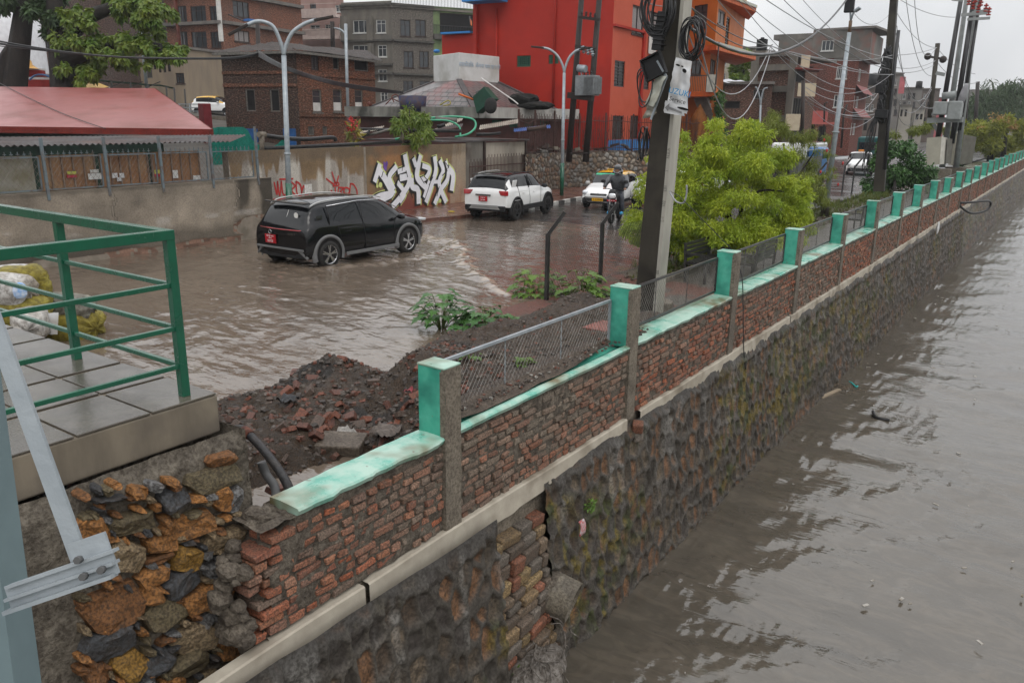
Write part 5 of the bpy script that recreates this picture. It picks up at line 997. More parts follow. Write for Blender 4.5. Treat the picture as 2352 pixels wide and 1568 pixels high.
for i in range(16): P=a+(b-a)*i/15; m.beam((*P,zr),(*P,zr+.9),.03,.03)
m.beam((*a,zr+.9),(*b,zr+.9),.05,.05); m.beam((*xy(1638,46.2),zr),(*xy(1638,46.2),zs1),.06,.06); m.build('balcony_railing',M['black'],ob)
m=MB(); m.beam((*xy(1617,46),zr+.45),(*xy(1636,46),zr+.45),.05,.95); m.build('balcony_panel',mat('grey_sheet_panel',(.35,.33,.28),(.26,.25,.22),rough=.6),ob)
m=MB(); a=gd(1595,228,47.5);b=gd(1650,285,47.5); m.poly3([gd(1593,226,47.6),gd(1620,222,47.6),gd(1650,285,47.6),gd(1618,290,47.6)],1.2,(0,1,0)); m.build('stair_soffit',mat('stair_soffit_grey',(.24,.21,.18),rough=.7),ob); m=MB()
for i in range(11): P=gd(1634+i*2.2,190+i*10.5,46.9); m.box((P[0],P[1],P[2]),(.28,.9,.3)); 
m.beam(gd(1633,195,46.9),gd(1660,320,46.9),.15,.35); m.build('stair',M['orange'],ob)
m=MB(); P=xy(1606,46.6); m.lathe([(0,hz(1606,238,46.6)),(.1,hz(1606,245,46.6)),(.35,hz(1606,262,46.6)),(.52,hz(1606,275,46.6)),(.55,.8)],16,c=(P[0],P[1],0)); m.build('covered_shrine',mat('saffron_cloth',(.26,.09,.015),(.14,.05,.01),rough=.7,scale=4,streak=True,bmp=.6),label='saffron cloth tied over a rounded stack under the orange stair',cat='cloth bundle')
facade(ob,oA,oB,16,16.01,M['orange'],()); 
# ---------------------------------------------------------------- hip roof building with white tank
hp_=thing('hip_roof_building','low building with a grey scalloped hip roof, streaked concrete eaves and rendered tank box','building',(0,0,0))
M['eave']=mat('streaked_white_concrete',(.42,.40,.37),(.22,.21,.19),rough=.6,scale=2.2,streak=True,c3=(.06,.058,.052),p=(.35,.7),bmp=.2); M['eave_m']=mat('mossy_grey_concrete',(.22,.215,.19),(.13,.125,.11),rough=.6,scale=2,streak=True,c3=(.05,.05,.043))
eA,eB,eC=xy(794,42),xy(1100,37.5),xy(1328,41.5); zE0,zE1=3.52,4.02
m=MB(); eD=back(eA,eB,8)[0]; eE=back(eB,eC,9)[1]
foot=[eA,eB,eC,eE,eD]
m.prism([tuple(q) for q in foot],zE0,zE0+.1); m.build('ceiling_slab',M['eave'],hp_)
m=MB(); 
def para(a,b,mt,nm):
    m=MB(); d=(b-a)/np.linalg.norm(b-a); nn=np.array([d[1],-d[0]]); m.beam((*(a),(zE0+zE1)/2),(*(b),(zE0+zE1)/2),.14,zE1-zE0); m.build(nm,mt,hp_)
para(eA,eB,M['eave_m'],'eave_left'); para(eB,eC,M['eave'],'eave_right')
cen=(eA+eB+eC+eE+eD)/5; ins=lambda p,k:p+(cen-p)*k
wA,wB_,wC=ins(eA,.12),ins(eB,.12),ins(eC,.12)
M['maroon']=mat('maroon_wall',(.10,.04,.035),(.07,.035,.03),rough=.7,scale=2); 
facade(hp_,wA,wB_,.5,zE0,M['maroon'],[(862,275,905,292,'gr2')] if 0 else ()); 
STY['gg']=('frame_gr','glass',6,3); facade(hp_,wB_,wC,.5,zE0,M['maroon'],[(1130,276,1154,292,'gg'),(1170,276,1192,292,'gg'),(1204,276,1226,292,'gg'),(1240,276,1262,292,'gg')])
# roof
tk0,tk1,tk2=xy(997,43.5),xy(1055,41),xy(1146,43.5); zk0=hz(1055,185,41)
def tilemat():
    m,t,b=nodes('scallop_shingles'); v=coords(t,'UV'); bt=N(t,'ShaderNodeTexBrick'); bt.inputs['Scale'].default_value=1; bt.inputs['Brick Width'].default_value=.42; bt.inputs['Row Height'].default_value=.26; bt.inputs['Mortar Size'].default_value=.03; bt.inputs['Color1'].default_value=(.13,.115,.11,1); bt.inputs['Color2'].default_value=(.10,.085,.082,1); bt.inputs['Mortar'].default_value=(.03,.028,.028,1); t.links.new(v,bt.inputs['Vector'])
    c=mixc(t,ramp(t,noise(t,coords(t),.55,6,.7),.5,.68),bt.outputs[0],mixc(t,.6,bt.outputs[0],(.26,.06,.055))); t.links.new(c,b.inputs['Base Color']); b.inputs['Roughness'].default_value=.4; inv=N(t,'ShaderNodeMath',operation='SUBTRACT'); inv.inputs[0].default_value=1; t.links.new(bt.outputs['Fac'],inv.inputs[1]); bump(t,b,inv.outputs[0],.8,.03); return m
M['shingle']=tilemat(); ins2=.05; pA,pB,pC,pE,pD=[np.array([*ins(q,ins2),zE0+.1]) for q in foot]
k0=np.array([*tk0,zk0]);k1=np.array([*tk1,zk0]);k2=np.array([*tk2,zk0]); k3=np.array([*(tk0+tk2-tk1),zk0]); k4=k3
m=MB(); m.add([pA,pB,k1,k0],[(0,1,2,3)]); m.add([pB,pC,k2,k1],[(0,1,2,3)]); m.add([pC,pE,k3,k2],[(0,1,2,3)]); m.add([pE,pD,k3],[(0,1,2)]); m.add([pD,pA,k0,k3],[(0,1,2,3)]); m.build('roof',M['shingle'],hp_)
m=MB(); 
for a_,b_ in((pB,k1),(pA,k0),(pC,k2)): m=MB(); m.beam(a_+[0,0,.03],b_+[0,0,.03],.28,.06); m.build('hip_cap',mat('hip_cap_grey',(.09,.08,.08),(.06,.055,.055),rough=.5),hp_)
m=MB(); ztk=hz(1055,124,41); m.prism([tuple(tk0),tuple(tk1),tuple(tk2),tuple(k3[:2])],zk0-.8,ztk); m.build('tank_box',mat('white_tank_render',(.55,.55,.54),(.48,.48,.46),rough=.6,scale=1.5,c3=(.36,.35,.32)),hp_,bevel=.02)
dK=(tk2-tk1)/np.linalg.norm(tk2-tk1); nK=np.array([dK[1],-dK[0]]); LK=np.linalg.norm(tk2-tk1)
def txt(name,s,size,P,dx,nrm,mt,parent,ext=.004,label=None,cat=None,spacing=1.,tilt=0):
    cu=bpy.data.curves.new(name,'FONT'); cu.body=s; cu.size=size; cu.extrude=ext; cu.align_x='CENTER'; cu.align_y='CENTER'; cu.space_character=spacing; o=bpy.data.objects.new(name+'_c',cu); COL.objects.link(o)
    dg=bpy.context.evaluated_depsgraph_get(); me=bpy.data.meshes.new_from_object(o.evaluated_get(dg)); COL.objects.unlink(o); bpy.data.objects.remove(o)
    ob_=bpy.data.objects.new(name,me); me.materials.clear(); me.materials.append(mt); COL.objects.link(ob_); X_=Vector(dx).normalized(); Z_=Vector(nrm).normalized(); Y_=Z_.cross(X_); Mx=Matrix((X_,Y_,Z_)).transposed().to_4x4(); ob_.matrix_world=Matrix.Translation(Vector(P))@Mx@Matrix.Rotation(tilt,4,'Z')
    if parent is not None: ob_.parent=parent; ob_.matrix_parent_inverse=parent.matrix_world.inverted() if False else Matrix.Identity(4)
    _props(ob_,label,cat,None,None); return ob_
Pm_=tk1+dK*LK*.50+nK*.03; txt('lettering','सडकौतिक  कैमना माम पा र गो',.30,(Pm_[0],Pm_[1],ztk-.55),(*dK,0),(*nK,0),mat('faded_blue_ink',(.30,.40,.50),(.42,.48,.52),rough=.7,scale=9),hp_)
# ---------------------------------------------------------------- tin sheds, iron fence and rubble wall past the graffiti
SA=GB+np.array([-.05,.05]); SB=np.array([-21.25,31.5]); sd=(SB-SA)/np.linalg.norm(SB-SA); sn=np.array([sd[1],-sd[0]]); SLn=np.linalg.norm(SB-SA)
def corr(A,B,z0,z1,mt,parent,name='sheet',amp=.02,pitch=.09,vert=True):
    A=np.array(A,float);B=np.array(B,float); L=np.linalg.norm(B-A); n=int(L/pitch*6); t=np.linspace(0,1,n); d=(B-A)/L; nn=np.array([d[1],-d[0]]); w_=amp*np.sin(t*L/pitch*2*math.pi)
    m=MB(); m.grid(np.array([[(A[0]+(B[0]-A[0])*a+nn[0]*b,A[1]+(B[1]-A[1])*a+nn[1]*b,z) for a,b in zip(t,w_)] for z in(z0,z1)]),flip=True); return m.build(name,mt,parent)
ts=thing('tin_shed','grey corrugated tin shed with junk on its flat roof next to the graffiti wall','shed',(0,0,0))
M['tin2']=mat('grey_corrugated_sheet',(.24,.22,.19),(.13,.12,.105),rough=.5,scale=1.2,c3=(.07,.055,.045),streak=True,metal=.2); M['tin3']=mat('pale_corrugated_sheet',(.42,.38,.32),(.28,.25,.21),rough=.5,scale=1.4,c3=(.12,.09,.07),streak=True,metal=.15)
def spx(px,py): P=gp(px,py,[SA[0],SA[1],0],[sn[0],sn[1],0]); return float((P[:2]-SA)@sd),float(P[2])
um,_=spx(1110,380); corr(SA-sn*.0,SA+sd*um,.1,2.55,M['tin2'],ts); corr(SA+sd*(um+.05),SA+sd*spx(1205,360)[0],.1,2.5,M['tin3'],ts)
m=MB(); b0=SA-gn*4; q=[tuple(SA-sd*1.6+sn*.0),tuple(SA+sd*spx(1205,360)[0]+sn*.25),tuple(SA+sd*spx(1205,360)[0]-sn*4),tuple(SA-sd*1.6-sn*4)]; m.prism(q,2.56,2.62); m.build('roof',M['tin'],ts)
for f_ in(um,spx(1205,360)[0]): 
    m=MB(); P=SA+sd*f_+sn*.06; m.beam((*P,0),(*P,2.6),.09,.09); m.build('post',M['frame_d'],ts)
for i,(px0,py0,px1,py1,w_,mt,lab,dd) in enumerate(((975,316,1062,276,1.6,'tin3','pale curved corrugated sheet lying on the shed roof beside the green hoses',34),(1100,298,1190,283,1.4,'tin3','pale corrugated sheet on the shed behind the blue sheet',34),(1180,303,1265,294,1.0,'bluet','blue corrugated sheet sloping over the shed by the iron fence',34),(826,306,875,298,1.2,'tin3','small pale corrugated sheet behind the graffiti wall',32),(1000,302,1060,292,1.2,'tin','rusty corrugated sheet on the middle of the shed roof',33))):
    M.setdefault('bluet',mat('blue_tin',(.04,.11,.33),(.06,.12,.28),rough=.4,metal=.2)); a=gd(px0,py0,dd);b=gd(px1,py1,dd+.6); dv=(b-a); L=np.linalg.norm(dv); dv/=L; bk_=np.array([-.55,.79,.12])*w_; n=int(L/.09*6); t=np.linspace(0,1,n); m=MB(); m.grid(np.array([[a+dv*L*x+bk_*s_+np.array([0,0,.02*math.sin(x*L/.09*6.28)]) for x in t] for s_ in(0,1)]),flip=False); m.build('corrugated_sheet',M[mt],label=lab,cat='metal sheet')
M['hose']=mat('green_garden_hose',(.04,.30,.17),rough=.35)
m=MB(); q=[gd(990,271,33.2),gd(1040,268,33.4),gd(1085,274,33.5),gd(1092,292,33.4),gd(1075,308,33.2),gd(1045,315,33)]; m.tube(smooth_path(q,40),.045,8); m.build('garden_hose',M['hose'],label='wide loop of green hose standing over the tin shed roof',cat='hose'); m=MB(); q=[gd(988,276,33),gd(1030,278,33),gd(1055,292,33),gd(1057,315,32.9)]; m.tube(smooth_path(q,30),.04,8); m.build('garden_hose',M['hose'],label='smaller inner bend of green hose on the tin shed roof',cat='hose')
# bluish dark junk on the roof: timbers and pipes
for i,(x0,y0,x1,y1,dd,r,lab) in enumerate(((820,297,1060,301,32.6,.07,'long brown pole laid over the junk behind the graffiti wall'),(1000,272,1050,276,33.2,.09,'short black pipe on the tin shed roof'),(838,312,900,296,32.4,.05,'slanting broken pole in the junk behind the graffiti wall'),(1004,291,1022,286,33,.08,'stub of dark timber on the shed roof'),(1210,298,1255,291,33.8,.09,'grey timber weighing down the blue sheet'),(815,330,850,300,32.2,.05,'leaning stick by the red flowers'),(1094,309,1150,306,33,.06,'thin red-brown pipe across the shed roof'),(908,320,925,316,32,.05,'green hose end on the wall top'))):
    m=MB(); m.tube([gd(x0,y0,dd),gd((x0+x1)/2,(y0+y1)/2+1,dd),gd(x1,y1,dd)],r,8); m.build('scrap_pole',M['hose'] if i==7 else random.choice([M['frame_d'],M['rubber'],M['frame_g']]),label=lab,cat='pole')
# spiked gate in front
ig=thing('spiked_gate','rusty spiked iron gate in front of the corrugated shed','gate',(0,0,0)); M['rustiron']=mat('rusty_brown_iron',(.075,.035,.028),(.05,.028,.024),rough=.6,scale=6)
m=MB(); ue=spx(1208,370)[0]
for i in range(int(ue/.11)):
    P=SA+sd*(i*.11)+sn*.2; zt0=1.75 if i*.11<um else 1.9; m.beam((*P,.1),(*P,zt0+(.12 if i%2 else 0)),.018,.018)
for zz_ in(1.55,.6): m.beam((*(SA+sn*.2),zz_),(*(SA+sd*ue+sn*.2),zz_),.04,.04)
m.build('bars',M['rustiron'],ig)
# rubble wall
rwl=thing('rubble_wall','rough rubble stone wall with pale cobbles beside the painted kerb','rubble wall',(0,0,0)); 
RW=[np.array([-21.0,31.0]),np.array([-21.55,35.0]),np.array([-20.6,39.5]),np.array([-18.6,44.]),np.array([-17.8,50.]),np.array([-18.6,60.])]
RWs=smooth_path([(p[0],p[1],0) for p in RW],420)[:,:2]; cum=np.concatenate([[0],np.cumsum(np.linalg.norm(np.diff(RWs,axis=0),axis=1))])
zz1=np.linspace(0,1,44); topw=1.75+.15*fbm(cum*.9,cum*0,3,131)-.0*cum; tg=np.gradient(RWs,axis=0); tg/=np.linalg.norm(tg,axis=1)[:,None]; nw=np.stack([tg[:,1],-tg[:,0]],-1)
Uc=np.repeat(cum[:,None],44,1); Zc=topw[:,None]*zz1[None]; f1,f2,cid=worley(Uc/.30,Zc/.24,77,.95); e=np.clip((f2-f1-.16)/.15,0,1); off=.05*e+.02*fbm(Uc*5,Zc*5,3,5)
sc_=np.array([(.40,.34,.27),(.36,.25,.16),(.30,.29,.27),(.22,.17,.13),(.42,.40,.36),(.28,.16,.10)])[(cid*5.99).astype(int)]; mc=np.array((.115,.09,.07))*(1+.3*fbm(Uc*2,Zc*2,3,6))[...,None]; dark=np.clip((fbm(Uc*.35,Zc*.8,3,8)+.1)*3,0,1)[...,None]; sc_=sc_*(1-.45*dark)
c=mc*(1-e[...,None])+sc_*e[...,None]
gridmesh('wall_face',RWs[:,0][:,None]+nw[:,0][:,None]*off,RWs[:,1][:,None]+nw[:,1][:,None]*off,Zc+.1,M['rubblewall'],flip=True,parent=rwl,col=np.clip(c,.004,1).reshape(-1,3))
m=MB(); P=np.array([[(*(RWs[i]-nw[i]*w_),topw[i]+.1-.01*w_) for i in range(0,420,6)] for w_ in(0,.6,2.5,9)]); m.grid(P,flip=False); m.build('bank_top',mat('rubbly_soil',(.13,.10,.08),(.08,.065,.055),rough=.7,scale=3,bmp=1,bs=10,bd=.1),kind='structure')
# iron fence on the wall
fi=thing('iron_fence','tall rusty iron fence with pointed bars on top of the rubble wall','fence',(0,0,0)); m=MB(); mm=MB(); tot=cum[-1]; i=0
def rwp(s_,o): k=np.searchsorted(cum,s_); k=min(k,419); return RWs[k]-nw[k]*o,topw[k]+.1
s_=0.;k=0
while s_<24:
    P,zt0=rwp(s_,.35); m.beam((*P,zt0-.05),(*P,zt0+1.75+(.1 if k%2 else 0)),.022,.022)
    if k%4==0: Q,_=rwp(s_+.28,.35); m.beam((*P,zt0+.5),(*Q,zt0+1.2),.018,.018); m.beam((*Q,zt0+.5),(*P,zt0+1.2),.018,.018)
    if k%14==0: mm=MB(); mm.beam((*P,zt0-.1),(*P,zt0+2.0),.07,.07); mm.build('post',M['rustiron'],fi)
    s_+=.14;k+=1
for zo in(.15,1.55):
    for j in range(40): P,z0_=rwp(j*.6,.35);Q,z1_=rwp(j*.6+.6,.35); m.beam((*P,z0_+zo),(*Q,z1_+zo),.035,.035)
m.build('bars',M['rustiron'],fi)
# ================================================================ right-hand street
simple('cream_house','distant cream house with arched windows and a small balcony behind the orange house','house',1650,92,1722,90,118,1,mat('cream_render',(.36,.33,.26),(.28,.25,.2),rough=.7,scale=1),[(1655,135,1668,150,'w'),(1653,168,1666,185,'w'),(1690,170,1705,185,'w')])
lb=simple('brick_building','low bare brick building with silver and blue tarpaulins along its roof edge','building',1648,62,1768,61,186,.5,brickmat('bare_brick',(.22,.095,.06),(.16,.075,.055),(.14,.11,.09),dp=(.45,.7),dirt=(.07,.06,.05)),[(1664,232,1700,250,'v'),(1730,205,1755,228,'bar')],ytb=195)
m=MB(); P=[]; 
for v in(0,.33,.66,1): P.append([gd(1655+105*t,181+10*t+v*7+1.2*math.sin(t*25+v*4),61.3-v*.5) for t in np.linspace(0,1,24)])
m.grid(np.array(P),flip=False); m.build('tarpaulin',mat('silver_blue_tarp',(.45,.46,.48),(.06,.09,.35),rough=.4,scale=.35,p=(.52,.56)),label='silver and blue tarpaulin draped along the top of the low brick building',cat='tarpaulin')
M['bareb']=brickmat('bare_brick_tall',(.24,.10,.062),(.17,.08,.055),(.15,.12,.10),dp=(.45,.72),dirt=(.08,.068,.06)); M['rclad']=brickmat('red_house_brick',(.25,.065,.045),(.20,.055,.04),(.17,.08,.06),dp=(.5,.75),dirt=(.09,.06,.055))
t=thing('bare_brick_house','tall bare brick house with concrete frame and stacked balconies beside the dark pole','house',(0,0,0)); A_,B_,C_=xy(1721,64),xy(1812,62),xy(1866,66)
facade(t,A_,B_,.3,hz(1765,132,63),M['bareb'],[(1764,262,1777,280,'v'),(1738,215,1752,228,'bar')]); facade(t,B_,C_,.3,hz(1830,157,64),M['bareb'],[(1817,160,1850,190,'v'),(1812,224,1846,264,'bar'),(1815,292,1840,325,'v')],rev=.8)
m=MB()
for px in(1723,1810): P=xy(px,63.2 if px<1750 else 61.8); m.beam((*P,.3),(*P,hz(px,134,63)),.5,.35)
for y_ in(158,206,272): m.beam((*xy(1721,63.7),hz(1765,y_,63)),(*xy(1812,61.7),hz(1765,y_,63)),.2,.45)
m.build('concrete_frame',M['greyc'],t); m=MB()
for (x0,x1,yt,yb,dd) in((1827,1846,130,158,61),(1826,1866,192,222,60),(1805,1838,262,300,60.5)): a,b=xy(x0,dd),xy(x1,dd); za,zb=hz(x0,yt,dd),hz(x0,yb,dd); m=MB(); m.beam((*a,(za+zb)/2),(*b,(za+zb)/2),.12,abs(za-zb)); m.build('balcony_front',mat('cream_balcony_paint',(.48,.42,.30),(.42,.34,.25),rough=.6),t)
m=MB(); m.prism([tuple(xy(1815,60)),tuple(xy(1872,61)),tuple(xy(1868,64)),tuple(xy(1815,62))],hz(1840,163,61),hz(1840,159,61)); m.build('porch_roof',M['redfascia'],t)
ba,b2=back(A_,B_,9); roofslab(t,[tuple(A_),tuple(B_),tuple(b2),tuple(ba)],hz(1765,133,63),.2,.2,M['greyband'])
wt=thing('water_tank','black ribbed plastic water tank on a corrugated stand above the bare brick house','water tank',(0,0,0)); c=gd(1749,116,64); m=MB(); rr=.42; 
prof=[(0,1.02),(.14,1.02),(.15,.93),(rr,.86)]+[(rr+(.02 if i%2 else 0),.86-i*.07) for i in range(12)]+[(rr,0),(0,0)]; m.lathe(prof,20,c=c-np.array([0,0,.05])); m.build('tank',mat('black_tank_plastic',(.012,.012,.013),rough=.4),wt); m=MB(); m.box(c-np.array([0,0,.38]),(1.1,1.1,.62)); m.build('stand',M['tin2'],wt)
t=thing('red_brick_house','tall red brick house with a grey rendered top storey, white windows and red awnings','house',(0,0,0))
A_,S_,B_,C_=xy(1773,84),xy(1848,82.5),xy(1957,80),xy(1984,88); zg=hz(1955,128,80); ztop1=hz(1790,85,84); ztop2=hz(1900,74,81)
M['greytop']=mat('patchy_grey_render',(.155,.145,.13),(.10,.095,.085),rough=.7,scale=.5,c3=(.20,.085,.065),streak=False,bmp=.2)
facade(t,A_,B_,.3,zg,M['rclad'],[(1921,153,1934,181,'w3'),(1935,153,1946,181,'w3'),(1915,218,1938,247,'w3'),(1857,153,1868,164,'v'),(1850,285,1870,322,'v'),(1878,290,1896,330,'v')]); facade(t,B_,C_,.3,zg,M['rclad'],[(x0,y0,x1,y1,'sw') for (x0,x1,y0,y1) in((1956,1962,154,183),(1964,1970,156,186),(1972,1978,158,188),(1948,1955,218,247),(1957,1964,219,248),(1966,1972,222,249),(1941,1948,283,311),(1950,1957,283,311),(1959,1965,284,310))])
dB=(B_-A_)/np.linalg.norm(B_-A_); nB=np.array([dB[1],-dB[0]]); B3=xy(1979,79.3); C3=xy(2006,86)
facade(t,A_+nB*.1,S_+nB*.1,zg,ztop1,M['greytop'],()); facade(t,S_+nB*.15,B3,zg-.3,ztop2,M['greytop'],[(1887,93,1915,117,'w3')]); facade(t,B3,C3,zg-.3,ztop2-.3,M['greytop'],[(1979,94,1984,118,'sw'),(1987,99,1992,122,'sw'),(1994,104,1999,126,'sw')])
m=MB(); m.prism([tuple(A_-dB*.6),tuple(S_+nB*.2),tuple(S_-nB*8),tuple(A_-nB*8)],ztop1-.5,ztop1); m.prism([tuple(S_),tuple(B3+np.array([.4,-.4])),tuple(C3+np.array([1.3,0])),tuple(S_-nB*8)],ztop2-.02,ztop2+.18); m.prism([tuple(S_),tuple(B3),tuple(C3),tuple(S_-nB*8)],zg-.5,zg-.28); m.build('roof_slab',M['greyband'],t)
m=MB(); dC=(C_-B_)/np.linalg.norm(C_-B_); nC=np.array([dC[1],-dC[0]])
for y_ in(208,262): z_=hz(1965,y_,80); a,b=B_,B_+dC*9; m.add([(*a,z_+.55),(*b,z_+.55),(*(b+nC*.8),z_-.3),(*(a+nC*.8),z_-.3)],[(3,2,1,0)])
m.build('awning',mat('red_tile_awning',(.24,.06,.05),(.18,.05,.045),rough=.6,scale=2),t)
m=MB(); za,zb=hz(1870,255,76),hz(1870,281,76); m.beam((*xy(1848,76),(za+zb)/2),(*xy(1900,75),(za+zb)/2),.2,za-zb); m.beam((*xy(1845,75),hz(1870,283,75)),(*xy(1915,74.5),hz(1870,283,75)),1.4,.2); m.build('terrace_wall',mat('pink_terrace_paint',(.42,.115,.10),(.34,.10,.09),rough=.6),t)
M['farg']=mat('far_grey_render',(.20,.185,.17),(.14,.13,.12),rough=.8,scale=.5); M['farc']=mat('far_cream_render',(.42,.39,.33),(.30,.28,.25),rough=.8,scale=.4); M['farb']=mat('far_brown_brick',(.13,.10,.085),(.09,.075,.065),rough=.8,scale=.5); M['farp']=mat('far_pink_render',(.42,.12,.13),rough=.8)
for (x0,d0,x1,d1,yt,mt,lab,W) in((1968,105,2016,104,202,'farb','dark brick building with balconies just beyond the red awnings',[(1990,212,1997,226,'v'),(2002,214,2008,228,'w'),(1988,238,1996,255,'w'),(2000,240,2006,256,'w'),(1984,275,1992,300,'v'),(1998,280,2008,305,'v')]),(2008,125,2062,124,172,'farg','grey rendered building with a pink side room rising behind the dark pole',[(2014+k*13,y0,2021+k*13,y0+14,random.choice('vwd')) for k in range(4) for y0 in(182,204,228,252)]),(2048,140,2110,138.5,204,'farg','long grey flat-roofed building with pale lower floors in the distance',[(2052+k*11,y0,2058+k*11,y0+14,random.choice('vwd')) for k in range(5) for y0 in(214,234,256,276)]),(2108,150,2150,149,206,'farb','brownish flat-roofed building at the far end of the street',[(2112+k*9,y0,2117+k*9,y0+11,random.choice('vwd')) for k in range(4) for y0 in(216,234,252,270)]),(2064,128,2092,127.5,243,'farc','small white house with tall shutters among the far buildings',[(2068,252,2073,268,'v'),(2078,252,2083,268,'v')]),(2100,135,2122,134.5,250,'farc','white two-storey house front at the end of the street',[(2103,262,2110,275,'v'),(2113,262,2119,275,'v')]),(2147,160,2170,160,226,'farp','faint pink building partly hidden by the transformer poles',[]),(2225,210,2360,208,208,'farg','long pale grey building rising behind the bamboo',[(2260,225,2270,235,'v'),(2300,225,2310,235,'v')])):
    simple('far_building',lab,'building',x0,d0,x1,d1,yt,-1,M[mt],W,dep=12)
m=MB(); c=gd(2110,203,136); m.lathe([(0,1.2),(.5,1.1),(.55,0),(0,0)],12,c=c); m.build('water_tank',mat('black_tank_plastic',(.01,.01,.01)),label='small black water tank on the far flat roof',cat='water tank')
m=MB(); c=gd(2006,200,118); m.lathe([(0,2.),(1.0,1.8),(1.05,0),(0,0)],12,c=c); m.build('water_tank',MATS['black_tank_plastic'],label='wide black water tank beside the red house roof in the distance',cat='water tank')
m=MB(); a,b=xy(2055,121),xy(2068,121); z_=hz(2060,200,121); facade(None,a,b,z_-1,hz(2060,178,121),M['farp'],[(2058,188,2064,198,'w')],name='rooftop_room')[0]; bpy.data.objects['rooftop_room']['label']='small pink rooftop room on the far grey building'; bpy.data.objects['rooftop_room']['category']='rooftop room'
# ================================================================ vehicles
M['tyre']=mat('tyre_rubber',(.014,.014,.014),(.03,.028,.026),rough=.7,scale=12); M['rim']=mat('machined_alloy',(.55,.55,.56),(.45,.45,.46),rough=.25,metal=.9); M['rimk']=mat('dark_alloy',(.02,.02,.021),rough=.35,metal=.5)
M['cblack']=mat('black_car_paint',(.004,.004,.005),(.006,.006,.007),rough=.10,rr=.03,coat=.25,spec=.3); M['cwhite']=mat('white_car_paint',(.72,.72,.71),(.68,.68,.67),rough=.2,rr=.05,coat=1); M['clad']=mat('black_cladding',(.018,.018,.019),rough=.5); M['cgrey']=mat('grey_cladding',(.15,.15,.15),(.12,.12,.12),rough=.45); M['cglass']=glassmat('car_glass',(.006,.007,.008),.03); M['cglass'].node_tree.nodes['Principled BSDF'].inputs['Specular IOR Level'].default_value=.35; M['chrome']=mat('chrome_trim',(.6,.6,.62),rough=.12,metal=1)
M['redlamp']=mat('red_tail_lamp',(.42,.006,.012),(.2,.004,.01),rough=.1,coat=1); M['clearlamp']=mat('clear_headlamp',(.42,.43,.45),(.7,.72,.74),rough=.08,coat=1,metal=.3); M['platered']=mat('red_number_plate',(.38,.012,.02),rough=.4); M['platey']=mat('yellow_number_plate',(.62,.33,.015),rough=.4); M['wtxt']=mat('white_plate_lettering',(.75,.75,.74),rough=.5); M['ktxt']=mat('black_plate_lettering',(.02,.02,.02),rough=.5); M['taxiy']=mat('taxi_yellow_paint',(.66,.36,.01),rough=.25,coat=1); M['silver']=mat('silver_trim',(.42,.42,.41),(.36,.36,.35),rough=.35,metal=.3)
def carbody(st,W,gl,gx0,gx1,ws,rs,parent,mats,roofmi=0,cladz=.0,dz=0):
    """st: stations (x,zbot,zbelt,zroof,w,wr); gl range of side glass; ws/rs windscreen ranges; mats body,glass,cladding,roof"""
    hw=W/2; V=[];Fc=[];Mi=[]; K=9; ring=2*K-2
    for (x,zb,zl,zr,w,wr) in st:
        w=hw*w; wr=hw*wr; up=zr>zl+.12; dome=.03
        h=[(0,zb),(w*.86,zb),(w*.985,zb+.10),(w,zb+(zl-zb)*.45),(w*.975,zl-.03),(w*.94 if up else w*.9,zl),(wr if up else w*.8,zr-(.06 if up else .0)),(wr*.9 if up else w*.62,zr-.015 if up else zr),(0,zr+dome)]
        pts=[(x,-a,b) for a,b in h]+[(x,a,b) for a,b in h[1:-1][::-1]]; V+=pts
    n=len(pts)
    for i in range(len(st)-1):
        xa,xb=st[i][0],st[i+1][0]; xc=(xa+xb)/2; up=(st[i][3]>st[i][2]+.12) and (st[i+1][3]>st[i+1][2]+.12)
        for k in range(n):
            kk=k if k<K-1 else n-1-k
            mi=0
            if kk<=1: mi=2
            if kk==2 and cladz: mi=2
            if kk==5 and up and gx0<xc<gx1: mi=1
            if kk in(6,7):
                mi=3 if up else 0
                if ws[0]<xc<ws[1] or rs[0]<xc<rs[1]: mi=1
            if kk==5 and not up and (ws[0]<xc<ws[1] or rs[0]<xc<rs[1]): mi=3
            Fc.append((i*n+k,(i+1)*n+k,(i+1)*n+(k+1)%n,i*n+(k+1)%n)); Mi.append(mi)
    Fc.append(tuple(range(n)));Mi.append(0); Fc.append(tuple(range((len(st)-1)*n,len(st)*n))[::-1]);Mi.append(0)
    me=bpy.data.meshes.new('tmp'); me.from_pydata(V,[],Fc); 
    for m_ in mats: me.materials.append(m_)
    me.polygons.foreach_set('material_index',np.array(Mi,dtype=np.int32)); o=bpy.data.objects.new('tmp',me); COL.objects.link(o); md=o.modifiers.new('s','SUBSURF'); md.levels=2; md.render_levels=2
    bmx=bpy.context.evaluated_depsgraph_get(); me2=bpy.data.meshes.new_from_object(o.evaluated_get(bmx)); COL.objects.unlink(o); bpy.data.objects.remove(o)
    vs=np.array([v.co[:] for v in me2.vertices]); out={}
    for i,nm in enumerate(('body','windows','lower_trim','roof')):
        fs=[p.vertices[:] for p in me2.polygons if p.material_index==i]
        if not fs: continue
        used=sorted({v for f in fs for v in f}); mp={v:j for j,v in enumerate(used)}; m=MB(); m.add(vs[used],[tuple(mp[v] for v in f)[::-1] for f in fs],smooth=True); out[nm]=m.build(nm,mats[i],parent)
    return out
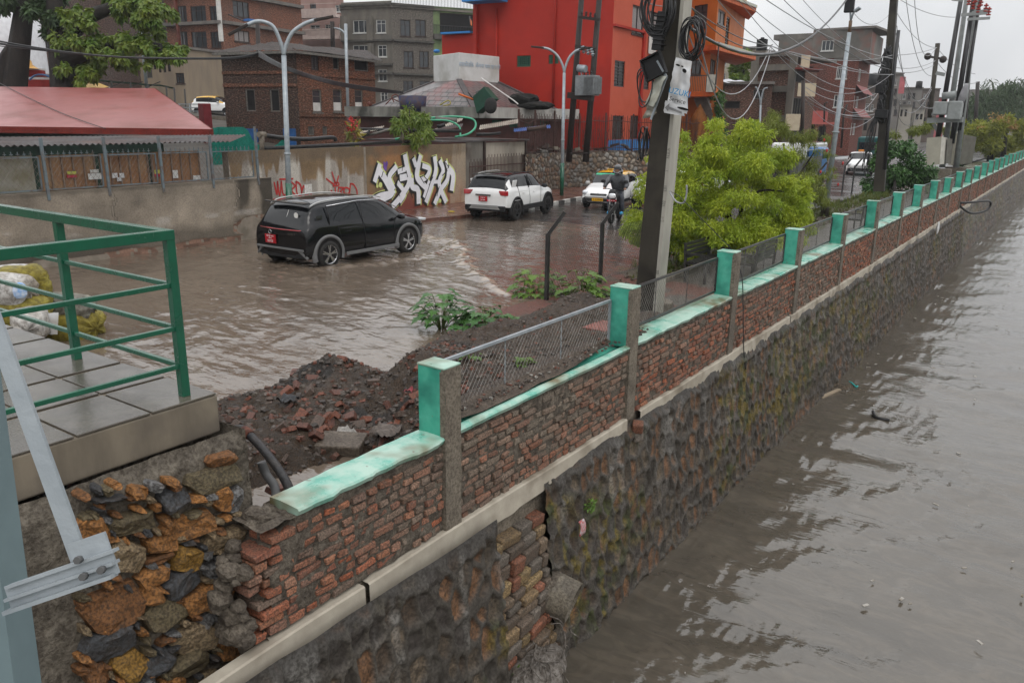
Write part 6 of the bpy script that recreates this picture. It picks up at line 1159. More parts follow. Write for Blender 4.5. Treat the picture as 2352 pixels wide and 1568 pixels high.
def wheel(parent,x,y,r,rimmat,side,spokes=5,w=.21,rr=.66,split=True):
    T=MB(); s=side; prof=[(r*.62,-w/2),(r*.9,-w/2),(r*.985,-w/2+.03),(r,-w/4),(r,w/4),(r*.985,w/2-.03),(r*.9,w/2),(r*.66,w/2)]; T.lathe([(a,b*s) for a,b in (prof if s<0 else prof)],28,c=(x,y,r),axis='y'); to=T.build('wheel',M['tyre'],parent)
    g=MB(); yo=y+s*w*.36; g.lathe([(r*rr*1.06,yo+s*.02-0),(r*rr*1.0,yo+s*.03),(r*rr*.95,yo),(r*rr*.93,yo-s*.08)],28,c=(x,0,r),axis='y',mi=0); g.cyl((x,yo-s*.02,r),(x,yo+s*.02,r),r*.15,n=12,mi=0)
    for k in range(spokes):
        for q in((-.13,.13) if split else (0,)):
            a=2*math.pi*k/spokes+.3; p0=np.array([x+math.cos(a+q*.6)*r*.10,yo+s*.012,r+math.sin(a+q*.6)*r*.10]); p1=np.array([x+math.cos(a+q)*r*rr*.97,yo+s*.012,r+math.sin(a+q)*r*rr*.97]); g.beam(p0,p1,.028 if split else .06,.018,up=(0,s,0))
    go=g.build('rim',rimmat,to); d=MB(); d.cyl((x,yo-s*.10,r),(x,yo-s*.055,r),r*rr*.95,n=24); d.build('brake_disc',M['rimk'],to); return to
def arch(parent,x,y,r,th,dep,mt,side,name='wheel_arch',a0=-.12,a1=math.pi+.12,well=True,z0=None):
    m=MB(); n=22; P=[]; 
    for i in range(n+1):
        a=a0+(a1-a0)*i/n; c,s=math.cos(a),math.sin(a); z0_=r*.93 if z0 is None else z0
        P.append([(x+c*(r+.035),y-side*.1,z0_+s*(r+.035)),(x+c*(r+.035),y+side*dep,z0_+s*(r+.035)),(x+c*(r+.035+th),y+side*dep*.9,z0_+s*(r+.035+th)),(x+c*(r+.05+th),y-side*.06,z0_+s*(r+.05+th))])
    m.grid(np.array(P),flip=side<0); m.build(name,mt,parent)
    if well:
        m=MB(); zc=r*.93 if z0 is None else z0; pts=[(x+math.cos(a0+(a1-a0)*i/n)*(r+.04),zc+math.sin(a0+(a1-a0)*i/n)*(r+.04)) for i in range(n+1)]; k=len(pts); yy=y+side*.006
        m.add([(a,yy,b) for a,b in pts],[tuple(range(k)) if side<0 else tuple(range(k))[::-1]]); m.build('wheel_well',M['void'],parent)
def place(o,P1,P2,xr,W,side,z=0.):
    """put the car so that its wheel hubs on the given side (at local x xr and xf) sit at P1 (rear) and P2 (front)"""
    d=(P2-P1)[:2]; d/=np.linalg.norm(d); left=np.array([-d[1],d[0]]); c=P1[:2]-d*xr-left*side*W/2; o.location=(c[0],c[1],z); o.rotation_euler=(0,0,math.atan2(d[1],d[0])); return o
def mirror(parent,x,y,z,side,mt):
    m=MB(); m.sm=True; lumpy(m,(x,y+side*.13,z),(.08,0,0),(0,.11,0),(0,0,.075),3,10,6,.03,.8); m.beam((x,y-side*.03,z-.03),(x,y+side*.1,z-.02),.04,.03); m.build('mirror',mt,parent)
def handle(parent,x,y,z,side,mt): m=MB(); m.box((x,y+side*.012,z),(.17,.025,.028)); m.build('door_handle',mt,parent,bevel=.006)
def seam(parent,pts,nm='door_seam',r=.006): m=MB(); m.tube(pts,r,4); m.build(nm,M['clad'],parent)
# ---- black electric family car in the flood
bc=thing('black_car','black family car with grey wheel arches pushing through the brown flood water','car',(0,0,0)); W=1.87
ST_=[(-2.24,.30,.60,.64,.80,.6),(-2.27,.28,.86,.90,.93,.7),(-2.19,.26,1.02,1.07,.97,.72),(-1.98,.25,1.06,1.36,.985,.74),(-1.72,.25,1.07,1.585,1.,.755),(-1.0,.24,1.05,1.64,1.,.78),(0,.24,1.02,1.66,1.,.79),(.55,.24,1.0,1.60,1.,.77),(1.0,.24,.99,1.36,.995,.74),(1.38,.24,.99,1.08,.985,.74),(1.75,.25,.96,1.0,.96,.7),(2.1,.26,.86,.89,.88,.62),(2.25,.30,.68,.72,.74,.5)]
parts=carbody(ST_,W,None,-1.62,1.16,(.56,1.3),(-2.15,-1.75),bc,[M['cblack'],M['cglass'],M['clad'],M['cblack']])
for s in(-1,1):
    for x in(-1.375,1.375):
        wheel(bc,x,s*(W/2-.10),.345,M['rim'],s,5,split=True); arch(bc,x,s*(W/2-.012),.36,.075,.02,M['cgrey'],s,z0=.36,a0=-.35,a1=math.pi+.35)
    m=MB(); m.beam((-.85,s*(W/2+.005),.30),(1.0,s*(W/2+.005),.30),.03,.085,up=(0,0,1)); m.build('sill_trim',M['cgrey'],bc,bevel=.01)
    m=MB(); m.tube(smooth_path([(-1.80,s*.66,1.50),(-1.4,s*.68,1.60),(-.3,s*.69,1.655),(.35,s*.68,1.625),(.62,s*.67,1.57)],24),.017,6); m.build('roof_rail',M['silver'],bc)
    m=MB(); m.tube([(-1.3,s*.80,1.50),(-.3,s*.79,1.56),(.45,s*.79,1.54),(1.0,s*.845,1.30),(1.2,s*.87,1.12)],.012,5); m.build('window_trim',M['chrome'],bc)
    mirror(bc,1.0,s*.90,1.06,s,M['cblack']); handle(bc,-.75,s*.925,.86,s,M['cblack']); handle(bc,.25,s*.925,.86,s,M['cblack'])
    seam(bc,[(-.25,s*.80,1.55),(-.22,s*.89,1.05),(-.2,s*.937,.7),(-.2,s*.93,.32)],r=.012 if s<0 else .01); seam(bc,[(-1.05,s*.90,1.03),(-1.02,s*.937,.8),(-.95,s*.935,.55)]); seam(bc,[(.92,s*.88,1.05),(.85,s*.935,.8),(.85,s*.93,.32)])
    seam(bc,[(-1.28,s*.80,1.5),(-1.3,s*.885,1.06)],'pillar',.02); m=MB(); 
    for k in range(4): m.beam((-1.78,s*.845,1.20+k*.025),(-1.52,s*.85,1.21+k*.025),.006,.012)
    m.build('vent_trim',M['chrome'],bc)
m=MB(); m.tube([(-2.02,.78,.985),(-2.26,.66,.965),(-2.30,.3,.96),(-2.305,0,.958),(-2.30,-.3,.96),(-2.26,-.66,.965),(-2.0,-.80,.985)],.014,6); m.build('tail_light',M['redlamp'],bc)
m=MB(); m.beam((-2.30,-.8,.50),(-2.30,.8,.50),.05,.05); m.beam((-2.28,-.62,.50),(-2.2,-.86,.30),.06,.07); m.beam((-2.28,.62,.50),(-2.2,.86,.30),.06,.07); m.build('rear_bumper_trim',M['cgrey'],bc,bevel=.01)
m=MB(); m.prism([(-2.02,-.66),(-1.80,-.70),(-1.80,.70),(-2.02,.66)],1.56,1.595); m.build('spoiler',M['cblack'],bc,bevel=.012)
m=MB(); m.box((-2.305,.30,.70),(.02,.36,.21),ry=-.06); p=m.build('number_plate',M['platered'],bc); ptx=lambda s,z,sz,par,x=-2.322,y=.30,mt='wtxt':txt('lettering',s,sz,(x,y,z),(0,-1,0),(-1,0,0),M[mt],par,.002)
ptx('बा प्र ००१',.765,.06,p); ptx('०००८',.715,.05,p); ptx('४३१४',.645,.09,p)
m=MB(); m.lathe([(.055,-2.312),(.055,-2.322),(.04,-2.322),(.04,-2.312)],20,c=(0,.30,.87),axis='x'); m.build('badge',M['chrome'],bc); txt('lettering','AION Y',.075,(-2.30,-.42,.86),(0,-1,0),(-1,0,0),M['chrome'],bc,.002)
m=MB(); m.box((2.10,-.66,.86),(.3,.28,.07),rz=-.35); m.box((2.10,.66,.86),(.3,.28,.07),rz=.35); m.build('headlight',M['clearlamp'],bc,bevel=.02)
m=MB(); m.tube(smooth_path([(-2.08,-.1,1.22),(-2.0,-.1,1.34),(-1.96,-.1,1.40)],6),.008,4); m.lathe([(.0,-2.06),(.07,-2.065)],16,c=(0,-.42,1.3),axis='x'); m.build('rear_sticker',M['panel_w'],bc)
RRh,FRh=gz(759.4,584.6,.30),gz(939.5,553.4,.30); place(bc,RRh,FRh,-1.375,W,-1,-.03); k_=np.linalg.norm(FRh-RRh)/2.75; bc.scale=(k_,k_,k_*.95)
def squeeze(o):
    for c in o.children:
        if c.name.split('.')[0] in('wheel','wheel_arch','wheel_well'): continue
        if c.name.startswith('lettering'): x=c.matrix_world.translation.x; c.matrix_world=Matrix.Translation((-1.375+(x+1.375)*.72-x if x<-1.375 else 0,0,0))@c.matrix_world; continue
        for v in c.data.vertices:
            if v.co.x<-1.375: v.co.x=-1.375+(v.co.x+1.375)*.72
        squeeze(c)
squeeze(bc)
# ---- white compact SUV
ws=thing('white_suv','white compact SUV with a black roof driving away on the wet road by the graffiti','car',(0,0,0)); W=1.79
ST_=[(-1.97,.42,.62,.66,.86,.6),(-1.99,.40,.92,.96,.95,.7),(-1.93,.38,1.06,1.10,.98,.76),(-1.80,.36,1.10,1.36,1.,.78),(-1.66,.35,1.11,1.58,1.,.79),(-1.0,.34,1.09,1.63,1.,.81),(-.2,.34,1.06,1.64,1.,.82),(.25,.34,1.05,1.60,1.,.80),(.65,.34,1.04,1.40,1.,.77),(1.0,.34,1.04,1.12,.99,.78),(1.4,.34,1.0,1.05,.97,.78),(1.8,.36,.92,.96,.92,.7),(1.96,.40,.74,.78,.8,.6)]
parts=carbody(ST_,W,None,-1.45,.82,(.26,.95),(-1.9,-1.7),ws,[M['cwhite'],M['cglass'],M['clad'],M['cblack']])
for s in(-1,1):
    for x in(-1.25,1.25): wheel(ws,x,s*(W/2-.10),.345,M['rimk'],s,5); arch(ws,x,s*(W/2-.012),.37,.06,.03,M['clad'],s,z0=.37,a0=-.3,a1=math.pi+.3)
    m=MB(); m.beam((-.85,s*(W/2+.002),.42),(.85,s*(W/2+.002),.42),.03,.17); m.build('side_cladding',M['clad'],ws,bevel=.01)
    m=MB(); m.tube(smooth_path([(-1.55,s*.64,1.55),(-1.0,s*.66,1.615),(0,s*.67,1.625),(.3,s*.66,1.58)],16),.015,6); m.build('roof_rail',M['silver'] if s>0 else M['clad'],ws)
    mirror(ws,.72,s*.86,1.10,s,M['clad']); handle(ws,-.78,s*.895,.93,s,M['cwhite']); handle(ws,.05,s*.895,.93,s,M['cwhite'])
    seam(ws,[(-.33,s*.77,1.55),(-.3,s*.85,1.09)],'pillar',.022); seam(ws,[(-.3,s*.86,1.06),(-.27,s*.90,.75),(-.27,s*.895,.45)]); seam(ws,[(-1.12,s*.78,1.5),(-1.15,s*.85,1.12),(-1.05,s*.898,.8)],r=.012); seam(ws,[(.68,s*.86,1.05),(.62,s*.897,.8),(.62,s*.89,.45)])
    m=MB(); m.box((-1.93,s*.70,.98),(.14,.34,.17),rz=s*.22); m.build('tail_light',M['redlamp'],ws,bevel=.02)
    m=MB(); m.box((-1.40,s*.83,1.27),(.3,.03,.28),rx=-s*.22); m.build('rear_quarter_panel',M['cwhite'],ws,bevel=.02)
m=MB(); m.box((-1.99,0,.44),(.09,1.62,.20)); m.build('rear_bumper',M['clad'],ws,bevel=.03); m=MB(); m.add([(-2.045,-.62,.42),(-2.045,.62,.42),(-2.045,.52,.53),(-2.045,-.52,.53)],[(3,2,1,0)]); m.box((-2.03,0,.475),(.03,1.1,.09)); m.build('skid_plate',M['silver'],ws,bevel=.01)
m=MB(); m.box((-2.0,.08,.90),(.03,.62,.07)); m.build('chrome_strip',M['chrome'],ws,bevel=.01); m=MB(); m.box((-2.01,.08,.765),(.02,.34,.17)); p=m.build('number_plate',M['platered'],ws); ptx('प.प्र.अ',.80,.065,p,-2.022,.08); ptx('७८५७',.725,.08,p,-2.022,.08)
m=MB(); m.prism([(-1.82,-.62),(-1.64,-.66),(-1.64,.66),(-1.82,.62)],1.575,1.60); m.build('spoiler',M['cblack'],ws,bevel=.01); m=MB(); m.tube([(-1.93,.1,1.17),(-1.90,.32,1.19)],.012,4); m.build('wiper',M['clad'],ws)
h1,h2=gz(1181.7,485.8,.36),gz(1264.2,468.3,.38); place(ws,h1,h2,-1.25,W,-1,.03); ws.scale=(1.0,)*3
dd=(h2-h1)[:2]/np.linalg.norm((h2-h1)[:2]); lf=np.array([-dd[1],dd[0]]); mid=(h1+h2)[:2]/2; ws.location=(*(mid+lf*W/2),.03)
# ---- hatchback taxi builder
def hatch(name,label,kind,roof,plate=None,cat='taxi',L=3.43,W=1.49,H=1.47,roofbox=False,bumper='clad',banner=False):
    t=thing(name,label,cat,(0,0,0)); k=L/3.43; kh=H/1.47
    S=[(-1.68,.32,.60,.64,.84,.6),(-1.71,.30,.84,.88,.94,.7),(-1.66,.28,.93,.98,.97,.75),(-1.50,.26,.95,1.26,.99,.79),(-1.36,.25,.95,1.40,1.,.80),(-.8,.24,.93,1.46,1.,.82),(0,.24,.91,1.47,1.,.82),(.3,.24,.90,1.42,1.,.80),(.62,.24,.90,1.22,1.,.78),(.95,.24,.91,.97,.99,.8),(1.3,.26,.84,.88,.95,.76),(1.6,.28,.70,.74,.88,.7),(1.71,.32,.56,.60,.74,.5)]
    S=[(a*k,b,c*kh,d*kh,e,f) for a,b,c,d,e,f in S]; carbody(S,W,None,-1.25*k,.8*k,(.31*k,.9*k),(-1.62*k,-1.38*k),t,[M[kind],M['cglass'],M['clad'],M[roof]])
    for s in(-1,1):
        for x in(-1.18*k,1.18*k): wheel(t,x,s*(W/2-.09),.285,M['rim'] if x<9 else 0,s,7,w=.16,split=False); arch(t,x,s*(W/2-.01),.30,.02,.012,M[kind],s,z0=.30,a0=-.15,a1=math.pi+.15)
        mirror(t,.62*k,s*(W/2-.04),.97*kh,s,M['silver']); handle(t,-.62*k,s*W/2,.80*kh,s,M[kind]); handle(t,.1*k,s*W/2,.80*kh,s,M[kind])
        seam(t,[(-.25*k,s*W*.41,1.38*kh),(-.22*k,s*W*.465,.93*kh)],'pillar',.022); seam(t,[(-.22*k,s*W*.475,.91*kh),(-.2*k,s*(W/2+.002),.6),(-.2*k,s*W/2,.3)])
        m=MB(); m.sm=True; lumpy(m,(1.56*k,s*W*.385,.66*kh),(.12,0,0),(0,.15,0),(0,0,.11),5,12,8,.02,.9); m.build('headlight',M['clearlamp'],t); m=MB(); m.box((-1.66*k,s*W*.42,.80*kh),(.1,.12,.25)); m.build('tail_light',M['redlamp'],t,bevel=.02)
        m=MB(); m.beam((-.95*k,s*(W/2+.006),.33),(.95*k,s*(W/2+.006),.33),.012,.12); m.build('side_strip',M['clad'],t)
    m=MB(); m.box((1.66*k,0,.36),(.16,W*.90,.22)); m.box((1.64*k,0,.60),(.14,W*.48,.10)); m.build('front_bumper',M[bumper],t,bevel=.05)
    m=MB(); m.beam((1.725*k,-W*.17,.61),(1.725*k,W*.17,.61),.02,.022); m.beam((1.75*k,-W*.36,.50),(1.75*k,W*.36,.50),.02,.03); m.beam((1.755*k,-W*.30,.33),(1.755*k,W*.30,.33),.02,.03)
    for s in(-1,1): m.beam((1.75*k,s*W*.36,.50),(1.755*k,s*W*.30,.33),.03,.05); m.tube([(.85*k,s*.1+.15,.99*kh),(.80*k,s*.1-.35,1.03*kh)],.012,4)
    m.build('chrome_grille',M['chrome'],t); return t
tx=hatch('taxi','white hatchback taxi with yellow roof facing the viewer behind the motorcycle','cwhite','taxiy')
m=MB(); m.box((1.765,0,.42),(.02,.46,.115)); p=m.build('number_plate',M['platey'],tx); txt('lettering','B AH9244',.088,(1.777,0,.42),(0,1,0),(1,0,0),M['ktxt'],p,.002)
txt('badge','S',.13,(1.735,0,.62),(0,1,0),(1,0,0),M['chrome'],tx,.01); m=MB(); m.add([(.385,-.53,1.335),(.385,.53,1.335),(.45,.55,1.27),(.45,-.55,1.27)],[(0,1,2,3)]); sun=m.build('sun_strip',mat('green_sun_strip',(.03,.42,.22),rough=.3),tx); sun.location=(.035,0,.03); 
m=MB(); m.box((.02,-.08,1.50),(.1,.28,.07)); p=m.build('taxi_sign',M['taxiy'],tx,bevel=.02); txt('lettering','TAXI',.07,(.075,-.08,1.50),(0,1,0),(1,0,0),M['ktxt'],p,.002); txt('side_lettering','TAXI',.10,(-.2,W*.43,.36),(-1,0,0),(0,1,0),M['wtxt'],tx,.002)
for o_ in tx.children:
    if o_.name.startswith('side_lettering'): o_.location.y=1.49/2+.016
P=gz(1345,477,.06)[:2]; hd=math.atan2(-.98,.17); d=np.array([math.cos(hd),math.sin(hd)]); lf=np.array([-d[1],d[0]]); c=P-d*1.18+lf*(1.49/2-.05); tx.location=(c[0],c[1],.05); tx.rotation_euler=(0,0,hd)
t2=hatch('taxi','small white hatchback taxi with yellow roof parked up the slope beside the red post','cwhite','taxiy',L=3.5,W=1.5,H=1.5); P=gd(499,264,62); hd=math.atan2(.60,.78)-.25; t2.location=(P[0],P[1],hz(499,266.5,62)); t2.rotation_euler=(0,0,hd)
m=MB(); pp_=xy(499,62); m.box((pp_[0],pp_[1],hz(499,266.5,62)-.3),(14,8,.56),rz=hd); m.build('forecourt',M['conc'],kind='structure')
for (px,py,zg_,lab,kw,hdg) in((1530,470,.05,'white hatchback half hidden behind the bright green tree, nearer the pole',dict(L=3.9,W=1.65,H=1.5),-1.45),(1610,455,.05,'white car behind the middle of the bright green tree',dict(L=3.9,W=1.7,H=1.5),1.6)):
    o=hatch('parked_car',lab,'cwhite','cwhite',cat='car',**kw); P=gz(px,py,zg_); o.location=(P[0],P[1],.05); o.rotation_euler=(0,0,hdg)
tf=hatch('taxi','distant white taxi with an orange roof lamp facing the viewer on the wet road','cwhite','cwhite',L=4.0,W=1.75,H=1.53); P=gz(1957,402,.05); tf.location=(P[0],P[1]+2.0,.05); tf.rotation_euler=(0,0,-1.35)
m=MB(); m.box((0,0,1.60),(.15,.4,.12)); m.build('roof_lamp',mat('orange_taxi_lamp',(.75,.25,.02),rough=.3),tf,bevel=.02)
def van(name,label,cat,L,W,H,bm,P,rz,cargo=None):
    t=thing(name,label,cat,(0,0,0)); m=MB(); m.box((0,0,.45+(H-.45)/2),(L,W,H-.45)); m.build('body',bm,t,bevel=.12); m=MB(); m.box((0,0,H-.65),(L*.94,W+.02,.5)); m.box((L*.485,0,H-.75),(L*.05,W*.86,.65)); m.build('windows',M['cglass'],t,bevel=.03); 
    for s in(-1,1):
        for x in(-L*.32,L*.32): wheel(t,x,s*(W/2-.08),.33,M['rimk'],s,5)
    t.location=P; t.rotation_euler=(0,0,rz); return t
P=gd(1838,345,47); van('minibus','white-roofed minibus mostly hidden behind the bottlebrush tree','minibus',5.6,1.95,2.35,M['cwhite'],(P[0],P[1],.05),1.62)
tk=thing('truck','dark open truck with a blue cab standing behind the bottlebrush tree','truck',(0,0,0)); m=MB(); 
for s in(-1,1): m.box((-.5,s*.95,1.15),(4.2,.06,1.1))
m.box((-2.6,0,1.15),(.06,1.9,1.1)); m.box((-.5,0,.65),(4.2,1.9,.12)); m.build('cargo_bed',mat('grey_truck_side',(.07,.07,.075),(.1,.1,.1),rough=.5),tk,bevel=.01); m=MB(); m.box((2.3,0,1.35),(1.3,1.85,1.6)); m.build('cab',mat('blue_cab_paint',(.04,.16,.42),rough=.3,coat=.6),tk,bevel=.12); m=MB(); m.box((2.4,0,1.75),(1.2,1.88,.5)); m.build('windows',M['cglass'],tk,bevel=.03); m=MB()
for s in(-1,1):
    for x in(-1.8,2.2): m.lathe([(.1,-.1),(.38,-.1),(.4,0),(.38,.1),(.1,.1)],20,c=(x,s*.85,.4),axis='y')
m.build('wheels',M['tyre'],tk); m=MB()
for s in(-1,1): m.beam((-2.6,s*.9,2.05),(1.6,s*.9,2.05),.04,.04); m.beam((-2.6,s*.9,1.7),(-2.6,s*.9,2.05),.04,.04); m.beam((1.6,s*.9,1.7),(1.6,s*.9,2.05),.04,.04)
m.build('bed_rail',M['galv'],tk); P=gz(1850,438,.05); tk.location=(P[0]-1.2,P[1]+1.8,.05); tk.rotation_euler=(0,0,1.55)
P=gd(1999,335,72); van('dark_truck','dark teal truck cab behind the distant white taxi','truck',4.5,2.0,2.3,mat('dark_teal_paint',(.02,.09,.09),rough=.4),(P[0],P[1],.05),-1.4)
# ---- motorcycle and rider
mo=thing('motorcycle','black motorcycle with red front number plate ridden towards the viewer','motorcycle',(0,0,0)); hdm=math.atan2(-.96,.28)
for x,nm in((.66,'front'),(-.62,'rear')):
    m=MB(); m.lathe([(.22,-.05),(.27,-.055),(.30,0),(.27,.055),(.22,.05)],24,c=(x,0,.30),axis='y'); w_=m.build('wheel',M['tyre'],mo); m=MB()
    for k in range(6): m.beam((x,0,.30),(x+math.cos(k*1.047)*.23,0,.30+math.sin(k*1.047)*.23),.02,.02,up=(0,1,0))
    m.build('rim',M['silver'],w_)
m=MB(); m.tube([(.66,-.09,.30),(.50,-.09,.78),(.44,-.07,.98)],.022,6); m.tube([(.66,.09,.30),(.50,.09,.78),(.44,.07,.98)],.022,6); m.tube([(-.62,-.1,.30),(-.1,-.12,.36),(.1,-.08,.5)],.025,6); m.tube([(-.62,.1,.30),(-.1,.12,.36),(.1,.08,.5)],.025,6); m.build('forks',M['silver'],mo)
m=MB(); m.sm=True; lumpy(m,(.12,0,.80),(.27,0,0),(0,.15,0),(0,0,.15),9,14,9,.05,.85); lumpy(m,(.05,0,.48),(.22,0,0),(0,.13,0),(0,0,.2),4,12,8,.1,.8); lumpy(m,(-.55,0,.74),(.3,0,0),(0,.09,0),(0,0,.09),6,12,8,.05,.8); m.build('tank_and_engine',M['clad'],mo)
m=MB(); m.sm=True; lumpy(m,(-.32,0,.82),(.34,0,0),(0,.13,0),(0,0,.06),2,12,8,.02,.8); m.build('seat',M['tyre'],mo); m=MB(); m.sm=True; lumpy(m,(.56,0,.93),(.10,0,0),(0,.14,0),(0,0,.16),7,12,8,.05,.8); lumpy(m,(.68,0,.60),(.2,0,0),(0,.06,0),(0,0,.05),7,12,8,.02,.8); m.build('front_fairing',M['cblack'],mo)
m=MB(); m.sm=True; lumpy(m,(.64,0,.88),(.05,0,0),(0,.12,0),(0,0,.085),8,12,8,.02,.8); m.build('headlight',M['clearlamp'],mo); m=MB(); m.box((.70,0,.74),(.02,.30,.05)); p=m.build('number_plate',M['platered'],mo); txt('lettering','BA 48 1466',.042,(.712,0,.74),(0,1,0),(1,0,0),M['wtxt'],p,.001)
m=MB(); m.tube([(.28,-.36,1.06),(.40,-.2,1.08),(.42,0,1.04),(.40,.2,1.08),(.28,.36,1.06)],.014,6); m.build('handlebar',M['clad'],mo)
for s in(-1,1): m=MB(); m.tube([(.36,s*.26,1.08),(.38,s*.34,1.26)],.007,4); m.sm=True; lumpy(m,(.38,s*.36,1.30),(.02,0,0),(0,.08,0),(0,0,.055),2,10,6,.02,.8); m.build('mirror',M['clad'],mo)
P=gz(1404,514,.04)[:2]; d=np.array([math.cos(hdm),math.sin(hdm)]); c=P-d*.66; mo.location=(c[0],c[1],.03); mo.rotation_euler=(0,0,hdm)
def skin(name,joints,bones,mt,parent=None,sub=2,root=0):
    """one continuous surface grown round a joint skeleton: joints (x,y,z,r)"""
    me=bpy.data.meshes.new(name); me.from_pydata([j[:3] for j in joints],bones,[]); o=bpy.data.objects.new(name,me); COL.objects.link(o); md=o.modifiers.new('k','SKIN'); md.use_smooth_shade=True; sv=me.skin_vertices[0].data
    for i,j in enumerate(joints): r=j[3]; sv[i].radius=(r if np.ndim(r)==0 else r[0],r if np.ndim(r)==0 else r[1]); sv[i].use_root=(i==root)
    s=o.modifiers.new('s','SUBSURF'); s.levels=sub; s.render_levels=sub; me.materials.append(mt)
    if parent is not None:o.parent=parent
    return o
M['coat']=mat('wet_grey_raincoat',(.075,.08,.09),(.045,.048,.055),rough=.3,scale=9,bmp=.6,bs=22,bd=.02); M['jeans']=mat('dark_wet_trousers',(.05,.055,.068),(.03,.033,.04),rough=.4,scale=9); M['skin']=mat('brown_skin',(.26,.14,.09),(.22,.12,.08),rough=.5,scale=9); M['helmet']=mat('grey_helmet_shell',(.06,.06,.065),rough=.2,coat=.8); M['bootblue']=mat('blue_shoe_cover',(.05,.30,.55),rough=.4)
J=[(-.25,0,.90,.19),(-.22,0,1.05,(.23,.18)),(-.16,0,1.25,(.25,.18)),(-.10,0,1.42,(.19,.14)),(-.07,0,1.50,.07),
 (-.10,-.22,1.40,.095),(.08,-.34,1.22,.085),(.26,-.34,1.10,.06),(-.10,.22,1.40,.095),(.08,.34,1.22,.085),(.26,.34,1.10,.06),
 (-.22,-.10,.90,.10),(.14,-.19,.78,.085),(.02,-.20,.40,.06),(-.22,.10,.90,.10),(.14,.19,.80,.085),(.02,.21,.42,.06),(.05,-.2,.33,.05),(.05,.21,.35,.05)]
Bn=[(0,1),(1,2),(2,3),(3,4),(3,5),(5,6),(6,7),(3,8),(8,9),(9,10),(0,11),(11,12),(12,13),(0,14),(14,15),(15,16),(13,17),(16,18)]
rd=skin('person',J,Bn,M['coat']); rd['label']='motorcycle rider in a dark grey raincoat, helmet and blue shoe covers'; rd['category']='person'; rd.location=mo.location; rd.rotation_euler=mo.rotation_euler
for s in(-1,1):
    m=MB(); m.sm=True; lumpy(m,(.08,s*.205,.30),(.14,0,0),(0,.055,0),(0,0,.055),3,10,7,.04,.85); m.build('shoe_cover',M['bootblue'],rd)
    m=MB(); m.tube([(-.15,s*.11,.90),(.14,s*.19,.785),(.03,s*.205,.45),(.03,s*.205,.33)],[.105,.092,.075,.065],10); m.build('trousers',M['jeans'],rd)
    hj=[(.27,s*.335,1.095,.034),(.315,s*.33,1.088,.03)]; hb=[(0,1)]
    for q in range(4): k=len(hj); yy=s*(.305+q*.018); hj+=[(.345,yy,1.085,.011),(.362,yy,1.07,.010),(.352,yy,1.05,.009)]; hb+=[(1,k),(k,k+1),(k+1,k+2)]
    k=len(hj); hj+=[(.31,s*.295,1.07,.012),(.335,s*.285,1.055,.010)]; hb+=[(1,k),(k,k+1)]; skin('hand',hj,hb,M['skin'],rd,1)
m=MB(); m.sm=True; lumpy(m,(-.02,0,1.63),(.115,0,0),(0,.085,0),(0,0,.125),2,16,12,.02,.95); m.box((.095,0,1.615),(.03,.022,.04)); m.build('face',M['skin'],rd); m=MB(); m.sm=True; lumpy(m,(-.04,0,1.70),(.14,0,0),(0,.125,0),(0,0,.12),2,18,12,.01,1.); m.tube([(.06,-.11,1.60),(.115,-.05,1.545),(.12,.05,1.545),(.06,.11,1.60)],.035,8); m.tube([(-.10,-.12,1.62),(-.02,-.125,1.55)],.045,8); m.tube([(-.10,.12,1.62),(-.02,.125,1.55)],.045,8); m.build('helmet',M['helmet'],rd)
m=MB(); m.add([(.10,-.09,1.74),(.10,.09,1.74),(.125,.085,1.68),(.125,-.085,1.68)],[(0,1,2,3)]); m.build('visor',M['cglass'],rd)
m=MB(); m.tube([(-.30,-.02,1.40),(-.32,0,1.1)],[.13,.15],10); m.build('backpack',M['clad'],rd)
mo.scale=(1.1,)*3; rd.scale=(1.1,)*3
# ================================================================ poles, lamps, transformers, wires
def gyy(px,py,y): r=ray(px,py); return C0+r*(y/r[1])
M['polec']=mat('dark_wet_concrete_pole',(.048,.042,.032),(.03,.026,.02),rough=.5,scale=3,streak=True,c3=(.02,.017,.014),bmp=.25); M['polel']=mat('pale_concrete_face',(.38,.36,.31),(.28,.265,.23),rough=.55,scale=4,streak=True,bmp=.2)
M['cable']=mat('black_cable',(.012,.012,.013),rough=.35); M['greyw']=mat('grey_service_wire',(.30,.30,.31),rough=.4); M['darkpole']=mat('dark_steel_pole',(.022,.02,.019),(.035,.024,.02),rough=.5,scale=6)
# main leaning utility pole
up_=thing('utility_pole','big leaning concrete utility pole with a pale numbered edge before the bright tree','utility pole',(0,0,0))
b0=gyy(1475,745,12.6); t0=gyy(1549,-60,12.6); ax=(t0-b0)/np.linalg.norm(t0-b0)
def pp(f,dx,dy=0): return b0+(t0-b0)*f+np.array([dx,dy,0])
m=MB(); L=[]
for f,w_ in((0,.185),(1,.15)):
    L.append([pp(f,-w_,0),pp(f,w_,0),pp(f,w_,.34 if f==0 else .26),pp(f,-w_,.34 if f==0 else .26)])
V=[*L[0],*L[1]]; m.add(V,[(0,1,5,4),(1,2,6,5),(2,3,7,6),(3,0,4,7),(4,5,6,7)],smooth=False); m.build('pole_shaft',M['polec'],up_)
m=MB(); V=[]
for f,w_ in((0,.185),(1,.15)): V+=[pp(f,w_-.0,-.012),pp(f,w_+.062,-.012),pp(f,w_+.062,.30),pp(f,w_,.30)]
m.add(V,[(0,1,5,4),(1,2,6,5),(2,3,7,6),(3,0,4,7)],smooth=False); m.build('pale_edge',M['polel'],up_)
for i,ch in enumerate('N E A   1 0 2 1   5 0'.split()):
    pass
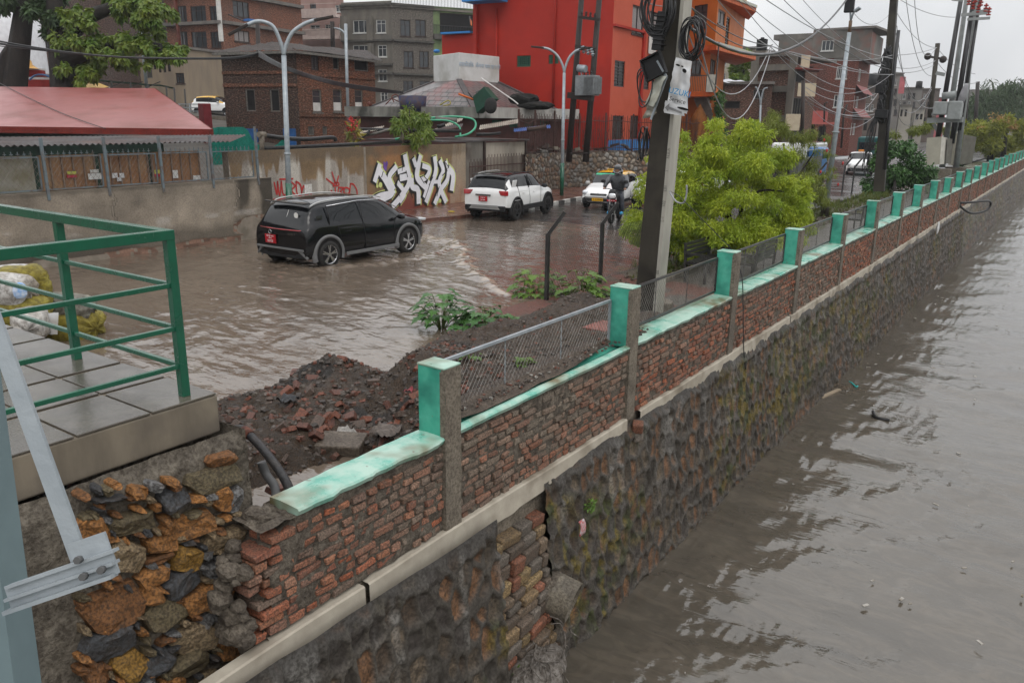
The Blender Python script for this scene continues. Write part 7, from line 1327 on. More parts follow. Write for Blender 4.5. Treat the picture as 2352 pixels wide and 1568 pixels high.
for f_,ch in ((.17,'05'),(.33,'L-1'),(.375,'102'),(.42,'L01'),(.47,'1'),(.52,'N.E.A'),(.40,'')):
    if ch: w_=.185-.035*f_; Pq=pp(f_,w_+.031,-.016); txt('engraved_digits',ch,.07,Pq,tuple(ax),(0,-1,0),mat('engraved_shadow',(.17,.16,.14),rough=.8),up_,.001)
# cable coils, splice boxes, torn signs on the pole
def coil(px,py,y,rx,rz,n,label,seed):
    rd_=random.Random(seed); m=MB(); c=gyy(px,py,y)
    for k in range(n):
        a=rd_.uniform(-.12,.12); q=[]; sx=rx*rd_.uniform(.6,1.05); sz=rz*rd_.uniform(.75,1.05); ox,oz,oy=rd_.uniform(-.05,.05),rd_.uniform(-.06,.06),rd_.uniform(-.08,.08)
        for i in range(25): t=2*math.pi*i/24; q.append(c+np.array([ox+sx*math.cos(t)+a*math.sin(t)*.3,oy+.04*math.sin(t*2+k),oz+sz*math.sin(t)]))
        m.tube(q,.011,5,caps=False)
    return m.build('cable_coil',M['cable'],label=label,cat='cable coil')
coil(1512,22,12.4,.27,.42,16,'big tangle of black cable coiled on the left of the leaning pole top',1); coil(1588,93,12.5,.17,.30,14,'hanging black cable coil on the right of the leaning pole',2); coil(1484,205,12.4,.15,.32,3,'loose loops of black cable beside the torn panel on the pole',3); coil(1478,330,12.6,.05,.28,5,'small black cable tangle low on the left side of the pole',4)
m=MB(); P=gyy(1516,72,12.38); m.box(P,(.17,.12,.58),ry=.1,taper=.8)
for k in range(7): m.box(P+np.array([.0,-.01,.22-k*.07]),(.20,.13,.02),ry=.1)
m.build('splice_box',M['clad'],label='ribbed black splice box fixed to the left side of the leaning pole',cat='splice box',bevel=.01)
P=gyy(1503,153,12.3); bx=thing('meter_box','open black square plastic box hanging tilted from the leaning pole','box',tuple(P)); bx.location=tuple(P); m=MB(); m.box((0,0,0),(.34,.02,.36)); 
for a in((-.17,0,.02,.36),(.17,0,.02,.36)): m.box((a[0],-.03,0),(.02,.09,.36))
m.box((0,-.03,.17),(.32,.09,.02)); m.box((0,-.03,-.17),(.32,.09,.02)); o=m.build('box_shell',M['clad'],bx); bx.rotation_euler=(0,-.42,0)
def crumple(name,quad,nu,nv,amp,mt,label,cat,y,parent=None,holes=()):
    """bent sheet: quad given as photo measurements on the plane y"""
    q=[gyy(px,py,yy) for (px,py,yy) in quad]; U_,V_=np.meshgrid(np.linspace(0,1,nu),np.linspace(0,1,nv),indexing='ij')
    ed=.02*fbm(V_*9,U_*0+3,3,int(quad[0][0]))*(np.minimum(U_,1-U_)<.03); P=(q[0]*(1-U_)[...,None]+q[1]*U_[...,None])*(1-V_)[...,None]+(q[3]*(1-U_)[...,None]+q[2]*U_[...,None])*V_[...,None]; P[...,1]+=amp*fbm(U_*3,V_*4,4,int(quad[0][0]))*1.5; P[...,0]+=ed
    m=MB(); m.grid(P,flip=True); m.grid(P+np.array([0,.012,0]),flip=False); return m.build(name,mt,parent,label=label,cat=cat)
M['signw']=mat('dirty_white_sign_sheet',(.66,.67,.68),(.52,.52,.52),rough=.35,scale=3,c3=(.30,.26,.20),bmp=.15)
sg=thing('torn_sign','torn crumpled white service sign with blue lettering strapped to the pole face','sign',(0,0,0))
crumple('sign_sheet',[(1552,132,12.40),(1588,141,12.40),(1578,262,12.40),(1531,238,12.40)],14,26,.035,M['signw'],None,None,12.4,sg)
crumple('lower_arrow_panel',[(1528,231,12.37),(1574,246,12.37),(1571,267,12.37),(1524,259,12.37)],8,6,.008,M['signw'],None,None,12.4,sg)
sx=gyy(1588,215,12.4)-gyy(1548,205,12.4); sx/=np.linalg.norm(sx); nrm=np.array([0,-1.,0]); nrm-=sx*(nrm@sx); nrm/=np.linalg.norm(nrm)
txt('blue_lettering','UZUKI',.13,gyy(1561,213,12.33),sx,nrm,mat('sign_blue',(.03,.27,.52),rough=.4),sg,.002); txt('black_lettering','Service',.10,gyy(1556,231,12.33),sx,nrm,M['ktxt'],sg,.002)
m=MB(); a=gyy(1527,253,12.35); m.add([gyy(1527,247,12.34),gyy(1538,237,12.34),gyy(1537,245,12.34),gyy(1566,257,12.34),gyy(1566,262,12.34),gyy(1536,251,12.34),gyy(1534,256,12.34)],[(0,1,2,3,4,5,6)][::-1]); m.build('arrow',mat('sign_grey',(.22,.22,.22),rough=.5),sg)
hg=[(1557,150,5,2.5),(1572,163,5,5),(1567,153,3,2),(1569,250,14,3)]; m=MB()
for (px,py,rx,rz) in hg: m.add([gyy(px+rx*math.cos(a),py+rz*math.sin(a)+rx*.25*math.cos(a),12.345) for a in np.linspace(0,6.28,12,endpoint=False)],[tuple(range(12))])
m.build('tear_holes',M['void'],sg)
crumple('sheet_metal_scrap',[(1510,172,12.36),(1531,176,12.2),(1502,246,12.2),(1482,240,12.36)],8,16,.03,mat('pale_bent_panel',(.36,.38,.33),(.26,.25,.2),rough=.5,scale=4),'bent pale sheet metal panel hanging off the left of the leaning pole','sheet',12.3)
m=MB(); m.beam(gyy(1510,140,12.3),gyy(1531,177,12.3),.04,.03); m.beam(gyy(1531,177,12.3),gyy(1495,275,12.3),.03,.03); m.build('wall_bracket_frame',M['galv'],label='thin bent metal bracket frame beside the black box on the pole',cat='bracket'); crumple('crushed_tin',[(1486,236,12.35),(1510,243,12.35),(1502,266,12.3),(1478,273,12.35)],8,8,.06,mat('crushed_tin_brown',(.16,.13,.09),(.3,.29,.25),rough=.5,scale=8),'crushed piece of tin at the bottom of the hanging panel','sheet',12.3)
# double armed street lamps
def lamp2(name,label,base,fork,L1,L2,d_base,green=True,r=.075,heads=True):
    t=thing(name,label,'street lamp',(0,0,0)); b=gz(*base,.1); n_=b[:2]/np.linalg.norm(b[:2]); pl=lambda p: gp(p[0],p[1],[b[0],b[1],0],[n_[0],n_[1],0]); f=pl(fork); m=MB(); m.tube([b,b+(f-b)*.5,f],[r*1.15,r,r*.9],10); ps=m.build('pole',M['galv'],t)
    if green: m=MB(); g=b+(f-b)*(1.5/np.linalg.norm(f-b)); m.tube([b,g],r*1.25,10); m.build('green_base',M['green'],t)
    m=MB(); m.cyl(b+(f-b)*.46,b+(f-b)*.47,r*1.25,n=10); m.build('collar',M['galv'],t)
    for L_ in(L1,L2):
        m=MB(); P=[f]+[pl(p) for p in L_]; m.tube(smooth_path(P,18),r*.72,8); m.build('arm',M['galv'],t)
        if heads: m=MB(); e=P[-1]; dv=(P[-1]-P[-2]); dv/=np.linalg.norm(dv); dv=dv*.8+np.array([0,0,-.1]); m.beam(e-dv*.1,e+dv*.62,.18,.07); m.build('lamp_head',M['darkpole'],t,bevel=.01)
    return t
l0=lamp2('street_lamp','tall double-armed street lamp with green base behind the black car',(667,538),(652,128),[(647,105),(630,65),(610,52),(588,50),(563,60)],[(657,105),(672,75),(700,55),(727,46)],24)
m=MB(); e=gd(553,57,23.8); m.beam(gd(526,34,23.8),gd(560,49,23.8),.12,.03); m.box(gd(572,47,23.8),(.26,.2,.06),mi=1); m.build('solar_panel',[M['clad'],mat('blue_lamp_label',(.05,.15,.4),rough=.4)],l0)
lamp2('street_lamp','double-armed street lamp with green base in front of the rubble wall and transformer',(1290,451),(1296,167),[(1292,150),(1280,128),(1262,114),(1245,110)],[(1300,150),(1308,132),(1322,118),(1334,114)],33)
lamp2('street_lamp','small distant double-armed street lamp beside the low brick building',(1741,385),(1747,241),[(1745,225),(1740,206),(1735,200)],[(1749,225),(1754,206),(1763,202)],55,green=False,r=.09,heads=False)
def pole_(name,label,pts,r,y,mt,cat='pole',n=10):
    m=MB(); m.tube([gyy(a,b,y) for a,b in pts],r,n); return m.build(name,mt,label=label,cat=cat)
pole_('lamp_post','thin silver lamp post with a short side arm in front of the brick house windows',[(801,306),(797,180),(794,55)],.085,32,M['galv'],'lamp post'); m=MB(); m.tube(smooth_path([gyy(794,80,32),gyy(785,70,32),gyy(775,66,32),gyy(768,65,32)],8),.045,6); m.build('side_arm',M['galv'],bpy.data.objects['lamp_post'])
pole_('lamp_post','slim silver post rising behind the red roof shed in front of the big tree',[(337,204),(328,110),(319,48)],.10,30,M['galv'],'lamp post')
# lamp on the right in front of the far cars
lp=thing('led_street_lamp','silver street lamp with two LED heads and a concrete foot beside the path','street lamp',(0,0,0)); b=gz(1893,497,.08); yy=b[1]; f=gyy(1951,75,yy); m=MB(); m.tube([b,f],[.11,.07],12); m.build('pole',M['galv'],lp); m=MB(); m.tube([b-[0,0,.05],b+(f-b)*.10],[.17,.14],8); m.build('concrete_foot',M['polec'],lp); m=MB(); m.cyl(b+(f-b)*.47,b+(f-b)*.478,.13,n=12); m.build('collar',M['galv'],lp)
m=MB(); m.tube([f,gyy(1954,48,yy)],.06,8); m.build('rusty_sleeve',mat('rusty_sleeve_steel',(.14,.07,.03),(.1,.09,.08),rough=.6,scale=8),lp); m=MB(); m.tube([gyy(1954,48,yy),gyy(1953,25,yy)],.035,8); m.tube([gyy(1954,48,yy),gyy(1960,30,yy),gyy(1966,25,yy)],.035,8); m.build('arm',M['galv'],lp)
m=MB(); m.box(gyy(1952,8,yy),(.34,.16,.62),taper=.9); m.build('lamp_head',M['clad'],lp,bevel=.03); m=MB(); m.beam(gyy(1963,27,yy),gyy(1976,18,yy),.3,.08); m.build('lamp_head',M['galv'],lp,bevel=.02)
for i,(pts,y,lab,r) in enumerate((([(1891,345),(1894,238),(1901,235)],80,'far single-arm lamp post in front of the red brick house',.09),([(1932,340),(1938,262),(1946,240)],78,'far lamp post with bent arm near the red brick house corner',.09),([(2132,300),(2154,100)],70,'far concrete pole with round insulators left of the transformer poles',.17),([(2214,310),(2226,158)],105,'far pole carrying a small street lamp right of the transformer poles',.22),([(2239,300),(2246,188)],130,'farthest pole standing before the bamboo',.25),([(1842,340),(1845,185)],60,'dark cable-draped pole in front of the beige balconies',.13),([(686,98),(683,-10)],70,'dark pole against the big brick block',.28),([(600,290),(591,45)],37,'dark wooden-looking pole at the corner of the brick house',.14),([(765,120),(763,50)],60,'dark pole with a crossarm above the brick house roof',.22))):
    pole_('pole',lab,pts,r,y,M['darkpole'] if i!=2 else M['polec'])
def insul(c,r=.1,h=.3,mt=None,up=(0,0,1),label=None,parent=None):
    m=MB(); 
    for k in range(3): q=c+np.array(up)*h*k/3; m.cyl(q,q+np.array(up)*h*.16,r,n=8)
    m.cyl(c,c+np.array(up)*h,r*.4,n=6); return m.build('insulator',mt or M['rimk'],parent)
po=bpy.data.objects['pole.002'] if 'pole.002' in bpy.data.objects else None
m=MB(); yy=70; m.beam(gyy(2130,130,yy),gyy(2168,136,yy),.15,.15); m.build('crossarm',M['darkpole'],po)
for px,py in((2131,130),(2166,137)): m=MB(); m.sm=True; lumpy(m,gyy(px,py,yy),(.26,0,0),(0,.25,0),(0,0,.26),1,12,8,.02,1.); m.build('drum_insulator',M['darkpole'],po)
# transformer H frame
hf=thing('transformer_poles','pair of dark poles carrying a grey transformer in front of the red building','transformer',(0,0,0)); Y_=32.5
for a,b in(((1306,372),(1337,-20)),((1345,372),(1378,-20))): m=MB(); m.tube([gyy(*a,Y_),gyy(*b,Y_)],[.15,.12],10); m.build('pole',M['darkpole'],hf)
for (x0,y0,x1,y1,w_) in((1330,40,1378,46,.12),(1322,106,1368,114,.12),(1306,219,1362,226,.26),(1312,352,1350,352,.08)): m=MB(); m.beam(gyy(x0,y0,Y_-.25),gyy(x1,y1,Y_-.25),w_,w_); m.build('crossarm',M['darkpole'],hf)
for x_,y_ in((1336,37),(1346,38),(1356,40),(1366,42)): insul(gyy(x_,y_,Y_-.25),.06,.2,parent=hf)
for x_,y_ in((1338,107),(1348,110),(1358,113)): insul(gyy(x_,y_,Y_-.3),.09,.3,M['galv'],(.35,0,-1),parent=hf)
tc_=gyy(1349,197,Y_-.35); M['tfg']=mat('grey_transformer_paint',(.20,.215,.22),(.13,.135,.14),rough=.45,scale=5); m=MB(); m.box(tc_,(.95,.55,.85)); tr=m.build('tank',M['tfg'],hf,bevel=.02); m=MB()
for k in range(9): m.box(tc_+np.array([.02+k*.058,-.30,.0]),(.02,.14,.72)); m.box(tc_+np.array([.53,-.22+k*.055,0]),(.14,.02,.72))
m.build('cooling_fins',M['tfg'],tr); m=MB(); m.cyl(gyy(1328,157,Y_-.35),gyy(1346,159,Y_-.35),.16,n=16); m.tube([gyy(1334,165,Y_-.35),gyy(1338,178,Y_-.35)],.03,6); m.build('conservator',M['galv'],hf)
for x_ in(1342,1350,1358): insul(gyy(x_,178,Y_-.35),.05,.28,parent=hf)
# second dark pole, right
dp=thing('cable_pole','tall dark pole wrapped in thick bundles of black cable behind the round shrub','utility pole',(0,0,0)); Y_=38; m=MB(); V=[]
for (x0,x1,y) in((2005,2030,440),(2045,2061,-15)): a=gyy(x0,y,Y_);b=gyy(x1,y,Y_); V+=[a,b,b+[0,.3,0],a+[0,.3,0]]
m.add(V,[(0,1,5,4),(1,2,6,5),(2,3,7,6),(3,0,4,7)],smooth=False); m.build('pole_shaft',M['polec'],dp)
m=MB(); rd_=random.Random(5)
for k in range(34):
    y0=rd_.uniform(100,150);y1=rd_.uniform(230,285); q=[]
    for i in range(9):
        f=i/8; py=y0+(y1-y0)*f; cx_=2052-(py-0)*.108+rd_.uniform(-9,9)-4*math.sin(f*3.1)*(k%3); q.append(gyy(cx_,py,Y_-.12-rd_.uniform(0,.15)))
    m.tube(smooth_path(q,16),.028,5)
for k in range(14):
    q=[gyy(2018-rd_.uniform(0,8),265,Y_-.2),gyy(2010-rd_.uniform(0,22),310,Y_-.3),gyy(2002-rd_.uniform(0,24),370+rd_.uniform(0,40),Y_-.3)]; m.tube(smooth_path(q,8),.013,4)
m.tube([gyy(2064,70,Y_-.1),gyy(2052,180,Y_-.1),gyy(2040,290,Y_-.1),gyy(2032,390,Y_-.1)],.07,8)
m.build('cable_bundle',M['cable'],dp); m=MB(); m.box(gyy(2025,262,Y_-.3),(.5,.3,.35)); m.box(gyy(2020,203,Y_-.3),(.28,.25,.4)); m.build('splice_box',M['clad'],dp,bevel=.03)
# transformer station with grey and black poles
st_=thing('transformer_station','cluster of tall grey and black poles with platform and grey tanks near the wall','transformer',(0,0,0)); Y_=56; M['gpole']=mat('grey_tapered_pole',(.27,.29,.285),(.2,.215,.21),rough=.5,scale=3)
for (a,b,r0,r1,mt) in(((2164,385),(2224,-30),.17,.12,'gpole'),((2152,330),(2212,-30),.15,.12,'cable'),((2196,385),(2250,-30),.17,.12,'gpole'),((2186,330),(2241,-30),.15,.13,'cable'),((2204,300),(2256,-30),.10,.08,'cable')):
    m=MB(); m.tube([gyy(*a,Y_-(.6 if mt=='cable' else 0)),gyy(*b,Y_-(.6 if mt=='cable' else 0))],[r0,r1],12); m.build('pole',M[mt],st_)
for (x0,y0,x1,y1,w_) in((2130,277,2212,275,.3),(2150,168,2170,172,.2),(2208,35,2268,30,.16),(2232,30,2270,24,.14),(2222,45,2274,42,.14),(2186,0,2212,2,.1),(2140,262,2212,262,.12)): m=MB(); m.beam(gyy(x0,y0,Y_-1),gyy(x1,y1,Y_-1),w_,w_); m.build('crossarm',M['gpole'],st_)
for (px,py,w_,h_) in((2162,249,1.0,1.0),(2194,254,.95,1.4)): m=MB(); m.box(gyy(px,py,Y_-1.2),(w_*.75,.9,h_*.75)); m.build('tank',M['gpole'],st_,bevel=.06)
m=MB(); m.cyl(gyy(2164,221,Y_-1.2),gyy(2196,217,Y_-1.2),.2,n=16); m.build('conservator',M['gpole'],st_); m=MB(); m.beam(gyy(2145,285,Y_),gyy(2156,305,Y_),.2,.2); m.beam(gyy(2206,280,Y_),gyy(2190,310,Y_),.2,.2); m.build('braces',M['gpole'],st_)
for k,(px,py) in enumerate(((2225,12),(2240,6),(2252,14),(2263,28),(2270,36),(2234,22),(2246,30))): insul(gyy(px,py,Y_-1),.12,.45,mat('red_insulator',(.30,.03,.02),rough=.4),parent=st_)
m=MB(); 
for k in range(10): m.tube(smooth_path([gyy(2218+k*.6,192,Y_-1.2),gyy(2206+k*1.4,215+k,Y_-1.3),gyy(2200+k*.8,235+k,Y_-1.2)],8),.03,4)
m.build('cable_bundle',M['greyw'],st_)
# electrical cabinets
M['cab']=mat('beige_cabinet_paint',(.36,.345,.28),(.30,.29,.235),rough=.5,scale=2); M['cabd']=mat('cabinet_door_inside',(.12,.115,.095),(.09,.085,.07),rough=.6)
def quadbox(t,nm,q,dep,mt): P=[gyy(px,py,Y) for px,py,Y in q]; m=MB(); m.poly3(P,dep,(0,1,0)); return m.build(nm,mt,t)
for i,(lab,front,side,door) in enumerate((('beige electrical cabinet with its narrow side towards the river, left of the pair',[(2124,382,54),(2158,378,54),(2163,314,54),(2129,317,54)][::1],[(2158,378,54),(2171,377,54.8),(2176,317,54.8),(2163,314,54)],[(2172,376,54.6),(2184,375,55.4),(2190,320,55.4),(2176,318,54.6)]),('larger beige electrical cabinet with its dark door swung open, right of the pair',[(2178,378,57),(2194,380,57),(2201,305,57),(2186,302,57)],[(2194,380,57),(2200,377,57.8),(2212,309,57.8),(2201,305,57)],[(2204,377,57.5),(2232,376,58.5),(2243,315,58.5),(2214,309,57.5)]))):
    t=thing('electrical_cabinet',lab,'electrical cabinet',(0,0,0)); quadbox(t,'cabinet_body',front[::-1],.8,M['cab']); quadbox(t,'cabinet_side',side[::-1],.05,mat('pale_cabinet_side',(.50,.48,.42),rough=.5)); quadbox(t,'cabinet_door',door[::-1],.06,M['cabd'])
    m=MB(); a=gyy(2150 if i==0 else 2200,386,54.5 if i==0 else 57.5); m.box((a[0],a[1]+.3,.5),(1.6 if i==0 else 1.4,.7,.9)); m.build('plinth',M['conc'],t)
# wires
def wire(P,Q,sag,r,mt,label,n=18): 
    P=np.array(P);Q=np.array(Q); t=np.linspace(0,1,n)[:,None]; W_=P*(1-t)+Q*t; W_[:,2]-=4*sag*(t*(1-t))[:,0]; m=MB(); m.tube(W_,r,4,caps=False); return m.build('overhead_wire',mt,label=label,cat='wire',group='overhead wires')
LW='thin overhead wire crossing the pale sky between the poles'; LB='thick black overhead cable sagging over the left buildings'
pm=lambda f:gyy(1549+(-20+f*40),60,12.5)
hub=gd(1768,105,30); dpt=lambda px,py:gyy(px,py,38); far=lambda px,py:gyy(px,py,56)
wl=[((1745,-10),(2050,135),16,.2,1),((1690,-8),(1965,205),18,.5,1),((1700,-5),(1990,165),18,.3,1),((1790,-10),(2045,160),20,.3,0),((1560,-5),(1768,105),13,.15,0),((1580,10),(1775,103),13,.3,0),((1768,105),(2050,127),22,.3,1),((1768,105),(2048,170),22,1.0,1),((1768,105),(2052,172),22,.2,1),((1640,-10),(1768,107),14,.1,1),((1835,-10),(2045,155),24,.3,1),((2060,30),(2152,110),40,.4,1),((2055,127),(2152,110),40,.1,1),((2055,155),(2148,140),40,.2,1),((2050,165),(2145,150),40,.2,1),((2060,60),(2140,200),40,2,1),((2060,120),(2210,180),45,2.5,1),((2080,-10),(2140,175),42,1,1),((2100,-10),(2150,110),42,1.5,1),((2045,175),(2140,205),40,1.6,1),((2045,190),(2135,215),40,2.0,0),((2152,110),(2240,170),60,.4,1),((2150,140),(2245,190),60,.6,1),((1945,5),(2050,25),34,.8,1),((1768,107),(1890,160),25,.2,0),((1850,220),(2010,262),50,.6,1),((1850,210),(2010,250),50,.9,1),((1850,228),(2008,268),50,1.3,1),((1850,200),(2020,210),50,.8,1),((1856,235),(2000,275),50,.3,0),((1450,-10),(1530,15),14,.05,0),((1940,250),(2040,170),36,.9,1),((2060,-5),(2200,40),46,.3,1)]
for i,(a,b,d,s,k) in enumerate(wl): wire(gd(*a,d if a[0]<1900 else d),gd(*b,(d+10 if b[0]>1900 else d+6)),s,.011*max(1,d/26),M['greyw' if k else 'cable'],LW)
wire(gd(1578,60,13),gd(1950,-8,22),.9,.03,M['cable'],'thick black cable running from the leaning pole up to the right')
wire(gd(1575,62,13),gd(1770,107,20),1.1,.012,M['greyw'],'pale service wire looping down in a deep curve from the leaning pole'); wire(gd(1600,60,13),gd(1774,106,22),1.7,.014,M['greyw'],'pale thick wire sagging low in front of the water tank')
for k,(y0,y1,y2) in enumerate(((92,118,205),(98,124,212),(94,121,209),(101,128,212))):
    m=MB(); m.tube(smooth_path([gd(-20,y0+k,33),gd(140,118+k,33),gd(300,132+k*.6,34),gd(520,133+k,36),gd(594,122+k,37)],30),.035 if k<2 else .02,5); m.build('overhead_cable',M['cable'],label='black overhead cable strung past the big tree to the brick house pole',cat='cable',group='cables along the left street')
for k in range(5):
    m=MB(); m.tube(smooth_path([gd(594,118+k*3,37),gd(655,152+k*2,30),gd(760,185+k*2,34),gd(860,202+k*2,38),gd(925,211+k,40)],30),.022,5); m.build('overhead_cable',M['cable'],label='black cable crossing in front of the brick house windows',cat='cable',group='cables crossing the brick house')
m=MB(); m.tube(smooth_path([gyy(1690,588,12.4)*0+gx(1686,582,-4.35),gx(1700,620,-4.25),gx(1706,660,-4.18),gx(1708,800,-4.12),gx(1715,860,-4.1)],20),.009,5); m.build('hanging_wire',M['cable'],label='thin black wire hanging down over the third pillar and brick face',cat='wire')
m=MB(); m.tube([gx(1690,582,-4.3),gd(1560,450,12),gyy(1540,440,12.6)],.006,4); m.build('guy_wire',M['cable'],label='thin black guy wire from the leaning pole to the third pillar',cat='wire'); m=MB(); m.tube(smooth_path([gyy(1538,440,12.5),gyy(1552,462,12.3),gyy(1570,466,12.2),gyy(1577,445,12.2),gyy(1577,425,12.2)],16),.014,6); m.build('hanging_wire',M['greyw'],label='short stiff pale cable end curling out from the leaning pole',cat='wire')
# black fence posts along the path, with mesh
def fpost(px,py,h=1.32,mt=None):
    b=gz(px,py,.06); m=MB(); m.beam(b-[0,0,.05],b+[0,0,h],.07,.07); m.beam(b+[0,0,h-.02],b+np.array([.27,.16,h+.42]),.07,.07); return b,m.build('fence_post',M['black'],label='black angled fence post between the path and the flooded street',cat='fence post',group='black angled fence posts')
fb_=[]
for px,py in((1255,690),(1378,650)): fb_.append(fpost(px,py)[0])
d_=fb_[1]-fb_[0]
for k in(2,3,4,5,6): q=fb_[0]+d_*k*1.0; fb_.append(q); m=MB(); m.beam(q,q+[0,0,1.45],.07,.07); m.beam(q+[0,0,1.43],q+np.array([.27,.16,1.85]),.07,.07); m.build('fence_post',M['black'],label='black angled fence post between the path and the flooded street',cat='fence post',group='black angled fence posts')
for px,py in((1744,512),(1873,462),(1934,440),(1956,443),(1988,440)): fpost(px,py)
w_=MB(); A_=fb_[0];L=float(np.linalg.norm((fb_[-1]-A_)[:2])); dv=(fb_[-1]-A_)/L; meshwires(w_,0,L,.12,1.25,lambda u_,z_:(A_[0]+dv[0]*u_,A_[1]+dv[1]*u_,z_),.085,.003); w_.build('wire_mesh_fence',M['rimk'],label='sagging diamond wire mesh strung between the black angled posts',cat='wire mesh')
# benches
def bench(px,py,lab,rz=0,back_=True,z=.1):
    P=gz(px,py,z); t=thing('park_bench',lab,'bench',tuple(P)); 
    for x in(-.65,.65): m=MB(); m.beam((x,-.2,0),(x,-.2,.62),.05,.05); m.beam((x,.25,0),(x,.3,.85),.05,.05); m.beam((x,-.2,.42),(x,.25,.42),.05,.05); m.beam((x,-.2,.62),(x,.26,.62),.05,.04); m.build('leg_frame',M['black'],t)
    m=MB()
    for k in range(7): m.beam((-.7,-.2+k*.07,.45),(.7,-.2+k*.07,.45),.035,.02)
    m.build('seat',M['galv'] if not back_ else M['black'],t)
    m=MB()
    for k in range(4): m.beam((-.7,.27+k*.008,.55+k*.09),(.7,.27+k*.008,.55+k*.09),.02,.07)
    m.build('backrest',M['black'],t); t.rotation_euler=(0,0,rz); return t
bench(1625,640,'black metal bench seen through the mesh of the second bay after the leaning pole',1.55); bench(1725,640,'dark slatted bench with its back to the river seen past the third pillar',-1.57,z=.1); bench(1965,530,'dark park bench behind the mesh beyond the fifth pillar',-1.57); bench(2250,400,'small dark bench under the orange-tipped tree at the far right',-1.57)
m=MB(); P=gz(1516,690,.3); m.cyl(P-[0,0,.2],P+[0,0,.0],.26,n=14); m.build('stone_stool',M['conc'],label='round concrete stool beside the leaning pole',cat='stool',bevel=.03); m=MB(); P=gx(1400,700,-5.3); m.box((P[0],P[1],.3),(.5,.5,.5)); m.box((P[0],P[1],.57),(.56,.56,.05)); m.build('brick_pier',mat('red_brown_pier',(.20,.07,.055),(.13,.055,.045),rough=.6),label='low red-brown pier with a flat cap beside the second pillar',cat='pier')
# ================================================================ vegetation
def leafcloud(cent,rad,n,size,asp,rg,droop=.5,shell=.35,up=.3,fold=.25,clump=None,flat=1.):
    """leaf-sized folded quads inside ellipsoid clumps. cent (k,3), rad (k,3)"""
    cent=np.array(cent,float); rad=np.array(rad,float); vol=rad.prod(1)**.7; k=rg.choice(len(cent),n,p=vol/vol.sum()); d=rg.normal(size=(n,3)); d/=np.linalg.norm(d,axis=1)[:,None]; r=shell+(1-shell)*rg.random(n)**.6; P=cent[k]+d*rad[k]*r[:,None]
    ax=d*.7+rg.normal(size=(n,3))*.6+np.array([0,0,-droop]); ax/=np.linalg.norm(ax,axis=1)[:,None]; sd=np.cross(ax,rg.normal(size=(n,3))*.5+np.array([0,0,1.])); sd/=np.linalg.norm(sd,axis=1)[:,None]+1e-9; nn=np.cross(ax,sd)
    s=(size*rg.uniform(.6,1.3,n))[:,None]; w=s*asp; a=P; mid=P+ax*s*.5; tip=P+ax*s+np.array([0,0,-1])*s*droop*.3; l=mid+sd*w*.5+nn*w*fold; q=mid-sd*w*.5+nn*w*fold
    V=np.stack([a,l,tip,q,mid],1).reshape(-1,3); b=np.arange(n)*5; Fq=np.concatenate([np.stack([b,b+1,b+4],1),np.stack([b+1,b+2,b+4],1),np.stack([b+2,b+3,b+4],1),np.stack([b+3,b,b+4],1)]); return V,Fq
def tree(name,label,cat,base,clumps,n,size,asp,lm,trunk,tm,seed=1,droop=.6,extra=None,shell=.35):
    t=thing(name,label,cat,(0,0,0)); rg=np.random.default_rng(seed); c=[q[0] for q in clumps]; r=[q[1] for q in clumps]; V,Fq=leafcloud(c,r,n,size,asp,rg,droop,shell); npmesh('crown',V,Fq,M[lm] if isinstance(lm,str) else lm,parent=t,smooth=False)
    m=MB(); 
    for L_,r_ in trunk: m.tube(smooth_path(L_,14) if len(L_)>2 else L_,np.interp(np.linspace(0,1,14 if len(L_)>2 else 2),[0,1],r_),7)
    m.build('trunk',M[tm] if isinstance(tm,str) else tm,t); return t
def clumps_px(L,d,rs):
    out=[]
    for (px,py,w,h,*o) in L: dd=d+(o[0] if o else 0); P=gd(px,py,dd); k=dd/F; out.append((P,(w*k/2,min(w,h)*k/2*rs,h*k/2)))
    return out
M['leafA']=leafmat('bright_green_leaf',(.44,.49,.04),(.26,.36,.03),.42,.4,(.10,.17,.015)); M['leafB']=leafmat('bottlebrush_leaf',(.14,.18,.025),(.20,.23,.03),.25,.45); M['leafD']=leafmat('dark_glossy_leaf',(.04,.10,.025),(.06,.14,.03),.1,.25); M['leafT']=leafmat('big_tree_leaf',(.09,.17,.022),(.18,.22,.03),.3,.4); M['leafK']=leafmat('dark_tree_leaf',(.035,.07,.022),(.055,.09,.03),.15,.45); M['leafY']=leafmat('yellow_green_leaf',(.30,.31,.035),(.18,.22,.03),.3,.5); M['leafO']=leafmat('orange_tip_leaf',(.32,.16,.05),(.28,.22,.05),.2,.5); M['bark']=mat('dark_wet_bark',(.028,.021,.016),(.012,.010,.009),rough=.7,scale=5,streak=True,bmp=1,bd=.05)
# bright green tree behind the leaning pole
rg=np.random.default_rng(5); K=[]
for (px,py,w,h,o) in [(1690,330,150,90,0),(1620,350,150,90,-.5),(1575,400,150,100,0),(1740,380,150,110,.4),(1660,420,200,130,-.8),(1790,450,130,120,0),(1545,470,150,90,.3),(1600,500,170,100,-.9),(1700,500,200,110,-1.1),(1790,520,120,90,-.6),(1474,440,26,70,.6),(1462,500,50,60,.4),(1495,525,80,70,.2),(1560,540,110,60,-.5),(1640,540,130,60,-1),(1740,545,110,60,-1),(1825,490,80,90,-.3),(1800,540,80,50,-.8),(1840,440,50,60,0),(1600,330,70,60,0),(1650,300,60,50,0),(1720,295,50,40,0),(1440,525,50,40,.3),(1580,580,50,50,-.9),(1820,430,70,60,0)]: K.append((px,py,w,h,o))
K2=[]
for (px,py,w,h,o) in K:
    for j in range(11): K2.append((px+rg.uniform(-.46,.46)*w,py+rg.uniform(-.45,.45)*h,w*rg.uniform(.3,.6),h*rg.uniform(.22,.45),o+rg.uniform(-.8,1.2)))
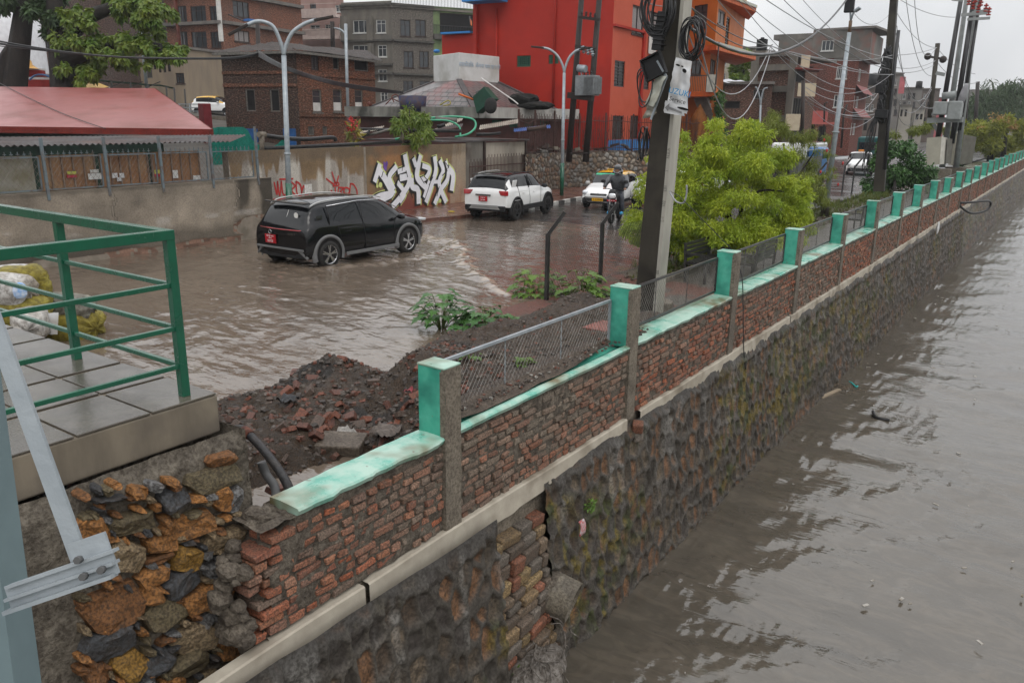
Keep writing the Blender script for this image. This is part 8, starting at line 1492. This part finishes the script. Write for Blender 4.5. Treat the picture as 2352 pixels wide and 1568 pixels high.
cl=clumps_px(K2,19.8,1.0); tb=gz(1672,572,.1); top_=gd(1668,420,20)
tr_=[([tb,tb+(top_-tb)*.4+[.05,0,0],top_],[.11,.05]),([gz(1703,556,.1),gd(1700,500,20.5),gd(1720,430,20)],[.09,.03]),([tb+(top_-tb)*.5,gd(1600,470,19.5),gd(1520,470,19.8)],[.05,.015]),([tb+(top_-tb)*.6,gd(1740,440,19.5),gd(1800,440,19.5)],[.05,.015]),([top_,gd(1640,360,20),gd(1620,320,20)],[.04,.012]),([top_,gd(1690,350,20),gd(1700,310,20)],[.04,.012])]
tree('bright_tree','round bright yellow-green leafy tree behind the leaning utility pole','tree',tb,cl,64000,.105,.30,'leafA',tr_,'bark',3,droop=.55,shell=.15)
# bottlebrush
K=[(1800,290,70,70),(1770,330,90,80),(1830,330,90,80),(1790,380,110,90),(1850,390,90,80),(1810,430,110,70),(1860,440,80,60),(1880,330,50,40),(1905,350,30,20),(1760,400,70,70),(1780,270,50,40),(1840,480,60,40),(1880,460,50,30),(1900,395,40,30),(1750,300,50,50),(1885,420,40,40)]; K2=[]
for (px,py,w,h) in K:
    for j in range(5): K2.append((px+rg.uniform(-.45,.45)*w,py+rg.uniform(-.45,.45)*h,w*rg.uniform(.2,.42),h*rg.uniform(.25,.5),rg.uniform(-1,1)))
tb=gz(1820,500,.1); tr_=[([tb,gd(1815,430,29),gd(1800,330,29.5)],[.10,.03]),([gd(1815,430,29),gd(1850,380,29.5),gd(1870,350,29)],[.05,.015]),([gd(1815,440,29),gd(1770,380,29.5),gd(1760,320,29)],[.05,.015])]
bt=tree('bottlebrush_tree','loose bottlebrush tree with narrow leaves and a few red flowers right of the bright tree','tree',tb,clumps_px(K2,29.3,1.),15000,.17,.13,'leafB',tr_,'bark',4,droop=.8,shell=.1)
M['redfl']=mat('red_flower',(.45,.03,.03),rough=.6); 
for k,(px,py) in enumerate(((1899,346),(1893,322),(1925,424),(1885,395),(1936,375))):
    m=MB(); m.sm=True; lumpy(m,gd(px,py,29),(.035,0,0),(0,.035,0),(0,0,.06),k,8,7,.2,1.); m.build('flower',M['redfl'],bt)
# round shrub
K=[(2065,360,90,60),(2030,395,80,70),(2100,390,80,70),(2060,420,110,70),(2010,430,60,60),(2110,430,60,50),(2130,400,40,40),(2040,450,90,40),(2075,330,40,30),(2000,455,50,40)]; K2=[(px+rg.uniform(-.4,.4)*w,py+rg.uniform(-.4,.4)*h,w*.45,h*.5,rg.uniform(-1,1)) for (px,py,w,h) in K for j in range(5)]
tb=gz(2055,455,.1); tree('round_shrub','round dark glossy shrub behind the wall in front of the cable pole','shrub',tb,clumps_px(K2,41,1.),9000,.22,.5,'leafD',[([tb,gd(2055,400,41)],[.1,.05])],'bark',6,droop=.4,shell=.3)
K=[(2100,300,60,22),(2050,310,40,20),(2130,290,40,20),(2170,300,40,14)]; tree('flowering_branch','thin spreading bush with small pink flowers behind the round shrub','shrub',tb,clumps_px([(px+rg.uniform(-.5,.5)*w,py+rg.uniform(-.5,.5)*h,w*.4,h*.5,rg.uniform(-1,1)) for (px,py,w,h) in K for j in range(5)],52,1.),2200,.25,.2,'leafB',[([gz(2090,420,.1),gd(2095,300,52)],[.08,.03])],'bark',7)
# far trees at the right
def farmass(name,label,L,d,n,size,lm,seed,asp=.4,tk=None,droop=.2):
    K2=[(px+rg.uniform(-.45,.45)*w,py+rg.uniform(-.45,.45)*h,w*rg.uniform(.25,.5),h*rg.uniform(.3,.5),rg.uniform(-2,3)) for (px,py,w,h) in L for j in range(6)]; b=L[0]; tb=gd(b[0],330,d); tb[2]=.0; return tree(name,label,'tree',tb,clumps_px(K2,d,1.),n,size,asp,lm,tk or [([tb,gd(b[0]+3,b[1]+10,d)],[.3,.1])],'bark',seed,droop=droop)
farmass('yellow_green_tree','yellow-green tree with an orange-pink tip above the end of the turquoise wall',[(2280,300,100,70),(2330,310,70,80),(2240,320,70,50),(2300,340,110,40),(2225,300,40,30)],78,9000,.42,'leafY',11,.3)
farmass('orange_tip_crown','orange-pink young leaves topping the yellow-green tree at the right edge',[(2310,275,50,14),(2290,268,30,8),(2335,290,30,12),(2250,290,20,8)],77,380,.4,'leafO',12,.3)
farmass('dark_tree','dark green tree mass left of the bamboo behind the transformer station',[(2235,250,60,60),(2262,260,60,70),(2225,280,50,50),(2300,245,70,80),(2340,260,50,70)],125,8000,.8,'leafK',13,.5)
bm_=thing('bamboo_clump','tall feathery bamboo clump rising against the sky at the right edge','bamboo',(0,0,0)); V=[];Fq=[];off=0; m=MB()
for i in range(26):
    x0=2235+i*4.6+rg.uniform(-4,4); top=rg.uniform(178,225) if i>8 else rg.uniform(200,240); a=gd(x0-rg.uniform(4,10),300,118); b=gd(x0,top+20,118); c=gd(x0+rg.uniform(-14,16),top,118); m.tube(smooth_path([a,b,c],10),.09,4); v,f=leafcloud([b,(b+c)/2,c,(a+b)/2*1.0],[(1.0,1,1.0),(.9,.9,.8),(.8,.8,.5),(1.,1.,1.3)],110,1.0,.14,rg,.8,.1); V.append(v);Fq.append(f+off);off+=len(v)
m.build('canes',mat('bamboo_cane',(.06,.08,.03),rough=.5),bm_); npmesh('leaves',np.vstack(V),np.vstack(Fq),M['leafK'],parent=bm_,smooth=False)
farmass('small_tree','small green tree between the cream house and the bare brick house',[(1705,150,40,50),(1700,175,40,40),(1715,125,24,20)],78,1800,.5,'leafT',14,.5); farmass('rooftop_plants','green plants hanging over the wall beside the orange stair',[(1650,240,20,50),(1655,280,18,60),(1640,215,14,20)],47,1400,.28,'leafD',15,.3)
farmass('garden_bush','low dark bush between the cabinets and the wall',[(2190,395,50,24),(2175,405,40,16)],52,1500,.25,'leafK',16,.4)
# big trees, left
M['barkb']=M['bark']
def bt_(x,y,d=40): return gd(x,y,d)
t1=tree('big_old_tree','massive dark trunk at the left edge with drooping dark leaves behind the red roof','tree',None,clumps_px([(px+rg.uniform(-.4,.4)*w,py+rg.uniform(-.4,.4)*h,w*.4,h*.45,rg.uniform(-2,2)) for (px,py,w,h) in [(20,10,120,50),(90,30,80,60),(110,60,50,50),(0,-30,200,60),(140,-20,120,50)] for j in range(5)],40,1.),5000,.30,.6,'leafK',[([bt_(32,230),bt_(44,120),bt_(56,20),bt_(60,-60)],[.62,.35]),([bt_(5,240),bt_(12,150),bt_(40,100)],[.5,.3])],'bark',21,droop=.7)
K=[(200,75,90,60),(190,115,100,70),(160,150,80,50),(210,150,60,40),(255,120,80,40),(300,110,80,50),(330,60,120,100),(370,100,90,80),(395,125,60,30),(310,20,120,60),(370,30,80,60),(250,-10,140,40),(185,40,60,30),(165,35,50,40),(290,145,60,20),(345,140,50,20),(230,95,60,30),(140,100,40,40),(200,180,70,16)]
t2=tree('leafy_old_tree','large spreading tree with bright heart-shaped leaves and a mossy second trunk','tree',None,clumps_px([(px+rg.uniform(-.45,.45)*w,py+rg.uniform(-.45,.45)*h,w*rg.uniform(.2,.4),h*rg.uniform(.25,.45),rg.uniform(-2,2)) for (px,py,w,h) in K for j in range(7)],38,1.),15000,.27,.62,'leafT',[([bt_(150,230,39),bt_(140,120,39),bt_(130,40,39),bt_(120,-40,39)],[.66,.3]),([bt_(140,110,39),bt_(190,50,39),bt_(250,22,38),bt_(290,15,38)],[.45,.2]),([bt_(145,140,39),bt_(215,115,38),bt_(300,105,38),bt_(370,108,38)],[.45,.18]),([bt_(135,50,39),bt_(120,15,39),bt_(112,-20,39)],[.25,.15])],'bark',22,droop=.9,shell=.1)
# sapling growing out of the junk by the graffiti wall
K=[(935,265,40,40),(955,280,50,40),(945,310,50,40),(975,300,30,50),(920,290,30,40),(965,330,30,20)]; farmass('self_sown_sapling','slender green sapling growing from the junk behind the graffiti wall',K,31,2300,.24,'leafT',31,.28,[([gd(945,330,31),gd(942,280,31),gd(940,250,31)],[.05,.02])],.7)
m=thing('red_flowers','red flower spikes with yellow-edged leaves above the graffiti wall','plant',(0,0,0)); V,Fq=leafcloud([gd(812,300,31),gd(815,310,31)],[(.25,.2,.35),(.2,.2,.3)],60,.35,.35,rg,.2); npmesh('leaves',V,Fq,leafmat('croton_leaf',(.30,.22,.03),(.08,.12,.02)),parent=m,smooth=False); V,Fq=leafcloud([gd(808,286,31)],[(.3,.2,.22)],90,.14,.4,rg,.2); npmesh('petals',V,Fq,M['redfl'],parent=m,smooth=False)
# broad-leaved plants on the spoil heap
def broadleaf(m_,P,dirv,s,droop=.5):
    """one lobed leaf: star outline, creased along the midrib"""
    f=np.array(dirv,float); f/=np.linalg.norm(f); sd=np.cross(f,[0,0,1]); sd/=np.linalg.norm(sd)+1e-9; upv=np.cross(sd,f)
    out=[(0,0),(.18,.20),(.10,.50),(.38,.36),(.50,.62),(.62,.30),(.82,.36),(.84,.14),(1.15,0)]
    L_=[(a,b) for a,b in out]; V=[]; 
    for sg in(1,-1):
        for a,b in L_: V.append(P+f*a*s+sd*b*s*sg+upv*(abs(b)*.30*s)-np.array([0,0,1])*(a*a*droop*s*.5+b*b*.35*s))
    n=len(L_); F_=[]
    for o,fl in((0,False),(n,True)):
        ids=list(range(o,o+n)); mid=len(V); V.append(P+f*.45*s-np.array([0,0,1])*(.2*droop*s*.5)); 
        for i in range(n-1): tri=(mid,ids[i],ids[i+1]); F_.append(tri if not fl else tri[::-1])
    m_.add(V,F_,smooth=False)
def broadplant(lab,px,py,hf,h,spread,n,s,seed,lm='leafP'):
    rd_=random.Random(seed); b=inter(px,py,hf); t=thing('broad_leaf_plant',lab,'plant',(0,0,0)); m=MB(); st=MB()
    for i in range(n):
        a=rd_.uniform(0,6.28); r=spread*rd_.uniform(.15,1)**.7; z=h*(1-.45*(r/spread)**2)*rd_.uniform(.5,1.05); tip=b+np.array([math.cos(a)*r,math.sin(a)*r,z]); 
        if i%3==0: st.tube(smooth_path([b,b+(tip-b)*.5+np.array([0,0,h*.12]),tip],6),.008,4)
        broadleaf(m,tip,(math.cos(a),math.sin(a),.10),s*rd_.uniform(.55,1.15),rd_.uniform(.5,1.1))
    m.build('leaves',M[lm],t); st.build('stems',mat('green_stem',(.10,.14,.04),rough=.5),t)
M['leafP']=leafmat('broad_plant_leaf',(.065,.16,.03),(.035,.095,.035),.15,.3,(.03,.07,.02)); M['leafP2']=leafmat('young_plant_leaf',(.13,.22,.03),(.07,.14,.03),.2,.35)
broadplant('broad-leaved plant at the left edge of the spoil heap beside the flood',1015,765,mudh,.78,.42,80,.20,1); broadplant('broad-leaved plant with grey-green lobed leaves on top of the spoil heap',1115,785,mudh,.66,.50,90,.22,2)
broadplant('tall broad-leaved plant with yellowing stems near the first black fence post',1232,715,mudh,1.0,.5,90,.21,3,'leafP2'); broadplant('dense broad-leaved plant against the mesh panel by the second pillar',1335,725,mudh,.92,.52,110,.19,4,'leafP2')
for k,(px,py,h,lab) in enumerate(((1080,830,.14,'small weed seedling behind the mesh close to the first pillar'),(1200,845,.15,'bright green weed sprouting low behind the mesh of the first bay'),(1160,745,.2,'small weed tuft on the crest of the spoil heap'),(1235,740,.15,'tiny weed on the heap above the mesh rail'),(1100,690,.32,'thin upright weed on the flood side of the heap'))): broadplant(lab,px,py,mudh,h,.12,14,.08,20+k,'leafP2')
for k,(px,py,lab) in enumerate(((1355,1160,'green weed growing from the mossy river wall'),(1350,1400,'leafy weed beside the drain pipe'),(1262,1500,'bright nettle-like weed at the foot of the river wall'),(1185,1550,'green weed at the bottom edge by the wall foot'),(2175,850,'small weed on the river wall in the distance'))):
    P=gx(px,py,-4.02 if k<2 else -3.9); V,Fq=leafcloud([P],[(.07,.09,.08)],40,.06,.6,rg,.3,.1); npmesh('wall_weed',V,Fq,M['leafP2'],smooth=False,label=lab,cat='weed')
blades('verge_grass',[(x,y,.1) for x,y in ((random.uniform(-8.6,-7.4),random.uniform(17,46)) for _ in range(420))],.22,.008,M['grass'],'longer tufts of grass on the verge by the black posts','grass')
# ================================================================ sandbags, shrine, debris, far details
def sack(name,label,c,size,rz,mt,seed,ry=0,group=None):
    m=MB(); m.sm=True; V=[];n,k=20,14; q=np.array(size)/2
    for i in range(k+1):
        ph=math.pi*i/k
        for j in range(n):
            th=2*math.pi*j/n; d=np.array([math.cos(ph),math.sin(ph)*math.cos(th),math.sin(ph)*math.sin(th)]); d=np.sign(d)*np.abs(d)**.62; w=1+.12*float(fbm(np.array(d[0]*2+seed),np.array(d[1]*2+d[2]),3,seed))+.05*math.sin(th*7+d[0]*6); V.append(d*q*w)
    M3=np.array((Matrix.Rotation(rz,3,'Z')@Matrix.Rotation(ry,3,'Y'))); V=np.array(V)@M3.T+np.array(c)
    m.add(V,[(i*n+j,i*n+(j+1)%n,(i+1)*n+(j+1)%n,(i+1)*n+j) for i in range(k) for j in range(n)]); return m.build(name,mt,label=label,cat='sack',group=group)
M['sackw']=mat('white_woven_sack',(.52,.51,.49),(.40,.38,.35),rough=.5,scale=5,bmp=.8,bs=14,bd=.03,c3=(.28,.24,.19)); M['sacky']=mat('olive_yellow_sack',(.26,.22,.035),(.20,.16,.03),rough=.45,scale=4,bmp=.9,bs=12,bd=.04,c3=(.4,.36,.1)); M['sackg']=mat('muddy_grey_sack',(.25,.24,.19),(.15,.14,.12),rough=.5,scale=5,bmp=.9,bs=12,bd=.04)
def sk(px,py,z,size,rz,mt,seed,lab,ry=0): P=gz(px,py,z); sack('sandbag',lab,P,size,rz,M[mt],seed,ry)
sk(8,665,.9,(1.0,.6,.55),.3,'sackw',1,'white sandbag at the far left of the heap beyond the railing'); sk(32,645,.85,(.8,.6,.5),1.,'sackw',2,'white sandbag behind the olive one at the top of the heap'); sk(52,665,.85,(.75,.55,.75),1.3,'sacky',3,'olive-yellow sandbag with a blue label standing on the heap')
sk(130,705,.45,(1.25,.6,.45),.5,'sackg',4,'muddy grey sandbag lying across the middle of the heap'); sk(35,720,.55,(1.0,.6,.55),.7,'sacky',5,'olive-yellow sandbag torn open over white filling'); sk(70,740,.5,(1.1,.5,.45),-.5,'sackw',6,'long white sandbag wedged between two olive ones'); sk(140,745,.15,(1.4,.8,.6),.3,'sacky',7,'large dark olive sandbag at the bottom by the water'); sk(20,750,.2,(1.3,.7,.5),.3,'sacky',8,'olive sandbag at the lower left under the railing')
m=MB(); P=gz(58,660,.95); m.sm=True; lumpy(m,P+np.array([.28,-.2,.02]),(.04,0,0),(0,.1,0),(0,0,.12),4,8,6,.1,.8); m.build('sack_label',mat('blue_white_label',(.12,.30,.6),(.6,.62,.65),rough=.4,scale=9),bpy.data.objects['sandbag.002'])
for k,(px,py) in enumerate(((100,690),(108,735),(132,735))):
    P=gz(px,py,.62 if k==0 else .45)+np.array([.15,-.15,0]); m=MB(); U_,V_=np.meshgrid(np.linspace(-1,1,6),np.linspace(-1,1,8),indexing='ij'); m.grid(np.stack([P[0]+U_*.07,P[1]+U_*.05+.03*V_,P[2]+V_*.16+.02*fbm(U_*2,V_*2,2,k)],-1)); m.build('torn_plastic',M['signw'],label='torn strip of white plastic hanging off the sandbag heap',cat='plastic scrap',group='torn plastic strips on the sandbags')
# temple pieces behind the red roof
m=MB(); c=gd(-12,75,52); m.lathe([(0,2.6),(1.2,2.4),(2.2,1.7),(2.7,.8),(2.8,-.6),(2.8,-2.5)],28,c=c); m.build('white_dome',mat('whitewash',(.72,.73,.75),(.6,.6,.62),rough=.6),label='whitewashed temple dome behind the trunk at the left edge',cat='dome')
st=thing('small_shrine','red and white shrine walls with a golden spire behind the red roof','shrine',(0,0,0)); m=MB(); a=gd(85,190,44);  m.lathe([(0,3.1),(.12,2.9),(.16,2.4),(.3,2.3),(.22,2.1),(.38,1.9),(.42,1.7),(.7,1.5)],14,c=gd(65,215,44)-[0,0,.2]); m.build('golden_spire',mat('golden_paint',(.60,.30,.02),rough=.35,metal=.2),st)
for (x0,x1,y0,y1,mt) in((60,100,158,162,'panel_w'),(60,100,162,176,'frame_r2'),(68,124,179,184,'panel_w'),(68,124,184,200,'frame_r2')):
    M.setdefault('frame_r2',mat('shrine_red',(.28,.025,.02),rough=.6)); d=44 if y0<178 else 43; p,q=gd(x0,y1,d),gd(x1,y0,d); m=MB(); m.beam((p[0],p[1],(p[2]+q[2])/2),(q[0],q[1],(p[2]+q[2])/2),.4,abs(q[2]-p[2])); m.build('wall_band',M[mt],st)
m=MB(); m.tube(smooth_path([gd(68,184,42),gd(80,174,42),gd(96,172,42),gd(112,176,42),gd(122,186,42)],14),.05,6); m.build('metal_arch',mat('blue_arch_paint',(.08,.2,.42),rough=.4),label='pale blue metal arch beside the small shrine',cat='arch')
ys_=thing('yellow_canopy','small yellow pyramid canopy beside the leafy tree trunk','canopy',(0,0,0)); a=[gd(178,202,41),gd(225,205,41),gd(250,200,44),gd(195,196,44)]; top=gd(206,182,42); m=MB(); 
for i in range(4): m.add([a[i],a[(i+1)%4],top],[(0,1,2)])
m.build('roof',mat('yellow_canopy_paint',(.55,.36,.12),(.5,.3,.06),rough=.5),ys_); m=MB()
for q in a: m.beam(q,q-[0,0,1.2],.08,.08)
m.build('posts',M['panel_w'],ys_)
gs=thing('green_shelter','green mesh shelter on thin black posts in front of the beige building','shelter',(0,0,0)); m=MB(); P=np.array([[gd(x,y+v*4+1.5*math.sin(x*.3),46+v*3) for x,y in ((228,184),(260,186),(300,188),(340,192),(370,196),(398,201))] for v in(0,1)]); m.grid(P); m.build('roof_net',mat('dark_green_net',(.01,.14,.08),(.01,.09,.05),rough=.6,scale=2),gs)
m=MB()
for x,yt in((256,186),(300,190),(340,194),(382,200),(400,202),(424,205)): m.beam(gd(x,yt,46),gd(x+3,250,46),.08,.08)
for x in(256,300,340): m.beam(gd(x,200,46),gd(x+28,188,46),.05,.05)
m.build('frame',M['black'],gs)
m=MB(); 
for i in range(3): m.beam(gd(410,239+i*8,45),gd(462,240+i*8,45),.06,.05)
for x in(412,436): m.beam(gd(x,238,45),gd(x,262,45),.06,.06)
m.build('steel_railing',M['galv'],label='silver tube railing beside the dark red post on the slope',cat='railing'); m=MB(); p=gd(469,238,44); m.box(p-[0,0,1.3],(.5,.5,2.6)); m.build('red_post',mat('dark_red_post_paint',(.16,.02,.025),rough=.5),label='square dark red gate post left of the parked taxi',cat='gate post',bevel=.03)
m=MB(); m.box(gd(1003,118,46),(.35,.3,.2)); m.build('blue_tarp_bundle',M['bluep'],label='blue bundle behind the white tank box beside the red wall',cat='bundle',bevel=.2)
m=MB(); a=gd(1079,45,70);  m.tube([gd(1080,62,70),gd(1079,38,70)],.05,5); m.build('flag_pole',M['black'],label='small flag pole on the green balcony',cat='flag pole'); m=MB(); m.add([gd(1079,40,70),gd(1084,50,70),gd(1084,61,70),gd(1080,55,70)],[(0,1,2,3)]); m.build('flag',mat('saffron_flag',(.6,.25,.03),(.5,.08,.05),rough=.6,scale=2),bpy.data.objects['flag_pole'])
# green wheelbarrow, pipes, hoses on the hip roof
wb_=thing('wheelbarrow','dark green overturned cart leaning on the eave of the hip roof','cart',(0,0,0)); c=gd(1112,228,37); m=MB(); m.box(c,(1.15,.5,.8),ry=-.6,taper=.7); m.build('tray',mat('dark_green_cart_paint',(.01,.05,.03),rough=.4),wb_,bevel=.03); m=MB(); m.sm=True; lumpy(m,gd(1127,243,36.6),(.34,0,0),(0,.14,0),(0,0,.36),3,14,8,.02,.9); m.build('wheel',M['tyre'],wb_); m=MB(); m.tube([gd(1098,222,37),gd(1093,212,37),gd(1104,208,37)],.03,5); m.tube([gd(1122,222,37),gd(1129,212,37),gd(1131,220,37)],.03,5); m.build('handles',M['black'],wb_)
for i,(pts,r,mt,lab) in enumerate((([(1053,222),(1087,235)],.05,'orangep','orange pipe lying on the hip roof beside the cart'),([(1075,218),(1088,236)],.03,'rubber','thin black rod on the hip roof beside the cart'),([(1105,186),(1175,234),(1190,246)],.03,'panel_w','white pipe running down the right slope of the hip roof'),([(846,247),(852,243)],.13,'frame_r','rusty red drum end on the left eave'),([(1010,248),(1030,237),(1034,246),(1018,249)],.03,'sacky','coil of yellow hose on the eave left of the cart'))):
    M.setdefault('orangep',mat('orange_pipe_paint',(.5,.12,.03),rough=.5)); m=MB(); q=[gd(*p,37.5 if i!=3 else 41.5)+np.array([0,0,.12]) for p in pts]; m.tube(smooth_path(q,12) if len(q)>2 else q,r,7); m.build('roof_scrap',M[mt],label=lab,cat='scrap')
m=MB(); c=gd(948,240,39.5); m.lathe([(.0,0),(.62,0),(.7,.75),(.66,.75),(.58,.05)],18,c=c-[0,0,.35]); m.build('drum',mat('dark_blue_drum',(.015,.03,.09),(.08,.05,.04),rough=.5),label='dark blue open drum standing on the hip roof eave',cat='drum'); m=MB(); m.tube(smooth_path([gd(905,235,39.8),gd(900,222,39.8),gd(912,218,39.8),gd(918,232,39.8)],12),.03,5); m.tube([gd(886,240,39.8),gd(900,226,39.8),gd(921,236,39.8)],.03,5); m.build('scrap_chair',M['frame_r'],label='bent rusty chair frame dumped on the hip roof eave',cat='scrap')
m=MB(); m.sm=True; lumpy(m,gd(1200,228,39.5),(.9,0,0),(0,.5,0),(0,0,.28),8,16,10,.35,1.); lumpy(m,gd(1230,243,39),(1.,0,0),(0,.5,0),(0,0,.2),9,16,10,.35,1.); m.build('netting_heap',mat('black_netting',(.018,.018,.016),rough=.8,scale=9,bmp=1),label='heap of black netting on the right slope of the hip roof',cat='netting')
# rubble and planks on the bank below the red building
for i in range(26):
    s_=random.uniform(1,17); P,z0_=rwp(s_,random.uniform(.15,.9)); m=MB(); m.box((*P,z0_+.05+random.uniform(0,.25)),(random.uniform(.3,1.3),random.uniform(.15,.4),random.uniform(.06,.18)),rz=random.uniform(0,3),ry=random.uniform(-.3,.3)); m.build('dumped_slab',random.choice([M['conc'],M['frame_g'],M['block']]) if 0 else random.choice([M['conc'],M['frame_g'],M['frame_d']]),label='broken slab or plank dumped along the foot of the iron fence',cat='debris',group='debris under the iron fence')
# trash at the wall foot and in the river
P=gx(1225,1500,-3.85); cs=[]
for k in range(40): 
    q=P+np.array([random.uniform(-.05,.25),random.uniform(-.35,.45),random.uniform(-.1,.22)]); cs.append(q)
m=MB(); rd_=random.Random(8)
for q in cs[:34]: m.tube(smooth_path([q,q+np.array([rd_.uniform(-.05,.1),rd_.uniform(-.15,.15),-.06]),q+np.array([rd_.uniform(0,.2),rd_.uniform(-.25,.25),-.2])],6),rd_.uniform(.004,.012),4)
m.sm=True; lumpy(m,P+np.array([.05,0,-.22]),(.3,0,0),(0,.5,0),(0,0,.22),5,18,12,.35,1.); m.build('debris_tangle',mat('soaked_debris',(.09,.075,.06),(.22,.2,.18),rough=.6,scale=14,bmp=1,bs=30),label='tangle of soaked rags and roots at the foot of the river wall below the pipe',cat='debris')
m=MB(); P=gx(1325,1205,-4.0); 
for k in range(5): m.tube(smooth_path([P+[.03,k*.02,.05],P+[.05,k*.02+.02,-.02],P+[.05,k*.025-.01,-.12]],6),.012,5)
m.build('rag',mat('red_white_rag',(.4,.08,.07),(.42,.42,.43),rough=.6,scale=30),label='red and white striped rag caught on the mossy river wall',cat='rag')
m=MB(); P=gz(1905,905,WZ+.03); m.beam(P-np.array([.1,.35,0]),P+np.array([.1,.5,0]),.09,.03); m.build('floating_plank',mat('pale_plank',(.30,.24,.17),rough=.6),label='pale plank floating against the river wall',cat='plank'); m=MB()
for k in range(160):
    q=gz(1945+rg.normal()*22,885+rg.normal()*9-0,WZ+.02); a=rg.uniform(0,6.28); L_=rg.uniform(.05,.2); m.tube([q,q+np.array([math.cos(a)*L_,math.sin(a)*L_,.01])],.005,3)
m.build('floating_twigs',mat('twig_brown',(.10,.075,.05),(.2,.16,.12),rough=.7,scale=20),label='raft of floating twigs and scraps by the river wall',cat='twigs',kind='stuff')
m=MB(); m.tube(smooth_path([gz(2005,945,WZ+.04),gz(2012,958,WZ+.04),gz(2030,963,WZ+.04),gz(2042,964,WZ+.04)],12),.035,6); m.build('floating_hose',M['rubber'],label='curved black piece of hose floating in the river',cat='hose'); m=MB(); m.tube(smooth_path([gz(1950,876,WZ+.04),gz(1956,879,WZ+.04),gz(1966,888,WZ+.04),gz(1970,886,WZ+.04)],10),.02,5); m.build('turquoise_strap',mat('turquoise_plastic',(.02,.35,.33),rough=.4),label='turquoise plastic strap floating near the river wall',cat='strap')
m=MB(); P=gx(1556,522+0,-3.98) if 0 else gx(2154,524,-4.0); m.sm=True; lumpy(m,P,(.05,0,0),(0,.12,0),(0,0,.22),4,8,8,.3,1.); m.build('white_bag',M['signw'],label='white plastic bag snagged on the river wall far along',cat='plastic bag')
m=MB()
for k in range(170):
    x_,y_=rg.uniform(-3.7,6),rg.uniform(2.5,40); s_=rg.uniform(.008,.03)*(1+y_*.03); a=rg.uniform(0,6.28); m.box((x_,y_,WZ+.055),(s_*2.4,s_,.012),rz=a)
m.build('river_scraps',mat('scum_scrap',(.12,.10,.07),(.35,.33,.3),rough=.6,scale=9),label='scattered floating specks and scraps on the brown river',cat='scum',kind='stuff')
# patch of pavement litter
m=MB(); P=gz(1037,487-0,.15); m.box(P+[0,0,.02],(.22,.12,.03)); m.build('yellow_wrapper',mat('yellow_plastic',(.6,.45,.03),rough=.4),label='yellow wrapper on the red pavement by the graffiti wall',cat='litter')
# thin haze of the rain
hzb=MB(); hzb.bb((-260,-12,-4.5),(160,330,34)); ho_=hzb.build('haze',None or mat('haze_tmp',(1,1,1)),kind='stuff',label='thin rain haze over the whole street',cat='haze'); hm=bpy.data.materials.new('rain_haze'); hm.use_nodes=True; hm.node_tree.nodes.clear(); pv_=hm.node_tree.nodes.new('ShaderNodeVolumePrincipled'); pv_.inputs['Density'].default_value=.0004; pv_.inputs['Color'].default_value=(.92,.94,.97,1); pv_.inputs['Anisotropy'].default_value=.2; oo=hm.node_tree.nodes.new('ShaderNodeOutputMaterial'); hm.node_tree.links.new(pv_.outputs[0],oo.inputs['Volume']); ho_.data.materials.clear(); ho_.data.materials.append(hm)
